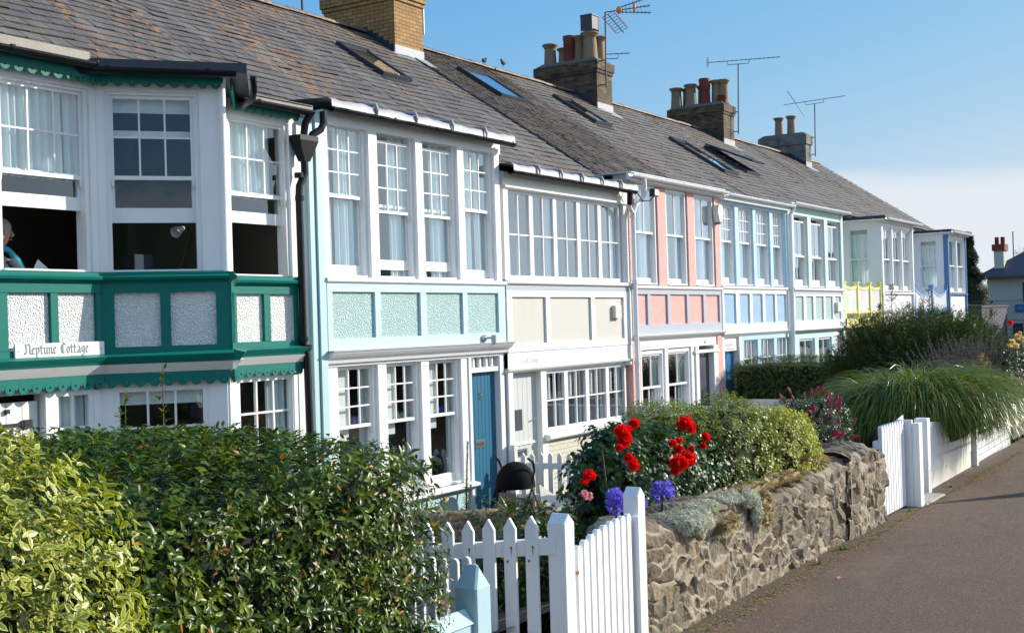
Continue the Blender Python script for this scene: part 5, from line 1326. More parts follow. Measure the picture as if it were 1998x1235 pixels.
# low round-topped fence behind the blue pier
t = thing('round_top_fence', 'short old fence with round-topped slats between the hedge and the blue pier', 'fence', (4.3, -6.8, 1.0))
FE = Fr(4.34, -6.96, math.pi / 2)
for k in range(7):
    q = MB(FE).mat('off_white'); picket(q, FE, -.03 + k * .062, 0, 1.15, 1.80 + random.uniform(-.01, .012), .042, .02, round_=True); q.build('picket', parent=t, bevel=.002)
rail(t, FE, -.06, .42, 1.60, 1.60, -.03, 0, .05, 'off_white')
# blue rendered pier and wall
t = thing('rendered_wall', 'pale blue rendered garden wall ending in a pointed pier, flaking at the edge', 'wall', (4.1, -7.1, 1.0))
def pier_prof(z0, z1, zc): return [(0, z0)]
q = MB().mat('blue_wall')
x0, x1, y0, y1 = 4.09, 4.20, -7.20, -7.09
q.box(x0, x1, y0, y1, .9, 1.735)
cx, cy = (x0 + x1) / 2, (y0 + y1) / 2
q.add([(x0, y0, 1.735), (x1, y0, 1.735), (x1, y1, 1.735), (x0, y1, 1.735), (cx, cy - .03, 1.83), (cx, cy + .03, 1.83)], [(0, 1, 4), (1, 2, 5, 4), (2, 3, 5), (3, 0, 4, 5)])
q.build('pier', parent=t, bevel=.008)
q = MB().mat('blue_wall').box(1.5, 4.09, -7.18, -7.11, .9, 1.60)
q.add([(1.5, -7.19, 1.60), (4.09, -7.19, 1.60), (4.09, -7.10, 1.60), (1.5, -7.10, 1.60), (1.5, -7.145, 1.66), (4.09, -7.145, 1.66)], [(0, 1, 5, 4), (1, 2, 5), (2, 3, 4, 5), (3, 0, 4)])
q.build('wall', parent=t, bevel=.006)
# near gate
t = thing('garden_gate', 'near white garden gate of close round-topped battens with a rising top', 'gate', (5.3, -7.1, 1.05))
n = 9
for k in range(n):
    u = 5.03 + .58 * (k + .5) / n; zt = 1.745 + .075 * (k / (n - 1)) + .02 * math.sin(k / (n - 1) * math.pi)
    q = MB().mat('fence_white'); picket(q, F0, u, -7.135, 1.09, zt, .052, .028, round_=True); q.build('batten', parent=t, bevel=.003)
MB().mat('fence_white').box(4.99, 5.62, -7.105, -7.075, 1.30, 1.38).box(4.99, 5.62, -7.105, -7.075, 1.60, 1.67).build('ledge', parent=t)
MB().mat('rust').box(4.97, 5.04, -7.139, -7.136, 1.615, 1.63).build('hinge', parent=t)
gp = MB().mat('fence_white'); post(gp, F0, 5.705, -7.10, .085, .9, 1.94, .045); gp.box(5.625, 5.655, -7.16, -7.12, 1.0, 1.80)
tag(gp.build('gate_post', bevel=.004), 'tall white pointed gate post against the end of the stone wall', 'post')
for z in (1.76, 1.62): pass

# rubble stone wall: real relief, stones and raised ribbon pointing
def vnoise(shape, cells, rg):
    nx, nz = shape; cx, cz = max(2, int(cells[0])), max(2, int(cells[1])); g = rg.random((cx + 2, cz + 2)) - .5
    a = np.linspace(0, cx, nx); b = np.linspace(0, cz, nz); i = np.minimum(a.astype(int), cx - 1); j = np.minimum(b.astype(int), cz - 1); fa = a - i; fb = b - j
    fa = (fa * fa * (3 - 2 * fa))[:, None]; fb = (fb * fb * (3 - 2 * fb))[None, :]
    return (g[i][:, j] * (1 - fa) * (1 - fb) + g[i + 1][:, j] * fa * (1 - fb) + g[i][:, j + 1] * (1 - fa) * fb + g[i + 1][:, j + 1] * fa * fb) * 2
def stone_wall(name, label, x0, x1, y, z0, ztop, thick, seed, nx=760, nz=190, big=.135, parent=None, axis='x', amp=.62):
    rg = np.random.default_rng(seed)
    Lx, H = x1 - x0, .95
    ns = int(Lx * H / (big * big * .62))
    sx, sz = rg.random(ns) * Lx, rg.random(ns) * H
    st = rg.random(ns); ang = rg.normal(0, .5, ns); asp = .9 + rg.random(ns) * 1.1
    U, Wd = np.meshgrid(np.linspace(0, Lx, nx), np.linspace(0, 1, nz), indexing='ij')
    zt = ztop(U + x0); Z = z0 + (zt - z0) * Wd; zz = Z - z0
    wu = U + .045 * vnoise(U.shape, (Lx * 5, 4), rg) + .018 * vnoise(U.shape, (Lx * 14, 9), rg)
    wz = zz + .045 * vnoise(U.shape, (Lx * 5, 4), rg) + .018 * vnoise(U.shape, (Lx * 14, 9), rg)
    la = np.zeros(U.shape); lb = np.zeros(U.shape); tlt = rg.normal(0, .16, (ns, 2))
    d1 = np.full(U.shape, 9.); d2 = np.full(U.shape, 9.); idn = np.zeros(U.shape, int)
    for i in range(ns):
        ca, sa = math.cos(ang[i]), math.sin(ang[i])
        a = (wu - sx[i]) * ca + (wz - sz[i]) * sa; b = -(wu - sx[i]) * sa + (wz - sz[i]) * ca
        d = np.sqrt((a / asp[i]) ** 2 + (b * 1.15) ** 2)
        m1_ = d < d1; d2 = np.where(m1_, d1, np.minimum(d2, d)); idn = np.where(m1_, i, idn); la = np.where(m1_, a, la); lb = np.where(m1_, b, lb); d1 = np.where(m1_, d, d1)
    e = (d2 - d1) / big
    stone = np.clip(e / .16, 0, 1) ** .6
    fbm = lambda f0, o=4: sum(vnoise(U.shape, (Lx * f0 * 2 ** k, .65 * f0 * 2 ** k), rg) * .55 ** k for k in range(o))
    rough_, med = fbm(22), fbm(7, 3)
    fine = sum(np.sin(U * f1 + zz * f2 + p_) for f1, f2, p_ in ((61, 47, 1), (-53, 71, 2), (97, -39, 0), (131, 113, 4), (-163, 149, 3))) / 5
    rib_on = np.clip(vnoise(U.shape, (Lx * 3, 3), rg) * 6 + .6, 0, 1)
    rib = np.exp(-((e - .0) / .085) ** 2) * rib_on
    per = rg.normal(0, .014, ns)[idn]
    h = amp * (.017 * stone + per * .8 * stone + .009 * rough_ * (.35 + .65 * stone) + .007 * med + .022 * rib)
    ribm = rib_on * np.ones(U.shape); h = h + amp * ((la * tlt[idn, 0] + lb * tlt[idn, 1]) * stone - .020 * np.exp(-(e / .10) ** 2) * (1 - ribm))
    topround = np.where(Wd > .93, -((Wd - .93) / .07) ** 2 * .05, 0)
    h = h + topround; edge = np.clip(np.maximum(rib * 1.3, (e < .10) * .9), 0, 1)
    X = x0 + U; Y = y - h
    if axis == 'y': P3 = np.stack([x_off(y, h), X, Z], -1)
    else: P3 = np.stack([X, Y, Z], -1)
    V = P3.reshape(-1, 3); T = (st[idn]).reshape(-1); E_ = edge.reshape(-1)
    I = (np.arange(nx - 1)[:, None] * nz + np.arange(nz - 1)[None, :]).reshape(-1)
    Fq = np.stack([I, I + nz, I + nz + 1, I + 1], -1)
    # top sheet with bumps
    k = 14; tx, tw = np.meshgrid(np.linspace(0, Lx, nx), np.linspace(0, 1, k), indexing='ij')
    topz = ztop(tx + x0) + .012 * np.sin(tx * 21 + tw * 3) + .01 * np.sin(tx * 47 + tw * 9) + .012 * np.sin(tw * 3.14) + rg.normal(0, .002, tx.shape)
    topz[:, 0] = P3[:, -1, 2]; y0_ = P3[:, -1, 1] if axis == 'x' else None
    if axis == 'x': TP = np.stack([x0 + tx, P3[:, -1, 1][:, None] * (1 - tw) + (y + thick) * tw, topz], -1)
    else: TP = np.stack([P3[:, -1, 0][:, None] * (1 - tw) + (y + thick) * tw, x0 + tx, topz], -1)
    b = len(V); V = np.concatenate([V, TP.reshape(-1, 3)]); T = np.concatenate([T, (.4 + .3 * np.sin(tx * 9)).reshape(-1).clip(0, 1)]); E_ = np.concatenate([E_, (.3 + .3 * np.sin(tx * 13 + tw * 4)).reshape(-1).clip(0, 1)])
    I = (np.arange(nx - 1)[:, None] * k + np.arange(k - 1)[None, :]).reshape(-1) + b
    Fq = np.concatenate([Fq, np.stack([I, I + k, I + k + 1, I + 1], -1)])
    # plain ends and back
    def P(u, v, z): return (u, v, z) if axis == 'x' else (v, u, z)
    ex = []; zf = float(ztop(np.array([x0]))[0]); ze = float(ztop(np.array([x1]))[0])
    b = len(V)
    ex = [P(x0, y + .03, z0), P(x0, y + thick, z0), P(x0, y + thick, zf - .01), P(x0, y + .03, zf - .03), P(x1, y + .03, z0), P(x1, y + thick, z0), P(x1, y + thick, ze - .01), P(x1, y + .03, ze - .03)]
    V = np.concatenate([V, np.array(ex)]); T = np.concatenate([T, np.full(8, .5)]); E_ = np.concatenate([E_, np.full(8, .3)])
    Fq = np.concatenate([Fq, np.array([[b, b + 1, b + 2, b + 3], [b + 4, b + 7, b + 6, b + 5], [b + 1, b + 5, b + 6, b + 2]])])
    o = fast_mesh(name, V, Fq, 'rubble_stone', dict(tint=T, edge=E_), smooth=True)
    if parent is not None: o.parent = parent; o.matrix_parent_inverse = Matrix.Translation(-parent_loc(parent))
    else: tag(o, label, 'wall')
    return o
def x_off(y, h): return y - h
def fast_mesh(name, V, F, mat, attrs=None, smooth=False, mats=None, mi=None):
    V = np.asarray(V, np.float32); me = bpy.data.meshes.new(name)
    me.vertices.add(len(V)); me.vertices.foreach_set('co', V.reshape(-1))
    if isinstance(F, np.ndarray):
        nF, k = F.shape; me.loops.add(nF * k); me.loops.foreach_set('vertex_index', F.reshape(-1).astype(np.int32))
        me.polygons.add(nF); me.polygons.foreach_set('loop_start', np.arange(0, nF * k, k, dtype=np.int32))
    else:      # list of arrays with different sizes
        tot = np.concatenate([f.reshape(-1) for f in F]).astype(np.int32); sizes = np.concatenate([np.full(len(f), f.shape[1]) for f in F])
        me.loops.add(len(tot)); me.loops.foreach_set('vertex_index', tot)
        me.polygons.add(len(sizes)); me.polygons.foreach_set('loop_start', np.concatenate([[0], np.cumsum(sizes)[:-1]]).astype(np.int32))
    for m_ in (mats or [mat]): me.materials.append(MAT[m_])
    if mi is not None: me.polygons.foreach_set('material_index', np.asarray(mi, np.int32))
    me.update(calc_edges=True); me.validate()
    if smooth: me.polygons.foreach_set('use_smooth', np.ones(len(me.polygons), bool))
    for k, a in (attrs or {}).items():
        at = me.attributes.new(k, 'FLOAT', 'POINT'); at.data.foreach_set('value', np.asarray(a, np.float32))
    o = bpy.data.objects.new(name, me); COL.objects.link(o)
    return o
sw_top = lambda x: 1.635 + .05 * np.sin(x * 2.1) + 0.06 * np.exp(-((x - 5.95) / .22) ** 2) - .02 * np.exp(-((x - 6.4) / .2) ** 2) + .0 * x
stone_wall('stone_wall', 'long low rubble stone wall with raised ribbon pointing beside the path', 5.77, 9.42, -7.05, 1.02, sw_top, .32, 5)
sp_top = lambda x: 1.70 + .02 * np.sin(x * 9) - .05 * np.clip((x - 10.0) / .4, 0, 1)
stone_wall('stone_pier', 'taller square stone block pier ending the rubble wall before the white gate', 9.37, 10.40, -7.075, 1.02, sp_top, .36, 8, nx=220, nz=190)
stone_wall('stone_face', None, -7.08, -6.72, 9.425, 1.02, lambda y: 1.67 + .02 * np.sin(y * 20), .05, 14, nx=110, nz=190, axis='y', parent=bpy.data.objects['stone_pier'])
# divider stone wall between the two nearest gardens (runs away from the path)
dv_top = lambda y: .62 - .05 * (y + 1.5) + .02 * np.sin(y * 8)
stone_wall('garden_wall', 'low mossy stone wall across the garden in front of the pushchair', -6.4, 0.1, 11.5, -.05, dv_top, .26, 12, nx=500, nz=90, axis='y', amp=.7)

# second gate and white boarded fence
t = thing('garden_gate', 'far white batten gate between the stone pier and a white post', 'gate', (10.8, -7.0, 1.05))
for k in range(9):
    u = 10.47 + .72 * (k + .5) / 9
    q = MB().mat('fence_white'); q.prism([(u - .032, 1.07), (u + .032, 1.07), (u + .032, 1.80), (u, 1.84 + .0 * k), (u - .032, 1.82)], -7.04 - .0, -7.005); q.build('batten', parent=t, bevel=.003)
MB().mat('fence_white').box(10.44, 11.2, -7.004, -6.97, 1.2, 1.28).box(10.44, 11.2, -7.004, -6.97, 1.64, 1.71).build('ledge', parent=t)
q = MB().mat('fence_white').box(11.22, 11.34, -7.16, -7.10, 1.05, 1.80).box(11.22, 11.26, -7.098, -6.96, 1.05, 1.83)
tag(q.build('gate_post', bevel=.003), 'white boxed gate post right of the far batten gate', 'post')
t = thing('boarded_gate', 'open white boarded gate set back over a dark step', 'gate', (11.7, -6.75, 1.05))
for k in range(4):
    MB(Fr(11.42, -6.90, R_(10))).mat('fence_white').box(.17 * k, .17 * k + .165, 0, .025, 1.12, 1.78).build('board', parent=t, bevel=.002)
MB(Fr(11.42, -6.90, R_(10))).mat('fence_white').box(-.01, .70, -.012, -.001, 1.72, 1.80).build('top_rail', parent=t)
tag(MB().mat('cement').box(11.35, 12.05, -7.18, -7.0, 1.0, 1.066).build('step', bevel=.006), 'pale concrete threshold strip at the foot of the open gate', 'step')
t = thing('boarded_fence', 'low white boarded fence under the overhanging grass', 'fence', (13.2, -6.95, 1.05))
q = MB().mat('fence_white').box(12.08, 12.20, -7.02, -6.90, 1.02, 1.77).build('post', parent=t, bevel=.004)
MB().mat('fence_white').box(14.42, 14.50, -6.98, -6.9, 1.02, 1.5).build('post', parent=t, bevel=.004)
FW = Fr(12.2, -6.97, math.atan2(.04, 2.2))
for k in range(4): rail(t, FW, 0, 2.22, 1.23 + .125 * k, 1.22 + .075 * k, 0, .03, .120 - .0 * k, name='board')
MB(FW).mat('cream').box(0, 2.22, .004, .2, .95, 1.225).build('footing', parent=t)
tag(MB(Fr(14.5, -6.93, .03)).mat('brick_white').box(0, 2.55, 0, .2, .95, 1.28).build('block_wall', bevel=.012), 'low white painted block wall under the dark wooden fence', 'wall')
t = thing('wooden_fence', 'dark brown wooden fence at the right edge with yellow roses above it', 'fence', (19, -6.8, 1.05))
for k in range(12): MB().mat('fence_dark').box(15.9 + k * .105, 15.9 + k * .105 + .07, -6.76, -6.74, 1.1, 1.93 + random.uniform(-.01, .01)).build('slat', parent=t)
MB().mat('fence_dark').box(15.8, 17.2, -6.74, -6.71, 1.3, 1.36).box(15.8, 17.2, -6.74, -6.71, 1.8, 1.86).build('rail', parent=t)
for k in range(5): MB().mat('fence_dark').box(17.18 + k * 2.4, 17.18 + k * 2.4 + 2.36, -6.86, -6.82, 1.08, 1.94).build('panel', parent=t)
# picket fence between the mint and cream cottages
FP = Fr(15.62, -3.2, math.pi / 2)
t = thing('picket_fence', 'far white picket fence between the mint and cream cottages behind the pushchair', 'fence', (15.62, -1.5, 0))
for k in range(20):
    u = .12 + .158 * k; q = MB(FP).mat('fence_white'); g_ = max(0, 3.2 - u) * .03
    picket(q, FP, u, 0, .08, .86 + g_ + random.uniform(-.008, .008), .078, .018, .055); q.build('picket', parent=t)
rail(t, FP, 0, 3.1, .72, .62, -.04, 0, .09); rail(t, FP, 0, 3.1, .22, .16, -.04, 0, .09)
q = MB().mat('fence_white').box(15.56, 15.64, -.12, -.02, 0, .98); q.build('post', parent=t)
# boarded dividers
def board_div(x, ya, za, zb, label):
    f = Fr(x, ya, math.pi / 2); t = thing('board_fence', label, 'fence', (x, ya / 2, 0)); n = int(-ya / .3)
    for k in range(n): MB(f).mat('fence_white').box(-ya * k / n, -ya * (k + 1) / n - .008, 0, .02, .0, zb).build('board', parent=t)
    MB(f).mat('fence_white').box(-.02, -ya, -.02, .03, zb, zb + .05).build('cap', parent=t)
board_div(19.78, -3.2, 1.22, 1.22, 'white boarded divider fence in front of the pink cottage windows')
board_div(23.9, -4.0, 1.1, 1.06, 'white boarded divider fence under the clipped dark hedge')

# ------------------------------------------------------------ far buildings
t = thing('clubhouse', 'distant cream building with hipped slate roof at the right edge', 'building', (72, 0, 0))
q = MB().mat('far_wall'); wallx = 70
q.box(wallx, wallx + 14, -16, 3.85, 0, 4.5); q.build('wall', parent=t)
MB().mat('far_wall').box(wallx - .05, wallx, -16, 3.85, 2.2, 2.32).build('string_course', parent=t)
q = MB().mat('far_slate'); e = 4.55
q.add([(wallx - .5, -16.5, e), (wallx - .5, 4.4, e), (wallx + 14.5, 4.4, e), (wallx + 14.5, -16.5, e), (wallx + 4.2, -12, 7.2), (wallx + 4.2, 0.2, 7.2), (wallx + 9.5, 0.2, 7.2), (wallx + 9.5, -12, 7.2)],
      [(0, 1, 5, 4), (1, 2, 6, 5), (2, 3, 7, 6), (3, 0, 4, 7), (4, 5, 6, 7), (3, 2, 1, 0)])
rf = q.build('roof', parent=t)
MB().mat('fence_dark').box(wallx - .52, wallx - .45, -16.4, 4.4, 4.42, 4.56).build('fascia_board', parent=t)
q = MB().mat('far_wall').box(wallx + .3, wallx + 1.1, 3.02, 3.52, 4.4, 5.95).mat('pot_red').box(wallx + .2, wallx + 1.2, 2.94, 3.6, 5.95, 6.3)
ch_ = q.build('chimney', parent=t)
for y in (3.12, 3.42): MB().mat('pot_red').lathe(wallx + .7, y, [(.12, 6.3), (.11, 6.65), (.13, 6.7), (.1, 6.7)], 12).build('chimney_pot', parent=ch_)
for (ya, yb, za, zb) in ((2.1, 2.6, 1.35, 2.0), (3.3, 3.75, 1.35, 1.95), (1.3, 1.75, 1.35, 2.0), (1.4, 2.05, 3.1, 4.2), (-.5, .2, 3.1, 4.2)):
    w_ = MB().mat('black_iron').box(wallx - .03, wallx - .005, ya, yb, za, zb).build('window', parent=t)
    MB().mat('lead_dark').box(wallx - .04, wallx - .031, ya + .08, yb - .08, za + .08, zb - .08).build('pane', parent=w_)
sg = MB().mat('sign_blue').box(wallx - .08, wallx - .01, -2.6, 2.45, 2.62, 3.02).build('sign_board')
tag(sg, 'blue sign board with faint pale lettering on the distant cream building', 'sign')
FSG = Fr(wallx - .08, 2.35, -math.pi / 2)
text_mesh('lettering', 'WATERFRONT CLUB', FSG, 0, 2.72, .30, -.004, 'light_royal', sg, ext=.002)
t = thing('dark_shed', 'dark slate-sided outbuilding in shade beyond the terrace end', 'shed', (62, 3, 0))
MB().mat('far_slate').box(60, 66, 2.15, 6.0, 0, 2.9).build('wall', parent=t)
q = MB().mat('far_slate').add([(59.8, 2.1, 2.9), (66.2, 2.1, 2.9), (66.2, 6.1, 3.3), (59.8, 6.1, 3.3), (59.8, 2.1, 2.98), (66.2, 2.1, 2.98), (66.2, 6.1, 3.38), (59.8, 6.1, 3.38)], [(3, 2, 1, 0), (4, 5, 6, 7), (0, 1, 5, 4), (1, 2, 6, 5), (2, 3, 7, 6), (3, 0, 4, 7)]).build('roof', parent=t)
t = thing('wire_fence', 'tall chain-link fence on steel posts in front of the distant building', 'fence', (56, 0, 0))
for y in (2.2, -.4, -3, 4.6): MB().mat('dark_metal').tube([(56, y, 0), (56, y, 3.2 - (y > 4) * .3)], .03, 6).build('post', parent=t)
q = MB().mat('dark_metal')
for z in (.1, 1.95, 3.15): q.tube([(56, -4, z), (56, 6, z)], .012, 4)
for i in range(64):
    y = -6 + i * .19; a = max(y, -4); b = min(y + 3.1, 6)
    if b > a: q.tube([(56, a, .05 + a - y), (56, b, .05 + b - y)], .0045, 3, cap=False)
    y = -4 + i * .19; a = max(y - 3.1, -4); b = min(y, 6)
    if b > a: q.tube([(56.01, b, .05 + y - b), (56.01, a, .05 + y - a)], .0045, 3, cap=False)
q.build('wire_mesh', parent=t)
for x, y, h in ((74, 2.3, 7.9), (73, 3.0, 7.1)): tag(MB().mat('dark_metal').tube([(x, y, 4), (x, y, h)], .03, 6).build('radio_mast'), 'thin pole rising beside the distant red-topped chimney' if h < 7.5 else 'taller thin pole right of the distant chimney', 'pole')

# ------------------------------------------------------------ pushchair and folded deckchair
px_, py_ = 14.75, -.62
t = thing('pushchair', 'black pushchair with grey-brown seat parked before the blue door', 'pushchair', (px_, py_, 0))
q = MB().mat('black_fabric'); pts, fs = [], []; n, m_ = 16, 20
for i in range(n + 1):
    th = math.pi * .5 * i / n
    for j in range(m_):
        a = 2 * math.pi * j / m_; wv = 1 + .03 * math.sin(3 * a * 2) * math.sin(th)
        pts.append((px_ + .02 + .30 * math.sin(th) * math.cos(a) * wv, py_ + .27 * math.sin(th) * math.sin(a) * wv, .47 + .37 * math.cos(th) ** .8))
for i in range(n):
    for j in range(m_): fs.append((i * m_ + j, (i + 1) * m_ + j, (i + 1) * m_ + (j + 1) % m_, i * m_ + (j + 1) % m_))
q.add(pts, fs, smooth=True).build('hood', parent=t)
MB().mat('black_fabric').add([(px_ - .12, py_ + .24, .50), (px_ - .28, py_ + .10, .48), (px_ - .30, py_ + .16, .05), (px_ - .16, py_ + .38, .05), (px_ + .2, py_ + .34, .08), (px_ + .2, py_ + .24, .5)], [(0, 1, 2, 3), (0, 3, 4, 5)]).build('drape', parent=t)
q = MB().mat('brown_fabric'); pts, fs = [], []
for i in range(9):
    for j in range(9):
        y = -.19 + .32 * j / 8; s_ = i / 8
        pts.append((px_ - .30 + .02 * s_ + .012 * math.sin(j * 2.4) - .03 * math.sin(s_ * 3.1), py_ - .03 + y * (1 - .1 * s_), .06 + .38 * s_))
for i in range(8):
    for j in range(8): k = i * 9 + j; fs.append((k, k + 1, k + 10, k + 9))
q.add(pts, fs, smooth=True).box(px_ - .25, px_ + .2, py_ - .2, py_ + .1, .24, .30).build('seat', parent=t, bevel=.004)
for s_ in (-.26, .26):
    MB().mat('black_iron').tube([(px_ - .25, py_ + s_, .07), (px_ + .05, py_ + s_, .48), (px_ + .1, py_ + s_ * 1.05, .72), (px_ + .05, py_ + s_ * 1.1, .84), (px_ - .06, py_ + s_ * 1.05, .90)], [.014, .014, .016, .02, .02], 8).build('handle', parent=t)
    MB().mat('steel').tube([(px_ + .28, py_ + s_, .08), (px_ + .02, py_ + s_, .5)], .012, 6).build('frame', parent=t)
    for x in (-.27, .28):
        w_ = MB().mat('black_iron'); c = (px_ + x, py_ + s_ * 1.05, .085); w_.tube([(c[0], c[1] - .018, c[2]), (c[0], c[1] + .018, c[2])], .085, 16).mat('steel').tube([(c[0], c[1] - .02, c[2]), (c[0], c[1] + .02, c[2])], .04, 12).build('wheel', parent=t)
t = thing('deckchair', 'folded wooden deckchair with cream canvas leaning near the picket fence', 'deckchair', (14.8, -1.15, 0))
for x, y in ((14.75, -1.02), (14.95, -1.32)): MB().mat('wood').tube([(x, y, 0), (x + .03, y, .56 if y > -1.2 else .3)], .018, 6).build('leg', parent=t)
MB().mat('canvas').add([(14.76, -1.02, .54), (14.95, -1.34, .26), (14.9, -1.4, .05), (14.72, -1.04, .05), (14.62, -1.2, .16), (14.64, -1.12, .34)], [(0, 1, 5), (1, 2, 4), (1, 4, 5), (4, 2, 3), (5, 4, 3), (0, 5, 3)]).build('canvas', parent=t)

t = thing('shadow_caster_parasol', 'unseen parasol-shaped stand-in added to cast the tapering shadow across the path', 'shadow caster', (15.6, -10.3, 1.05))  # unseen parasol, invented to cast the tapering path shadow
MB().mat('canvas').lathe(15.6, -10.3, [(.16, 2.0), (.20, 2.06), (.12, 2.8), (.01, 3.42)], 14).build('canopy', parent=t); MB().mat('wood').tube([(15.6, -10.3, 1.05), (15.6, -10.3, 2.1)], .025, 8).build('pole', parent=t)

# ragged strip of grit and soil where the path meets the wall
rg = np.random.default_rng(91); n = 340; xx = np.linspace(5.7, 16, n); wd = .05 + .05 * np.abs(np.convolve(rg.normal(size=n), np.ones(7) / 3, 'same')) + .02 * rg.random(n)
Vp = np.concatenate([np.stack([xx, np.full(n, -7.0), np.full(n, 1.055)], 1), np.stack([xx, -7.09 - wd, np.full(n, 1.0535)], 1)]); I = np.arange(n - 1)
tag(fast_mesh('soil_strip', Vp, np.stack([I, I + n, I + n + 1, I + 1], 1), 'soil'), kind='structure')
# ------------------------------------------------------------ vegetation
def unit(v): return v / np.maximum(np.linalg.norm(v, axis=-1, keepdims=True), 1e-9)
def blob_points(rg, n, c, r, p=2.0, lump=.08, zmin=None, depth=.12, lf=1.0, front=True):
    """points and outward normals near the skin of a lumpy superellipsoid"""
    d = unit(rg.normal(size=(n, 3)))
    k = (np.abs(d) ** p).sum(1) ** (-1 / p)
    s = d * k[:, None]
    nrm = unit(np.sign(s) * np.abs(s) ** (p - 1) / np.array(r))
    w = s * np.array(r)
    ph = rg.random(6) * 6
    f = (np.sin(w[:, 0] * 5.3 * lf + ph[0] + w[:, 2] * 3 * lf) + np.sin(w[:, 1] * 6.1 * lf + ph[1]) + np.sin(w[:, 2] * 7.7 * lf + ph[2] + w[:, 0] * 2) + .6 * np.sin((w[:, 0] + w[:, 1]) * 13 * lf + ph[3]) + .6 * np.sin((w[:, 2] - w[:, 1]) * 15 * lf + ph[4])) / 4.2
    q = rg.random(n) ** 1.6
    m = 1 + lump * f
    P = np.array(c) + w * m[:, None] - nrm * (q * depth)[:, None]
    if zmin is not None:
        ok = P[:, 2] > zmin; P, nrm, q = P[ok], nrm[ok], q[ok]
    return P, nrm, q
def leaves(P, D, Nn, ln, wd, tint, bend=.25, fold=.25):
    """leaf blades: 8 vertices, 6 faces, folded along the midrib, tip bent along -N"""
    n = len(P); D = unit(D); S = unit(np.cross(D, Nn)); U = unit(np.cross(S, D))
    ln = ln[:, None]; wd = wd[:, None]
    def at(t, s, up): return P + D * ln * t + S * wd * s + U * ln * up
    b4 = bend
    V = np.stack([at(0, 0, 0), at(.33, -.5, .03 + fold * .12 - b4 * .05), at(.33, 0, 0 - b4 * .05), at(.33, .5, .03 + fold * .12 - b4 * .05),
                  at(.68, -.42, fold * .10 - b4 * .3), at(.68, 0, -b4 * .3 - .02), at(.68, .42, fold * .10 - b4 * .3), at(1, 0, -b4 * .75)], 1).reshape(-1, 3)
    b = (np.arange(n) * 8)[:, None]
    tris = np.concatenate([b + np.array([[0, 3, 2]]), b + np.array([[0, 2, 1]]), b + np.array([[5, 6, 7]]), b + np.array([[4, 5, 7]])])
    quads = np.concatenate([b + np.array([[2, 3, 6, 5]]), b + np.array([[1, 2, 5, 4]])])
    T = np.repeat(tint, 8); E = np.tile(np.array([.3, 1, 0, 1, 1, 0, 1, 1], float), n)
    return V, tris, quads, T, E
def shoots(rg, P, Nn, k, ln, wd, up=.5, spread=.5, tint=None, lmin=.5, old=0.0, stem=.05):
    """leaves in whorls about outward-growing shoot tips"""
    n = len(P); ax = unit(Nn + np.array([0, 0, up]) + rg.normal(0, .35, (n, 3)))
    a = unit(np.cross(ax, rg.normal(size=(n, 3)))); b = np.cross(ax, a)
    out = []
    base = rg.beta(2, 2.2, n) if tint is None else tint
    PP, DD, NN, TT, LL, WW = [], [], [], [], [], []
    ph0 = rg.random(n) * 6.28
    for i in range(k):
        ph = ph0 + i * 2.4; rad = np.cos(ph)[:, None] * a + np.sin(ph)[:, None] * b
        el = spread + .75 * (1 - i / k) * spread
        D = unit(ax * (1 - el * .6)[None] if isinstance(el, np.ndarray) else ax * (1.15 - el) + rad * (el + .25) + rg.normal(0, .16, (n, 3)))
        PP.append(P + ax * (stem * i / k)); DD.append(D); NN.append(unit(ax + rg.normal(0, .25, (n, 3))))
        t_ = np.clip(base * .75 + .25 * rg.random(n) + .10 * (i / k) - .05, 0, .87)
        if old: t_ = np.where(rg.random(n) < old, .93 + .07 * rg.random(n), t_)
        TT.append(t_); s = lmin + (1 - lmin) * rg.random(n); LL.append(ln * s * (1 - .25 * i / k)); WW.append(wd * s * (1 - .2 * i / k))
    return [np.concatenate(x) for x in (PP, DD, NN, LL, WW, TT)]
def twigs(rg, P, Nn, ln, w=.0016):
    n = len(P); d = unit(Nn + rg.normal(0, .4, P.shape)); s = unit(np.cross(d, rg.normal(size=P.shape)))
    V = np.stack([P - d * ln - s * w, P - d * ln + s * w, P + s * w * .5, P - s * w * .5], 1).reshape(-1, 3)
    b = (np.arange(n) * 4)[:, None]; return V, b + np.array([[0, 1, 2, 3]])
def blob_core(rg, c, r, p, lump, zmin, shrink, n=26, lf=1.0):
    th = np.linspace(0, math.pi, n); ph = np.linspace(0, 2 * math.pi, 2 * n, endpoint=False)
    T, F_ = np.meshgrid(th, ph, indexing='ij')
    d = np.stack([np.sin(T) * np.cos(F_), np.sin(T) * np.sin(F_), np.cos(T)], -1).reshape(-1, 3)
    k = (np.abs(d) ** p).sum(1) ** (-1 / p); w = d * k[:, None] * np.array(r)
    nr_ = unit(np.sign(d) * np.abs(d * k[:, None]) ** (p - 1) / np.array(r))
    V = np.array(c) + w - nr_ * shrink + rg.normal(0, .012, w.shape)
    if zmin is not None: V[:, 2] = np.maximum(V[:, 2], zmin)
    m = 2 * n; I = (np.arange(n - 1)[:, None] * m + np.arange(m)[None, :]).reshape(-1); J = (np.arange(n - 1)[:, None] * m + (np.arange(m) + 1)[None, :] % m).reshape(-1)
    return V, np.stack([I, I + m, J + m, J], -1)
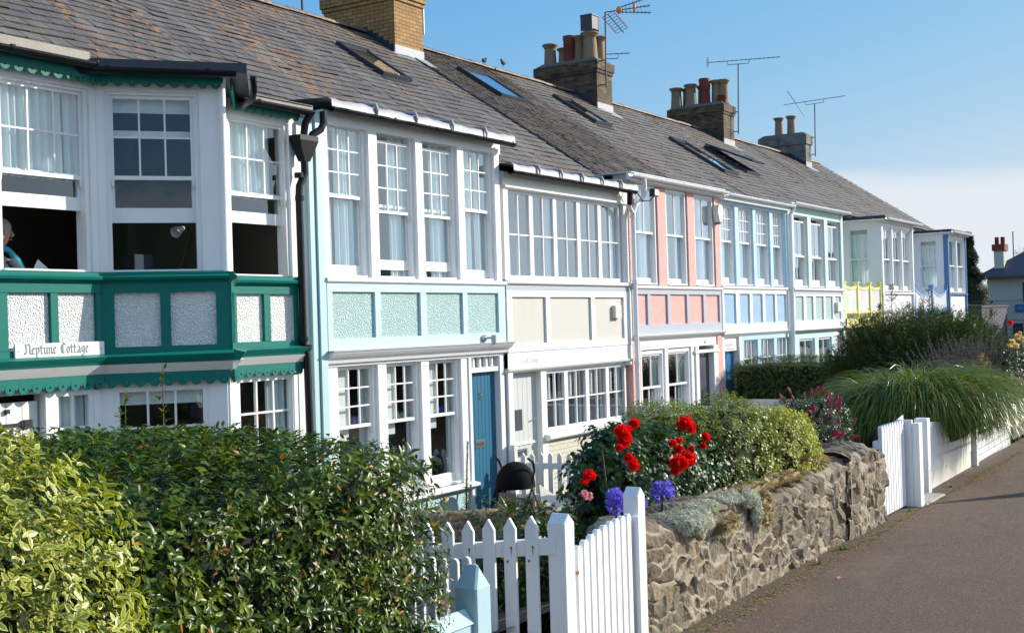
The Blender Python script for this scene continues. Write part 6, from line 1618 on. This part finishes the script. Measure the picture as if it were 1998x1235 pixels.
class Plant:
    def __init__(s): s.V, s.F, s.M, s.T, s.E, s.n = [], [], [], [], [], 0
    def add(s, V, faces, T, E, mi):
        for f in faces: s.F.append((np.asarray(f) + s.n, mi))
        s.V.append(V); s.T.append(np.broadcast_to(T, (len(V),))); s.E.append(np.broadcast_to(E, (len(V),))); s.n += len(V); return s
    def leafset(s, L_, mi=0, bend=.25, fold=.25):
        P, D, Nn, ln, wd, t_ = L_; V, a, b, T, E = leaves(P, D, Nn, ln, wd, t_, bend, fold); return s.add(V, [a, b], T, E, mi)
    def build(s, name, mats, parent=None):
        Fs = [f for f, _ in s.F]; mi = np.concatenate([np.full(len(f), m_) for f, m_ in s.F])
        o = fast_mesh(name, np.concatenate(s.V), Fs, None, dict(tint=np.concatenate(s.T), edge=np.concatenate(s.E)), mats=mats, mi=mi)
        if parent is not None: o.parent = parent; o.matrix_parent_inverse = Matrix.Translation(-parent_loc(parent))
        return o
def bush(parent, seed, blobs, n, k, ln, wd, mat, up=.5, spread=.5, old=0., depth=.12, lump=.08, core=.12, lf=1.0, zmin=None, name='foliage', sel=None, stem=.05, bend=.25, fold=.3, cn=26):
    rg = np.random.default_rng(seed); pl = Plant(); vol = [b[1][0] * b[1][1] + b[1][0] * b[1][2] + b[1][1] * b[1][2] for b in blobs]
    for (c, r, p), v in zip(blobs, vol):
        m_ = int(n * v / sum(vol)); P, Nn, q = blob_points(rg, m_, c, r, p, lump, zmin, depth, lf)
        if sel is not None: ok = sel(P, Nn); P, Nn, q = P[ok], Nn[ok], q[ok]
        clump = .5 + .5 * np.sin(P[:, 0] * 9 + P[:, 2] * 7 + seed) * np.sin(P[:, 1] * 8 - P[:, 2] * 5)
        t_ = np.clip(rg.beta(2, 2.4, len(P)) * .8 + .2 * clump, 0, 1)
        pl.leafset(shoots(rg, P, Nn, k, ln, wd, up, spread, t_, old=old, stem=stem), 0, bend, fold)
        V, F_ = twigs(rg, P[::2], Nn[::2], .12); pl.add(V, [F_], .3, 0, 2)
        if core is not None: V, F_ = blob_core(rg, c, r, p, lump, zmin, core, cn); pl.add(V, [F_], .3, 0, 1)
    return pl.build(name, [mat, 'core_dark', 'bark'], parent)
def stems(parent, pts, r=.014, mat='bark'):
    q = MB().mat(mat)
    for a, b in pts:
        mid = ((a[0] + b[0]) / 2 + .03, (a[1] + b[1]) / 2, (a[2] + b[2]) / 2); q.tube([a, mid, b], [r, r * .8, r * .5], 6)
    return q.build('stem', parent=parent)

camv = np.array([0, -10, 2.8])
def facing(P, Nn): return ((camv - P) * Nn).sum(1) > -.35 * np.linalg.norm(camv - P, axis=1)
# clipped dark laurel-like hedge in the foreground
t = thing('hedge', 'tall glossy dark green hedge filling the foreground left of the picket fence', 'hedge', (3.2, -6.1, 1.0))
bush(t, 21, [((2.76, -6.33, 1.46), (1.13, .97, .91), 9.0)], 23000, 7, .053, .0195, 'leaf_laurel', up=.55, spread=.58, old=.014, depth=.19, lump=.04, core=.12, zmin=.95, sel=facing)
stems(t, [((x, -6.1, .9), (x + .2, -6.2, 1.9)) for x in (2.3, 2.9, 3.5)], .03)
# a few taller sprigs above the hedge
for (x, y, h, lb) in ((4.05, -5.45, .32, 'tall reddish sprig sticking up over the hedge in front of the green cottage window'), (3.78, -5.5, .2, 'short pale sprig standing over the hedge top')):
    rg = np.random.default_rng(int(x * 100)); pl = Plant(); z0 = 2.32; m_ = 34
    tt = rg.random(m_); P = np.stack([x + .02 * np.sin(tt * 8), np.full(m_, y), z0 + h * tt], 1); D = unit(np.stack([rg.normal(0, 1, m_), rg.normal(0, 1, m_), np.full(m_, .5)], 1))
    pl.leafset((P, D, np.tile([0, 0, 1.], (m_, 1)), np.full(m_, .045), np.full(m_, .015), np.clip(.5 + .4 * rg.random(m_), 0, .9)))
    o = pl.build('leaves', ['leaf_laurel'])
    s_ = MB().mat('bark').tube([(x, y, z0 - .2), (x + .01, y, z0 + h)], [.005, .002], 5).build('stem', parent=o)
    tag(o, lb, 'sprig'); o.name = 'hedge_sprig'
# yellow variegated shrub
t = thing('variegated_shrub', 'yellow and cream variegated shrub in the bottom left corner', 'shrub', (1.8, -6.9, 1.0))
bush(t, 22, [((1.66, -7.2, 1.58), (.54, .53, .98), 2.6)], 5000, 8, .049, .020, 'leaf_yellow', up=.35, spread=.6, depth=.2, lump=.10, core=.22, zmin=.95, lf=1.4, sel=facing, bend=.1)
stems(t, [((1.8, -6.9, .9), (1.7, -6.8, 2.0)), ((1.85, -6.9, .9), (2.1, -7.0, 1.9))], .02)
# red rose bush
t = thing('rose_bush', 'large dark green rose bush with clusters of bright red roses behind the stone wall', 'rose bush', (7.3, -6.5, 1.2))
bush(t, 23, [((7.2, -6.45, 1.62), (.52, .36, .50), 2.2), ((6.62, -6.45, 1.70), (.24, .28, .46), 2.2), ((7.9, -6.45, 1.55), (.36, .28, .42), 2.3)], 3600, 5, .055, .036, 'leaf_rose', up=.4, spread=.7, depth=.2, lump=.16, core=.16, zmin=1.1, lf=1.8, bend=.35)
stems(t, [((7.2, -6.5, 1.1), (7.1, -6.5, 2.1)), ((6.6, -6.5, 1.1), (6.3, -6.6, 2.05)), ((7.6, -6.5, 1.1), (7.9, -6.5, 1.9))], .01)
def rose(parent, c, r, mat, seed, n=26, name='rose'):
    rg = np.random.default_rng(seed); q = MB().mat(mat)
    RM = Vector((0, 0, 1)).rotation_difference(Vector((-.6 + rg.normal(0, .35), -.6 + rg.normal(0, .3), .55 + rg.normal(0, .3))).normalized()).to_matrix()
    for i in range(n):
        a = i * 2.4 + rg.normal(0, .3); tt = i / n; el = 1.45 - 1.5 * tt; rr = r * (.25 + .75 * tt)
        d = Vector((math.cos(a) * math.cos(el), math.sin(a) * math.cos(el), math.sin(el))); s = d.cross(Vector((0, 0, 1))).normalized() if abs(d.z) < .99 else Vector((1, 0, 0))
        u = s.cross(d); b = Vector(c) + d * rr * .25
        w = r * (.30 + .26 * tt); h = r * (.7 + .2 * rg.random())
        w *= .8 + .5 * rg.random(); jt = [Vector(rg.normal(0, r * .09, 3)) for _ in range(6)]
        p = [b - s * w * .35, b + s * w * .35, b + d * h * .6 + s * w * .9 + u * h * .35, b + d * h * .9 + u * h * .55, b + d * h * .6 - s * w * .9 + u * h * .35, b + d * h * .45 + u * h * .12]
        p = [a_ + j_ for a_, j_ in zip(p, jt)]
        q.add([Vector(c) + RM @ (Vector(x_) - Vector(c)) for x_ in p], [(0, 1, 5), (1, 2, 5), (2, 3, 5), (3, 4, 5), (4, 0, 5)], True)
    return q.build(name, parent=parent)
for i, (x, y, z, r) in enumerate([(6.02, -6.84, 2.17, .040), (6.09, -6.82, 2.13, .038), (5.98, -6.85, 2.10, .034), (6.13, -6.83, 2.19, .035), (6.10, -6.84, 2.03, .045), (6.13, -6.84, 1.99, .036), (6.26, -6.8, 2.20, .03),
                                  (6.68, -6.84, 2.05, .045), (6.74, -6.85, 2.02, .043), (6.78, -6.84, 2.06, .038), (6.86, -6.84, 2.15, .042), (6.96, -6.82, 2.12, .034), (7.16, -6.84, 2.05, .042), (7.0, -6.83, 1.99, .036), (7.14, -6.83, 2.0, .034),
                                  (6.75, -6.85, 1.92, .048), (6.82, -6.86, 1.95, .043), (6.70, -6.84, 1.89, .042), (6.80, -6.85, 1.90, .04), (5.60, -6.84, 1.96, .038), (5.64, -6.84, 1.985, .03)]):
    rose(t, (x, y - .03, z), r * (.78 + .62 * ((i * 7) % 5 in (0, 2))), 'petal_red', 50 + i, 40)
t2 = thing('rose_bush', 'smaller open rose bush with one pink and white bloom behind the gate', 'rose bush', (5.8, -6.4, 1.2))
bush(t2, 24, [((5.75, -6.45, 1.48), (.34, .26, .36), 2.0), ((5.95, -6.2, 1.45), (.5, .3, .34), 2.0)], 800, 5, .045, .028, 'leaf_rose', up=.4, spread=.7, depth=.3, lump=.25, core=None, zmin=1.0, lf=2.5, old=.03)
rose(t2, (5.63, -6.84, 1.885), .036, 'petal_pinkwhite', 90); rose(t2, (5.68, -6.85, 1.88), .026, 'petal_pinkwhite', 91)
rose(t2, (5.15, -6.7, 1.72), .022, 'petal_magenta', 92)
stems(t2, [((5.75, -6.5, 1.1), (5.63, -6.8, 1.88)), ((5.9, -6.4, 1.1), (6.0, -6.3, 1.8))], .006)
# low garden plants seen through the pickets
t = thing('border_plants', 'low leafy border plants seen between the near white pickets', 'plants', (5.8, -5.2, .8)); t['kind'] = 'stuff'
bush(t, 25, [((5.6, -6.05, 1.15), (.5, .3, .42), 2.2), ((6.4, -5.4, .95), (.9, .5, .5), 2.2), ((8.3, -4.4, .6), (1.6, .8, .42), 2.2)], 1900, 5, .05, .024, 'leaf_hebe', up=.7, spread=.55, depth=.25, lump=.25, core=.14, zmin=.1, lf=2.2, old=.04)
# agapanthus heads
def agapanthus(c, r, label, zb):
    t = thing('agapanthus', label, 'flower', (c[0], c[1], zb)); rg = np.random.default_rng(int(c[0] * 977)); n = 70
    d = unit(rg.normal(size=(n, 3)) + np.array([0, 0, .25])); q = MB().mat('petal_blue')
    for i in range(n):
        D = Vector(d[i]); b = Vector(c) + D * r * (.35 + .40 * rg.random()); s = D.orthogonal().normalized(); u = D.cross(s)
        for k in range(6):
            a = k * math.pi / 3; o_ = s * math.cos(a) + u * math.sin(a); w_ = (s * -math.sin(a) + u * math.cos(a)) * .0042
            q.add([b, b + D * .018 + o_ * .006 - w_, b + D * .030 + o_ * .017, b + D * .018 + o_ * .006 + w_], [(0, 1, 2, 3)], True)
        q.tube([Vector(c), b], .0012, 3, cap=False)
    q.build('flower_head', parent=t); MB().mat('leaf_privet').tube([(c[0], c[1] + .03, zb), c], .006, 6).build('stem', parent=t)
agapanthus((6.55, -6.86, 1.785), .08, 'violet-blue agapanthus head under the red roses, the right one of the group', 1.4)
agapanthus((5.99, -6.85, 1.81), .072, 'violet-blue agapanthus head just left of the tall gate post', 1.4)
agapanthus((6.26, -6.84, 1.765), .05, 'violet-blue agapanthus head half hidden behind the tall gate post', 1.4)
agapanthus((4.50, -6.52, 1.86), .03, 'small violet flower head peeping out between the hedge and the fence', 1.5)
# euonymus
t = thing('euonymus_bush', 'rounded variegated bush with yellow leaf edges in the middle of the stone-walled bed', 'bush', (8.8, -6.45, 1.2))
bush(t, 26, [((8.55, -6.42, 1.64), (.72, .42, .54), 2.3), ((8.05, -6.15, 1.70), (.6, .4, .48), 2.2)], 5600, 6, .038, .021, 'leaf_euonymus_dark', up=.5, spread=.6, depth=.14, lump=.13, core=.1, zmin=1.2, lf=2.2, bend=.1)
bush(t, 28, [((8.95, -6.66, 1.63), (.52, .31, .45), 2.2)], 2400, 6, .038, .021, 'leaf_euonymus', up=.5, spread=.6, depth=.14, lump=.13, core=.1, zmin=1.2, lf=2.2, bend=.1, name='yellow_foliage')
stems(t, [((8.7, -6.4, 1.1), (8.6, -6.4, 1.9))], .02)
# hebe with magenta spikes
t = thing('hebe_bush', 'hebe bush with dark pink flower spikes above the stone pier', 'bush', (10.5, -6.5, 1.2))
bush(t, 27, [((10.45, -6.48, 1.70), (.40, .30, .42), 2.2), ((10.0, -6.4, 1.8), (.3, .25, .3), 2.0)], 1700, 7, .040, .012, 'leaf_hebe', up=.8, spread=.5, depth=.14, lump=.12, core=.1, zmin=1.2, lf=2, bend=.05)
rg = np.random.default_rng(5); P, Nn, q_ = blob_points(rg, 130, (10.35, -6.48, 1.74), (.44, .33, .42), 2.1, .08, 1.45, .01)
for p_, n_ in zip(P, Nn):
    if ((camv - p_) * n_).sum() < 0: continue
    d = unit(n_ + np.array([0, 0, .6]) + rg.normal(0, .3, 3)); s_ = .6 + .6 * rg.random()
    MB().mat('petal_magenta').tube([p_, p_ + d * .03 * s_, p_ + d * .055 * s_, p_ + d * .085 * s_], [.006 * s_, .014 * s_, .012 * s_, .003], 7).build('flower_spike', parent=t)
# silvery and dry plants on the wall top
def mat_plant(name, label, pts, mat, n, ln, wd, seed, kind='stuff'):
    rg = np.random.default_rng(seed); pl = Plant()
    for (c, r) in pts:
        m_ = int(n * r[0] / sum(x[1][0] for x in pts)); P, Nn, _ = blob_points(rg, m_, c, r, 2.0, .35, None, .02, 8)
        pl.leafset(shoots(rg, P, Nn, 5, ln, wd, .5, .6, stem=.01), 0)
        V, F_ = blob_core(rg, c, r, 2.0, .1, None, .03, 12); pl.add(V, [F_], .5, 0, 0)
    o = pl.build(name, [mat]); return tag(o, label, 'ground cover', kind=kind)
mat_plant('ground_cover', 'silver-grey cushion plant trailing over the top of the stone wall', [((6.45, -7.0, 1.635), (.16, .12, .06)), ((6.75, -6.98, 1.66), (.22, .11, .045)), ((7.15, -6.97, 1.67), (.2, .11, .03)), ((6.55, -7.09, 1.615), (.14, .04, .05)), ((7.35, -7.08, 1.655), (.10, .04, .05)), ((5.9, -6.85, 1.655), (.10, .08, .06)), ((7.42, -7.10, 1.565), (.05, .025, .08))], 'leaf_silver', 5200, .034, .006, 31)
mat_plant('dry_moss', 'straw-coloured dried moss along the top of the stone wall', [((7.6, -6.98, 1.675), (.35, .1, .035)), ((8.3, -6.95, 1.665), (.4, .09, .03)), ((7.55, -7.11, 1.555), (.09, .04, .12)), ((6.9, -7.12, 1.565), (.12, .03, .05)), ((9.1, -6.9, 1.695), (.25, .1, .05)), ((6.15, -6.8, 1.635), (.2, .1, .04))], 'leaf_dry', 3800, .022, .004, 32)
mat_plant('dry_moss', 'yellowish dried moss cap on the low divider wall by the pushchair', [((11.62, -1.9 - .35 * i, .63 + .02 * i), (.10, .22, .03)) for i in range(5)], 'leaf_dry', 2600, .018, .007, 33)
# bronze shrub, spiky plant, tall stalk, yuccas
t = thing('bronze_shrub', 'feathery orange-brown shrub by the white boards under the pink cottage', 'shrub', (17.4, -2.6, .5))
bush(t, 34, [((14.8, -4.1, 1.15), (.55, .4, .4), 2)], 1300, 5, .05, .014, 'leaf_bronze', up=.6, spread=.7, depth=.25, lump=.3, core=None, lf=2.5)
def spiky(name, label, c, n, ln, w, seed, mat='leaf_grass', cat='plant', droop=.6):
    rg = np.random.default_rng(seed); V, F_, T = [], [], []
    for i in range(n):
        a = rg.random() * 6.28; el = R_(25 + 60 * rg.random()); L2 = ln * (.7 + .5 * rg.random()); d = np.array([math.cos(a) * math.cos(el), math.sin(a) * math.cos(el), math.sin(el)]); s = np.array([-math.sin(a), math.cos(a), 0])
        b = len(V); m_ = 7; tt = rg.random() * .85
        for k in range(m_):
            u = k / (m_ - 1); p = np.array(c) + d * L2 * u + np.array([0, 0, -droop * L2 * u * u * .5]); ww = w * (1 - u ** 2) + .0005
            V += [p - s * ww, p + s * ww]; T += [tt, tt]
        F_ += [(b + 2 * k, b + 2 * k + 1, b + 2 * k + 3, b + 2 * k + 2) for k in range(m_ - 1)]
    o = fast_mesh(name, np.array(V), np.array(F_), mat, dict(tint=T, edge=[0] * len(V))); return tag(o, label, cat)
spiky('spiky_plant', 'small spiky green plant on the low divider wall in front of the pushchair', (11.6, -2.55, .66), 26, .34, .012, 35)
spiky('spiky_plant', 'taller sword-leaved plant behind the far picket fence', (17.0, -.9, .55), 40, .55, .02, 36)
spiky('spiky_plant', 'drooping grassy plant low behind the middle of the far picket fence', (16.4, -1.7, .1), 50, .5, .014, 37, droop=1.2)
t = thing('flower_spike', 'tall thin bottlebrush-like stalk in front of the mint cottage wall', 'plant', (13.9, -.4, .2))
rg = np.random.default_rng(38); pl = Plant(); m_ = 900; tt = rg.random(m_); z = .15 + 1.05 * tt; a = rg.random(m_) * 6.28
P = np.stack([13.9 + .05 * tt, -.35 - .03 * tt + 0 * tt, z], 1); D = np.stack([np.cos(a), np.sin(a), np.full(m_, .5)], 1); ls = np.where(tt > .45, .028, .085 * (rg.random(m_) * .5 + .5))
ok = (tt > .45) | (rg.random(m_) < .35)
pl.leafset((P[ok], D[ok], np.tile([0, 0, 1.], (ok.sum(), 1)), ls[ok], np.where(tt > .45, .009, .02)[ok], np.clip(.3 + .5 * rg.random(ok.sum()), 0, .87)))
pl.build('leaves', ['leaf_privet'], t); MB().mat('leaf_privet').tube([(13.9, -.35, .05), (13.95, -.38, 1.2)], [.012, .006], 6).build('stem', parent=t)
# clipped dark hedge
t = thing('hedge', 'low clipped dark hedge in front of the powder blue and pale green cottages', 'hedge', (24.6, -2, .3))
bush(t, 39, [((24.75, -1.35, 1.42), (.85, 1.35, .52), 5)], 5200, 6, .045, .022, 'leaf_privet', up=.5, spread=.6, depth=.14, lump=.04, core=.14, zmin=.4, lf=1.5, sel=facing)
# ornamental grass
def grass_clump(parent, seed, roots, n, ln, w=.006):
    rg = np.random.default_rng(seed); m_ = 10
    (x0, x1, y0, y1) = roots; cx, cy = (x0 + x1) / 2, (y0 + y1) / 2
    bx = rg.uniform(x0, x1, n); by = rg.uniform(y0, y1, n)
    a = rg.random(n) * 2 * math.pi; pull = np.stack([(bx - cx) / (x1 - x0) * 3.2, (by - cy) / (y1 - y0) * 3.2 - .5], 1); dirx = np.cos(a) * .7 + pull[:, 0]; diry = np.sin(a) * .7 + pull[:, 1]; nn = np.sqrt(dirx ** 2 + diry ** 2) + 1e-6; dirx, diry = dirx / nn, diry / nn
    rn = np.clip(np.sqrt(((bx - cx) / (x1 - x0) * 2) ** 2 + ((by - cy) / (y1 - y0) * 2) ** 2) / 1.2, 0, 1); el = R_(86) - R_(34) * rn + rg.normal(0, R_(8), n); L_ = ln * (.5 + .6 * rg.random(n)); curl = 2.3 + 1.0 * rg.random(n)
    zb = np.full(n, 1.42); V = np.zeros((n, m_, 2, 3)); px, py, pz = bx.copy(), by.copy(), zb.copy(); sx, sy = -diry, dirx; twist = rg.normal(0, .4, n)
    for k in range(m_):
        u = k / (m_ - 1); ww = w * (1 - u ** 1.6) * (.7 + .6 * rg.random(n)) + .0006
        c, s = np.cos(twist), np.sin(twist)
        off = np.stack([sx * ww * c, sy * ww * c, ww * s], 1); P = np.stack([px, py, pz], 1)
        V[:, k, 0] = P - off; V[:, k, 1] = P + off
        e = el - curl * u ** 2.1; st = L_ / (m_ - 1); px = px + dirx * np.cos(e) * st; py = py + diry * np.cos(e) * st; pz = pz + np.sin(e) * st
    b = (np.arange(n) * m_ * 2)[:, None]; F_ = np.concatenate([b + np.array([[2 * k, 2 * k + 1, 2 * k + 3, 2 * k + 2]]) for k in range(m_ - 1)])
    tb = np.clip(rg.beta(1.6, 2.2, n), 0, .87); straw = rg.random(n) < .05; T = np.repeat(tb, m_ * 2); T = T + np.tile(np.linspace(-.1, .12, m_).repeat(2), n); T = np.clip(T, 0, .87); T = np.where(np.repeat(straw, m_ * 2), .92, T)
    o = fast_mesh('blades', V.reshape(-1, 3), F_, 'leaf_grass', dict(tint=T, edge=T * 0)); o.parent = parent; o.matrix_parent_inverse = Matrix.Translation(-parent_loc(parent)); return o
t = thing('ornamental_grass', 'big mound of arching ornamental grass spilling over the white boarded fence', 'grass', (14, -6, 1.05))
grass_clump(t, 41, (13.3, 14.1, -6.95, -6.2), 16000, 1.16, .0055)
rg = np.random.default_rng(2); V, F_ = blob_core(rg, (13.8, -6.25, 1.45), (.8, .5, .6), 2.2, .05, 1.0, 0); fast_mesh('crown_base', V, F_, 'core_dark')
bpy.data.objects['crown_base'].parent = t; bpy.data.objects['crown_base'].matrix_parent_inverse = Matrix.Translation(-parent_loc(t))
# feathery tamarisk and conifer
def feathery(parent, seed, c, r, n, ln, w, mat, zb, plumes=(), upb=.9):
    rg = np.random.default_rng(seed); P, Nn, q_ = blob_points(rg, n, c, r, 2.2, .16, zb, .5, 1.3)
    base = np.array([c[0], c[1], zb]); d = unit((P - base) * np.array([1, 1, .7]) + np.array([0, 0, upb * .5]))
    SP, SD, ST = [], [], []
    K = 24
    for i in range(K):
        u = i / K; L2 = .42; p = P + d * (L2 * (u - .5))[..., None] if False else P + d * L2 * (u - .5)
        s = unit(d * .9 + rg.normal(0, .55, P.shape)); SP.append(p); SD.append(s); ST.append(np.clip(.25 + .5 * rg.random(len(P)) + .15 * (1 - q_), 0, .87))
    for (x, y, z0, z1, sc) in plumes:
        m_ = 150; u = rg.random(m_); p = np.stack([x + rg.normal(0, .13, m_) * (1.05 - u) * sc, y + rg.normal(0, .13, m_) * (1.05 - u) * sc, z0 + (z1 - z0) * u], 1)
        for i in range(3): SP.append(p); SD.append(unit(rg.normal(0, .5, (m_, 3)) + np.array([0, 0, 1.]))); ST.append(np.clip(.4 + .4 * rg.random(m_), 0, .87))
    SP, SD, ST = map(np.concatenate, (SP, SD, ST)); s = unit(np.cross(SD, rg.normal(size=SD.shape))) * w; L3 = (ln * (.6 + .6 * rg.random(len(SP))))[:, None]
    V = np.stack([SP - s, SP + s, SP + SD * L3 * .6 + s * .7 + np.array([0, 0, -.01]), SP + SD * L3, SP + SD * L3 * .6 - s * .7], 1).reshape(-1, 3); b = (np.arange(len(SP)) * 5)[:, None]
    pl = Plant(); pl.add(V, [b + np.array([[0, 1, 2, 4]]), b + np.array([[4, 2, 3]])], np.repeat(ST, 5), 0, 0)
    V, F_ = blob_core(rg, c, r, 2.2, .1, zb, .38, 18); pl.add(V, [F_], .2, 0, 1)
    q = MB().mat('bark')
    for i in range(46):
        j = rg.integers(len(P)); q.tube([tuple(base + rg.normal(0, .1, 3) * np.array([1, 1, 0])), tuple((base + P[j]) / 2 + rg.normal(0, .05, 3)), tuple(P[j])], [.018, .011, .004], 5)
    for (x, y, z0, z1, sc) in plumes: q.tube([(x, y, z0 - .6), (x, y, z1 - .1)], [.012, .003], 5)
    q.build('branch', parent=parent); return pl.build('foliage', [mat, 'core_dark'], parent)
t = thing('tamarisk_bush', 'feathery green tamarisk bush below the balconies', 'bush', (21.4, -4.7, .8))
feathery(t, 51, (21.2, -4.75, 1.5), (1.6, 1.5, 1.25), 11000, .065, .0021, 'leaf_tamarisk', .5,
         [(21.0, -4.3, 2.2, 3.25, 1.3), (21.3, -4.5, 2.2, 2.95, 1.2), (20.8, -4.15, 2.2, 2.95, 1.2), (21.3, -4.85, 2.2, 3.15, 1.2), (21.2, -5.1, 2.1, 2.75, 1), (21.0, -5.5, 2.0, 2.65, 1), (20.6, -3.9, 2.0, 2.7, 1.3), (20.4, -3.6, 1.9, 2.5, 1.2), (21.5, -4.65, 2.2, 2.8, 1), (20.2, -3.45, 1.6, 2.2, 1.2)])
t = thing('conifer', 'dark ragged conifer behind the end of the terrace', 'tree', (62, 3.2, 0))
MB().mat('bark').tube([(62, 3.1, 0), (62, 3.1, 5.8)], [.2, .03], 8).build('trunk', parent=t)
rg = np.random.default_rng(61); pl = Plant(); n = 2600; zz = .8 + 5.6 * rg.random(n) ** .85; a = rg.random(n) * 6.28
tier = .65 + .35 * np.sin(zz * 7.3 + np.sin(a * 3) * 1.3); rr = np.clip(1.75 * (1 - (zz - .6) / 6.1), .05, 2) * tier * (.5 + .5 * rg.random(n))
P = np.stack([62 + rr * np.cos(a), 3.1 + rr * np.sin(a), zz], 1); D = unit(np.stack([np.cos(a), np.sin(a), .35 + .4 * rg.random(n)], 1))
pl.leafset(shoots(rg, P, D, 6, .28, .07, .2, .6, stem=.1), 0)
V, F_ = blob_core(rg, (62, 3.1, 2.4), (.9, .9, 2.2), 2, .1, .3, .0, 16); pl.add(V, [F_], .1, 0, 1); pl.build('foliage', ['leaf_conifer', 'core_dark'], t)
t = thing('leafy_tree', 'lighter green tree just visible between the conifer and the cream building', 'tree', (66, 4.3, 0))
MB().mat('bark').tube([(66, 3.9, 0), (66, 3.9, 3)], [.15, .08], 8).build('trunk', parent=t)
bush(t, 62, [((66, 3.9, 3.2), (1.3, .95, 1.5), 2)], 900, 6, .16, .09, 'leaf_privet', depth=.5, lump=.2, core=.35)
t = thing('bare_tree', 'small thin-twigged tree behind the distant slate roof', 'tree', (80, 3, 0))
bush(t, 63, [((82, 3.9, 5.9), (.6, .8, .9), 2)], 120, 3, .25, .03, 'leaf_conifer', depth=.8, lump=.3, core=None)
# lavender and yellow roses above the dark fence
t = thing('lavender_bush', 'purplish twiggy lavender bush above the dark wooden fence', 'bush', (17.6, -6.4, 1.1))
rg = np.random.default_rng(71); pl = Plant(); n = 1500; a = rg.random(n) * 6.28; e = R_(20) + rg.random(n) * R_(65); c = np.array([17.7, -6.30, 1.25]); D = np.stack([np.cos(a) * np.cos(e), np.sin(a) * np.cos(e), np.sin(e)], 1); L2 = .75 + .5 * rg.random(n)
s = unit(np.cross(D, rg.normal(size=D.shape))) * .0022; b0 = c + rg.normal(0, .22, (n, 3)) * np.array([1.4, .9, .3]); tip = b0 + D * L2[:, None]
V = np.stack([b0 - s, b0 + s, tip + s, tip - s], 1).reshape(-1, 3); pl.add(V, [(np.arange(n) * 4)[:, None] + np.array([[0, 1, 2, 3]])], .3, 0, 0)
for k in range(10):
    u = .80 + .2 * rg.random(n); P = b0 + D * (L2 * u)[:, None]; pl.leafset((P, unit(D + rg.normal(0, .5, D.shape)), rg.normal(size=D.shape), np.full(n, .022), np.full(n, .009), .5 + .35 * rg.random(n)), 0)
for k in range(4):
    u = .2 + .5 * rg.random(n); P = b0 + D * (L2 * u)[:, None]; pl.leafset((P, unit(D + rg.normal(0, .6, D.shape)), rg.normal(size=D.shape), np.full(n, .04), np.full(n, .007), .25 * rg.random(n)), 0)
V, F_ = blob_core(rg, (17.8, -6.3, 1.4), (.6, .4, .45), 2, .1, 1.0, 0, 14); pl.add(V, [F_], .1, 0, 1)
pl.build('foliage', ['leaf_lavender', 'core_dark'], t)
t = thing('rose_bush', 'rose bush with pale yellow blooms over the dark fence at the right edge', 'rose bush', (17.2, -6.9, 1.1))
bush(t, 72, [((17.6, -6.72, 2.0), (.32, .22, .34), 2)], 330, 5, .05, .032, 'leaf_rose', depth=.25, lump=.25, core=.15, lf=2.5)
for i, (y, z, r) in enumerate([(-6.93, 2.36, .05), (-6.98, 2.42, .055), (-7.05, 2.40, .055), (-7.08, 2.33, .055), (-6.97, 2.31, .05), (-7.02, 2.47, .04), (-6.90, 2.30, .045), (-7.12, 2.37, .04)]): rose(t, (16.95, y, z), r, 'petal_yellow', 120 + i, 18)
stems(t, [((17.3, -6.8, 1.3), (17.0, -6.97, 2.3))], .008)
q = thing('red_rose', 'single red rose just left of the pale yellow blooms', 'flower', (17.1, -6.6, 2.5)); rose(q, (17.9, -6.75, 2.60), .05, 'petal_red', 140, 14); stems(q, [((17.95, -6.7, 1.8), (17.9, -6.75, 2.57))], .006)
t = thing('brown_shrub', 'rusty brown seed-headed shrub beside the tamarisk above the dark fence', 'shrub', (17.9, -6.4, 1.1))
bush(t, 73, [((16.9, -6.55, 2.0), (.14, .12, .22), 2)], 260, 5, .03, .014, 'leaf_dry', depth=.12, lump=.2, core=None)
# litter of weeds and grit along the wall foot
pl = Plant(); rg = np.random.default_rng(81); n = 5000; x = rg.uniform(5.8, 16, n); y = -7.09 - np.abs(rg.normal(0, .09, n)) - .02; P = np.stack([x, y, np.full(n, 1.053)], 1)
D = unit(np.stack([rg.normal(size=n), rg.normal(size=n), .15 + .1 * rg.random(n)], 1)); pl.leafset((P, D, np.tile([0, 0, 1.], (n, 1)), .012 + .02 * rg.random(n), np.full(n, .006), rg.random(n) * .8), 0)
tag(pl.build('leaf_litter', ['leaf_dry']), kind='stuff')
for x, y in ((8.4, -7.16), (8.95, -7.14), (9.02, -7.15), (12.6, -7.1), (10.95, -7.12)): spiky('grass_tuft', 'small green weed tuft at the foot of the stone wall', (x, y, 1.05), 26, .07, .0025, int(x * 10), cat='weed')['group'] = 'weeds at the wall foot'
tag(MB().mat('petal_pinkwhite').box(8.0, 8.06, -7.42, -7.405, 1.05, 1.056).build('litter'), 'tiny pink scrap lying on the path', 'litter')
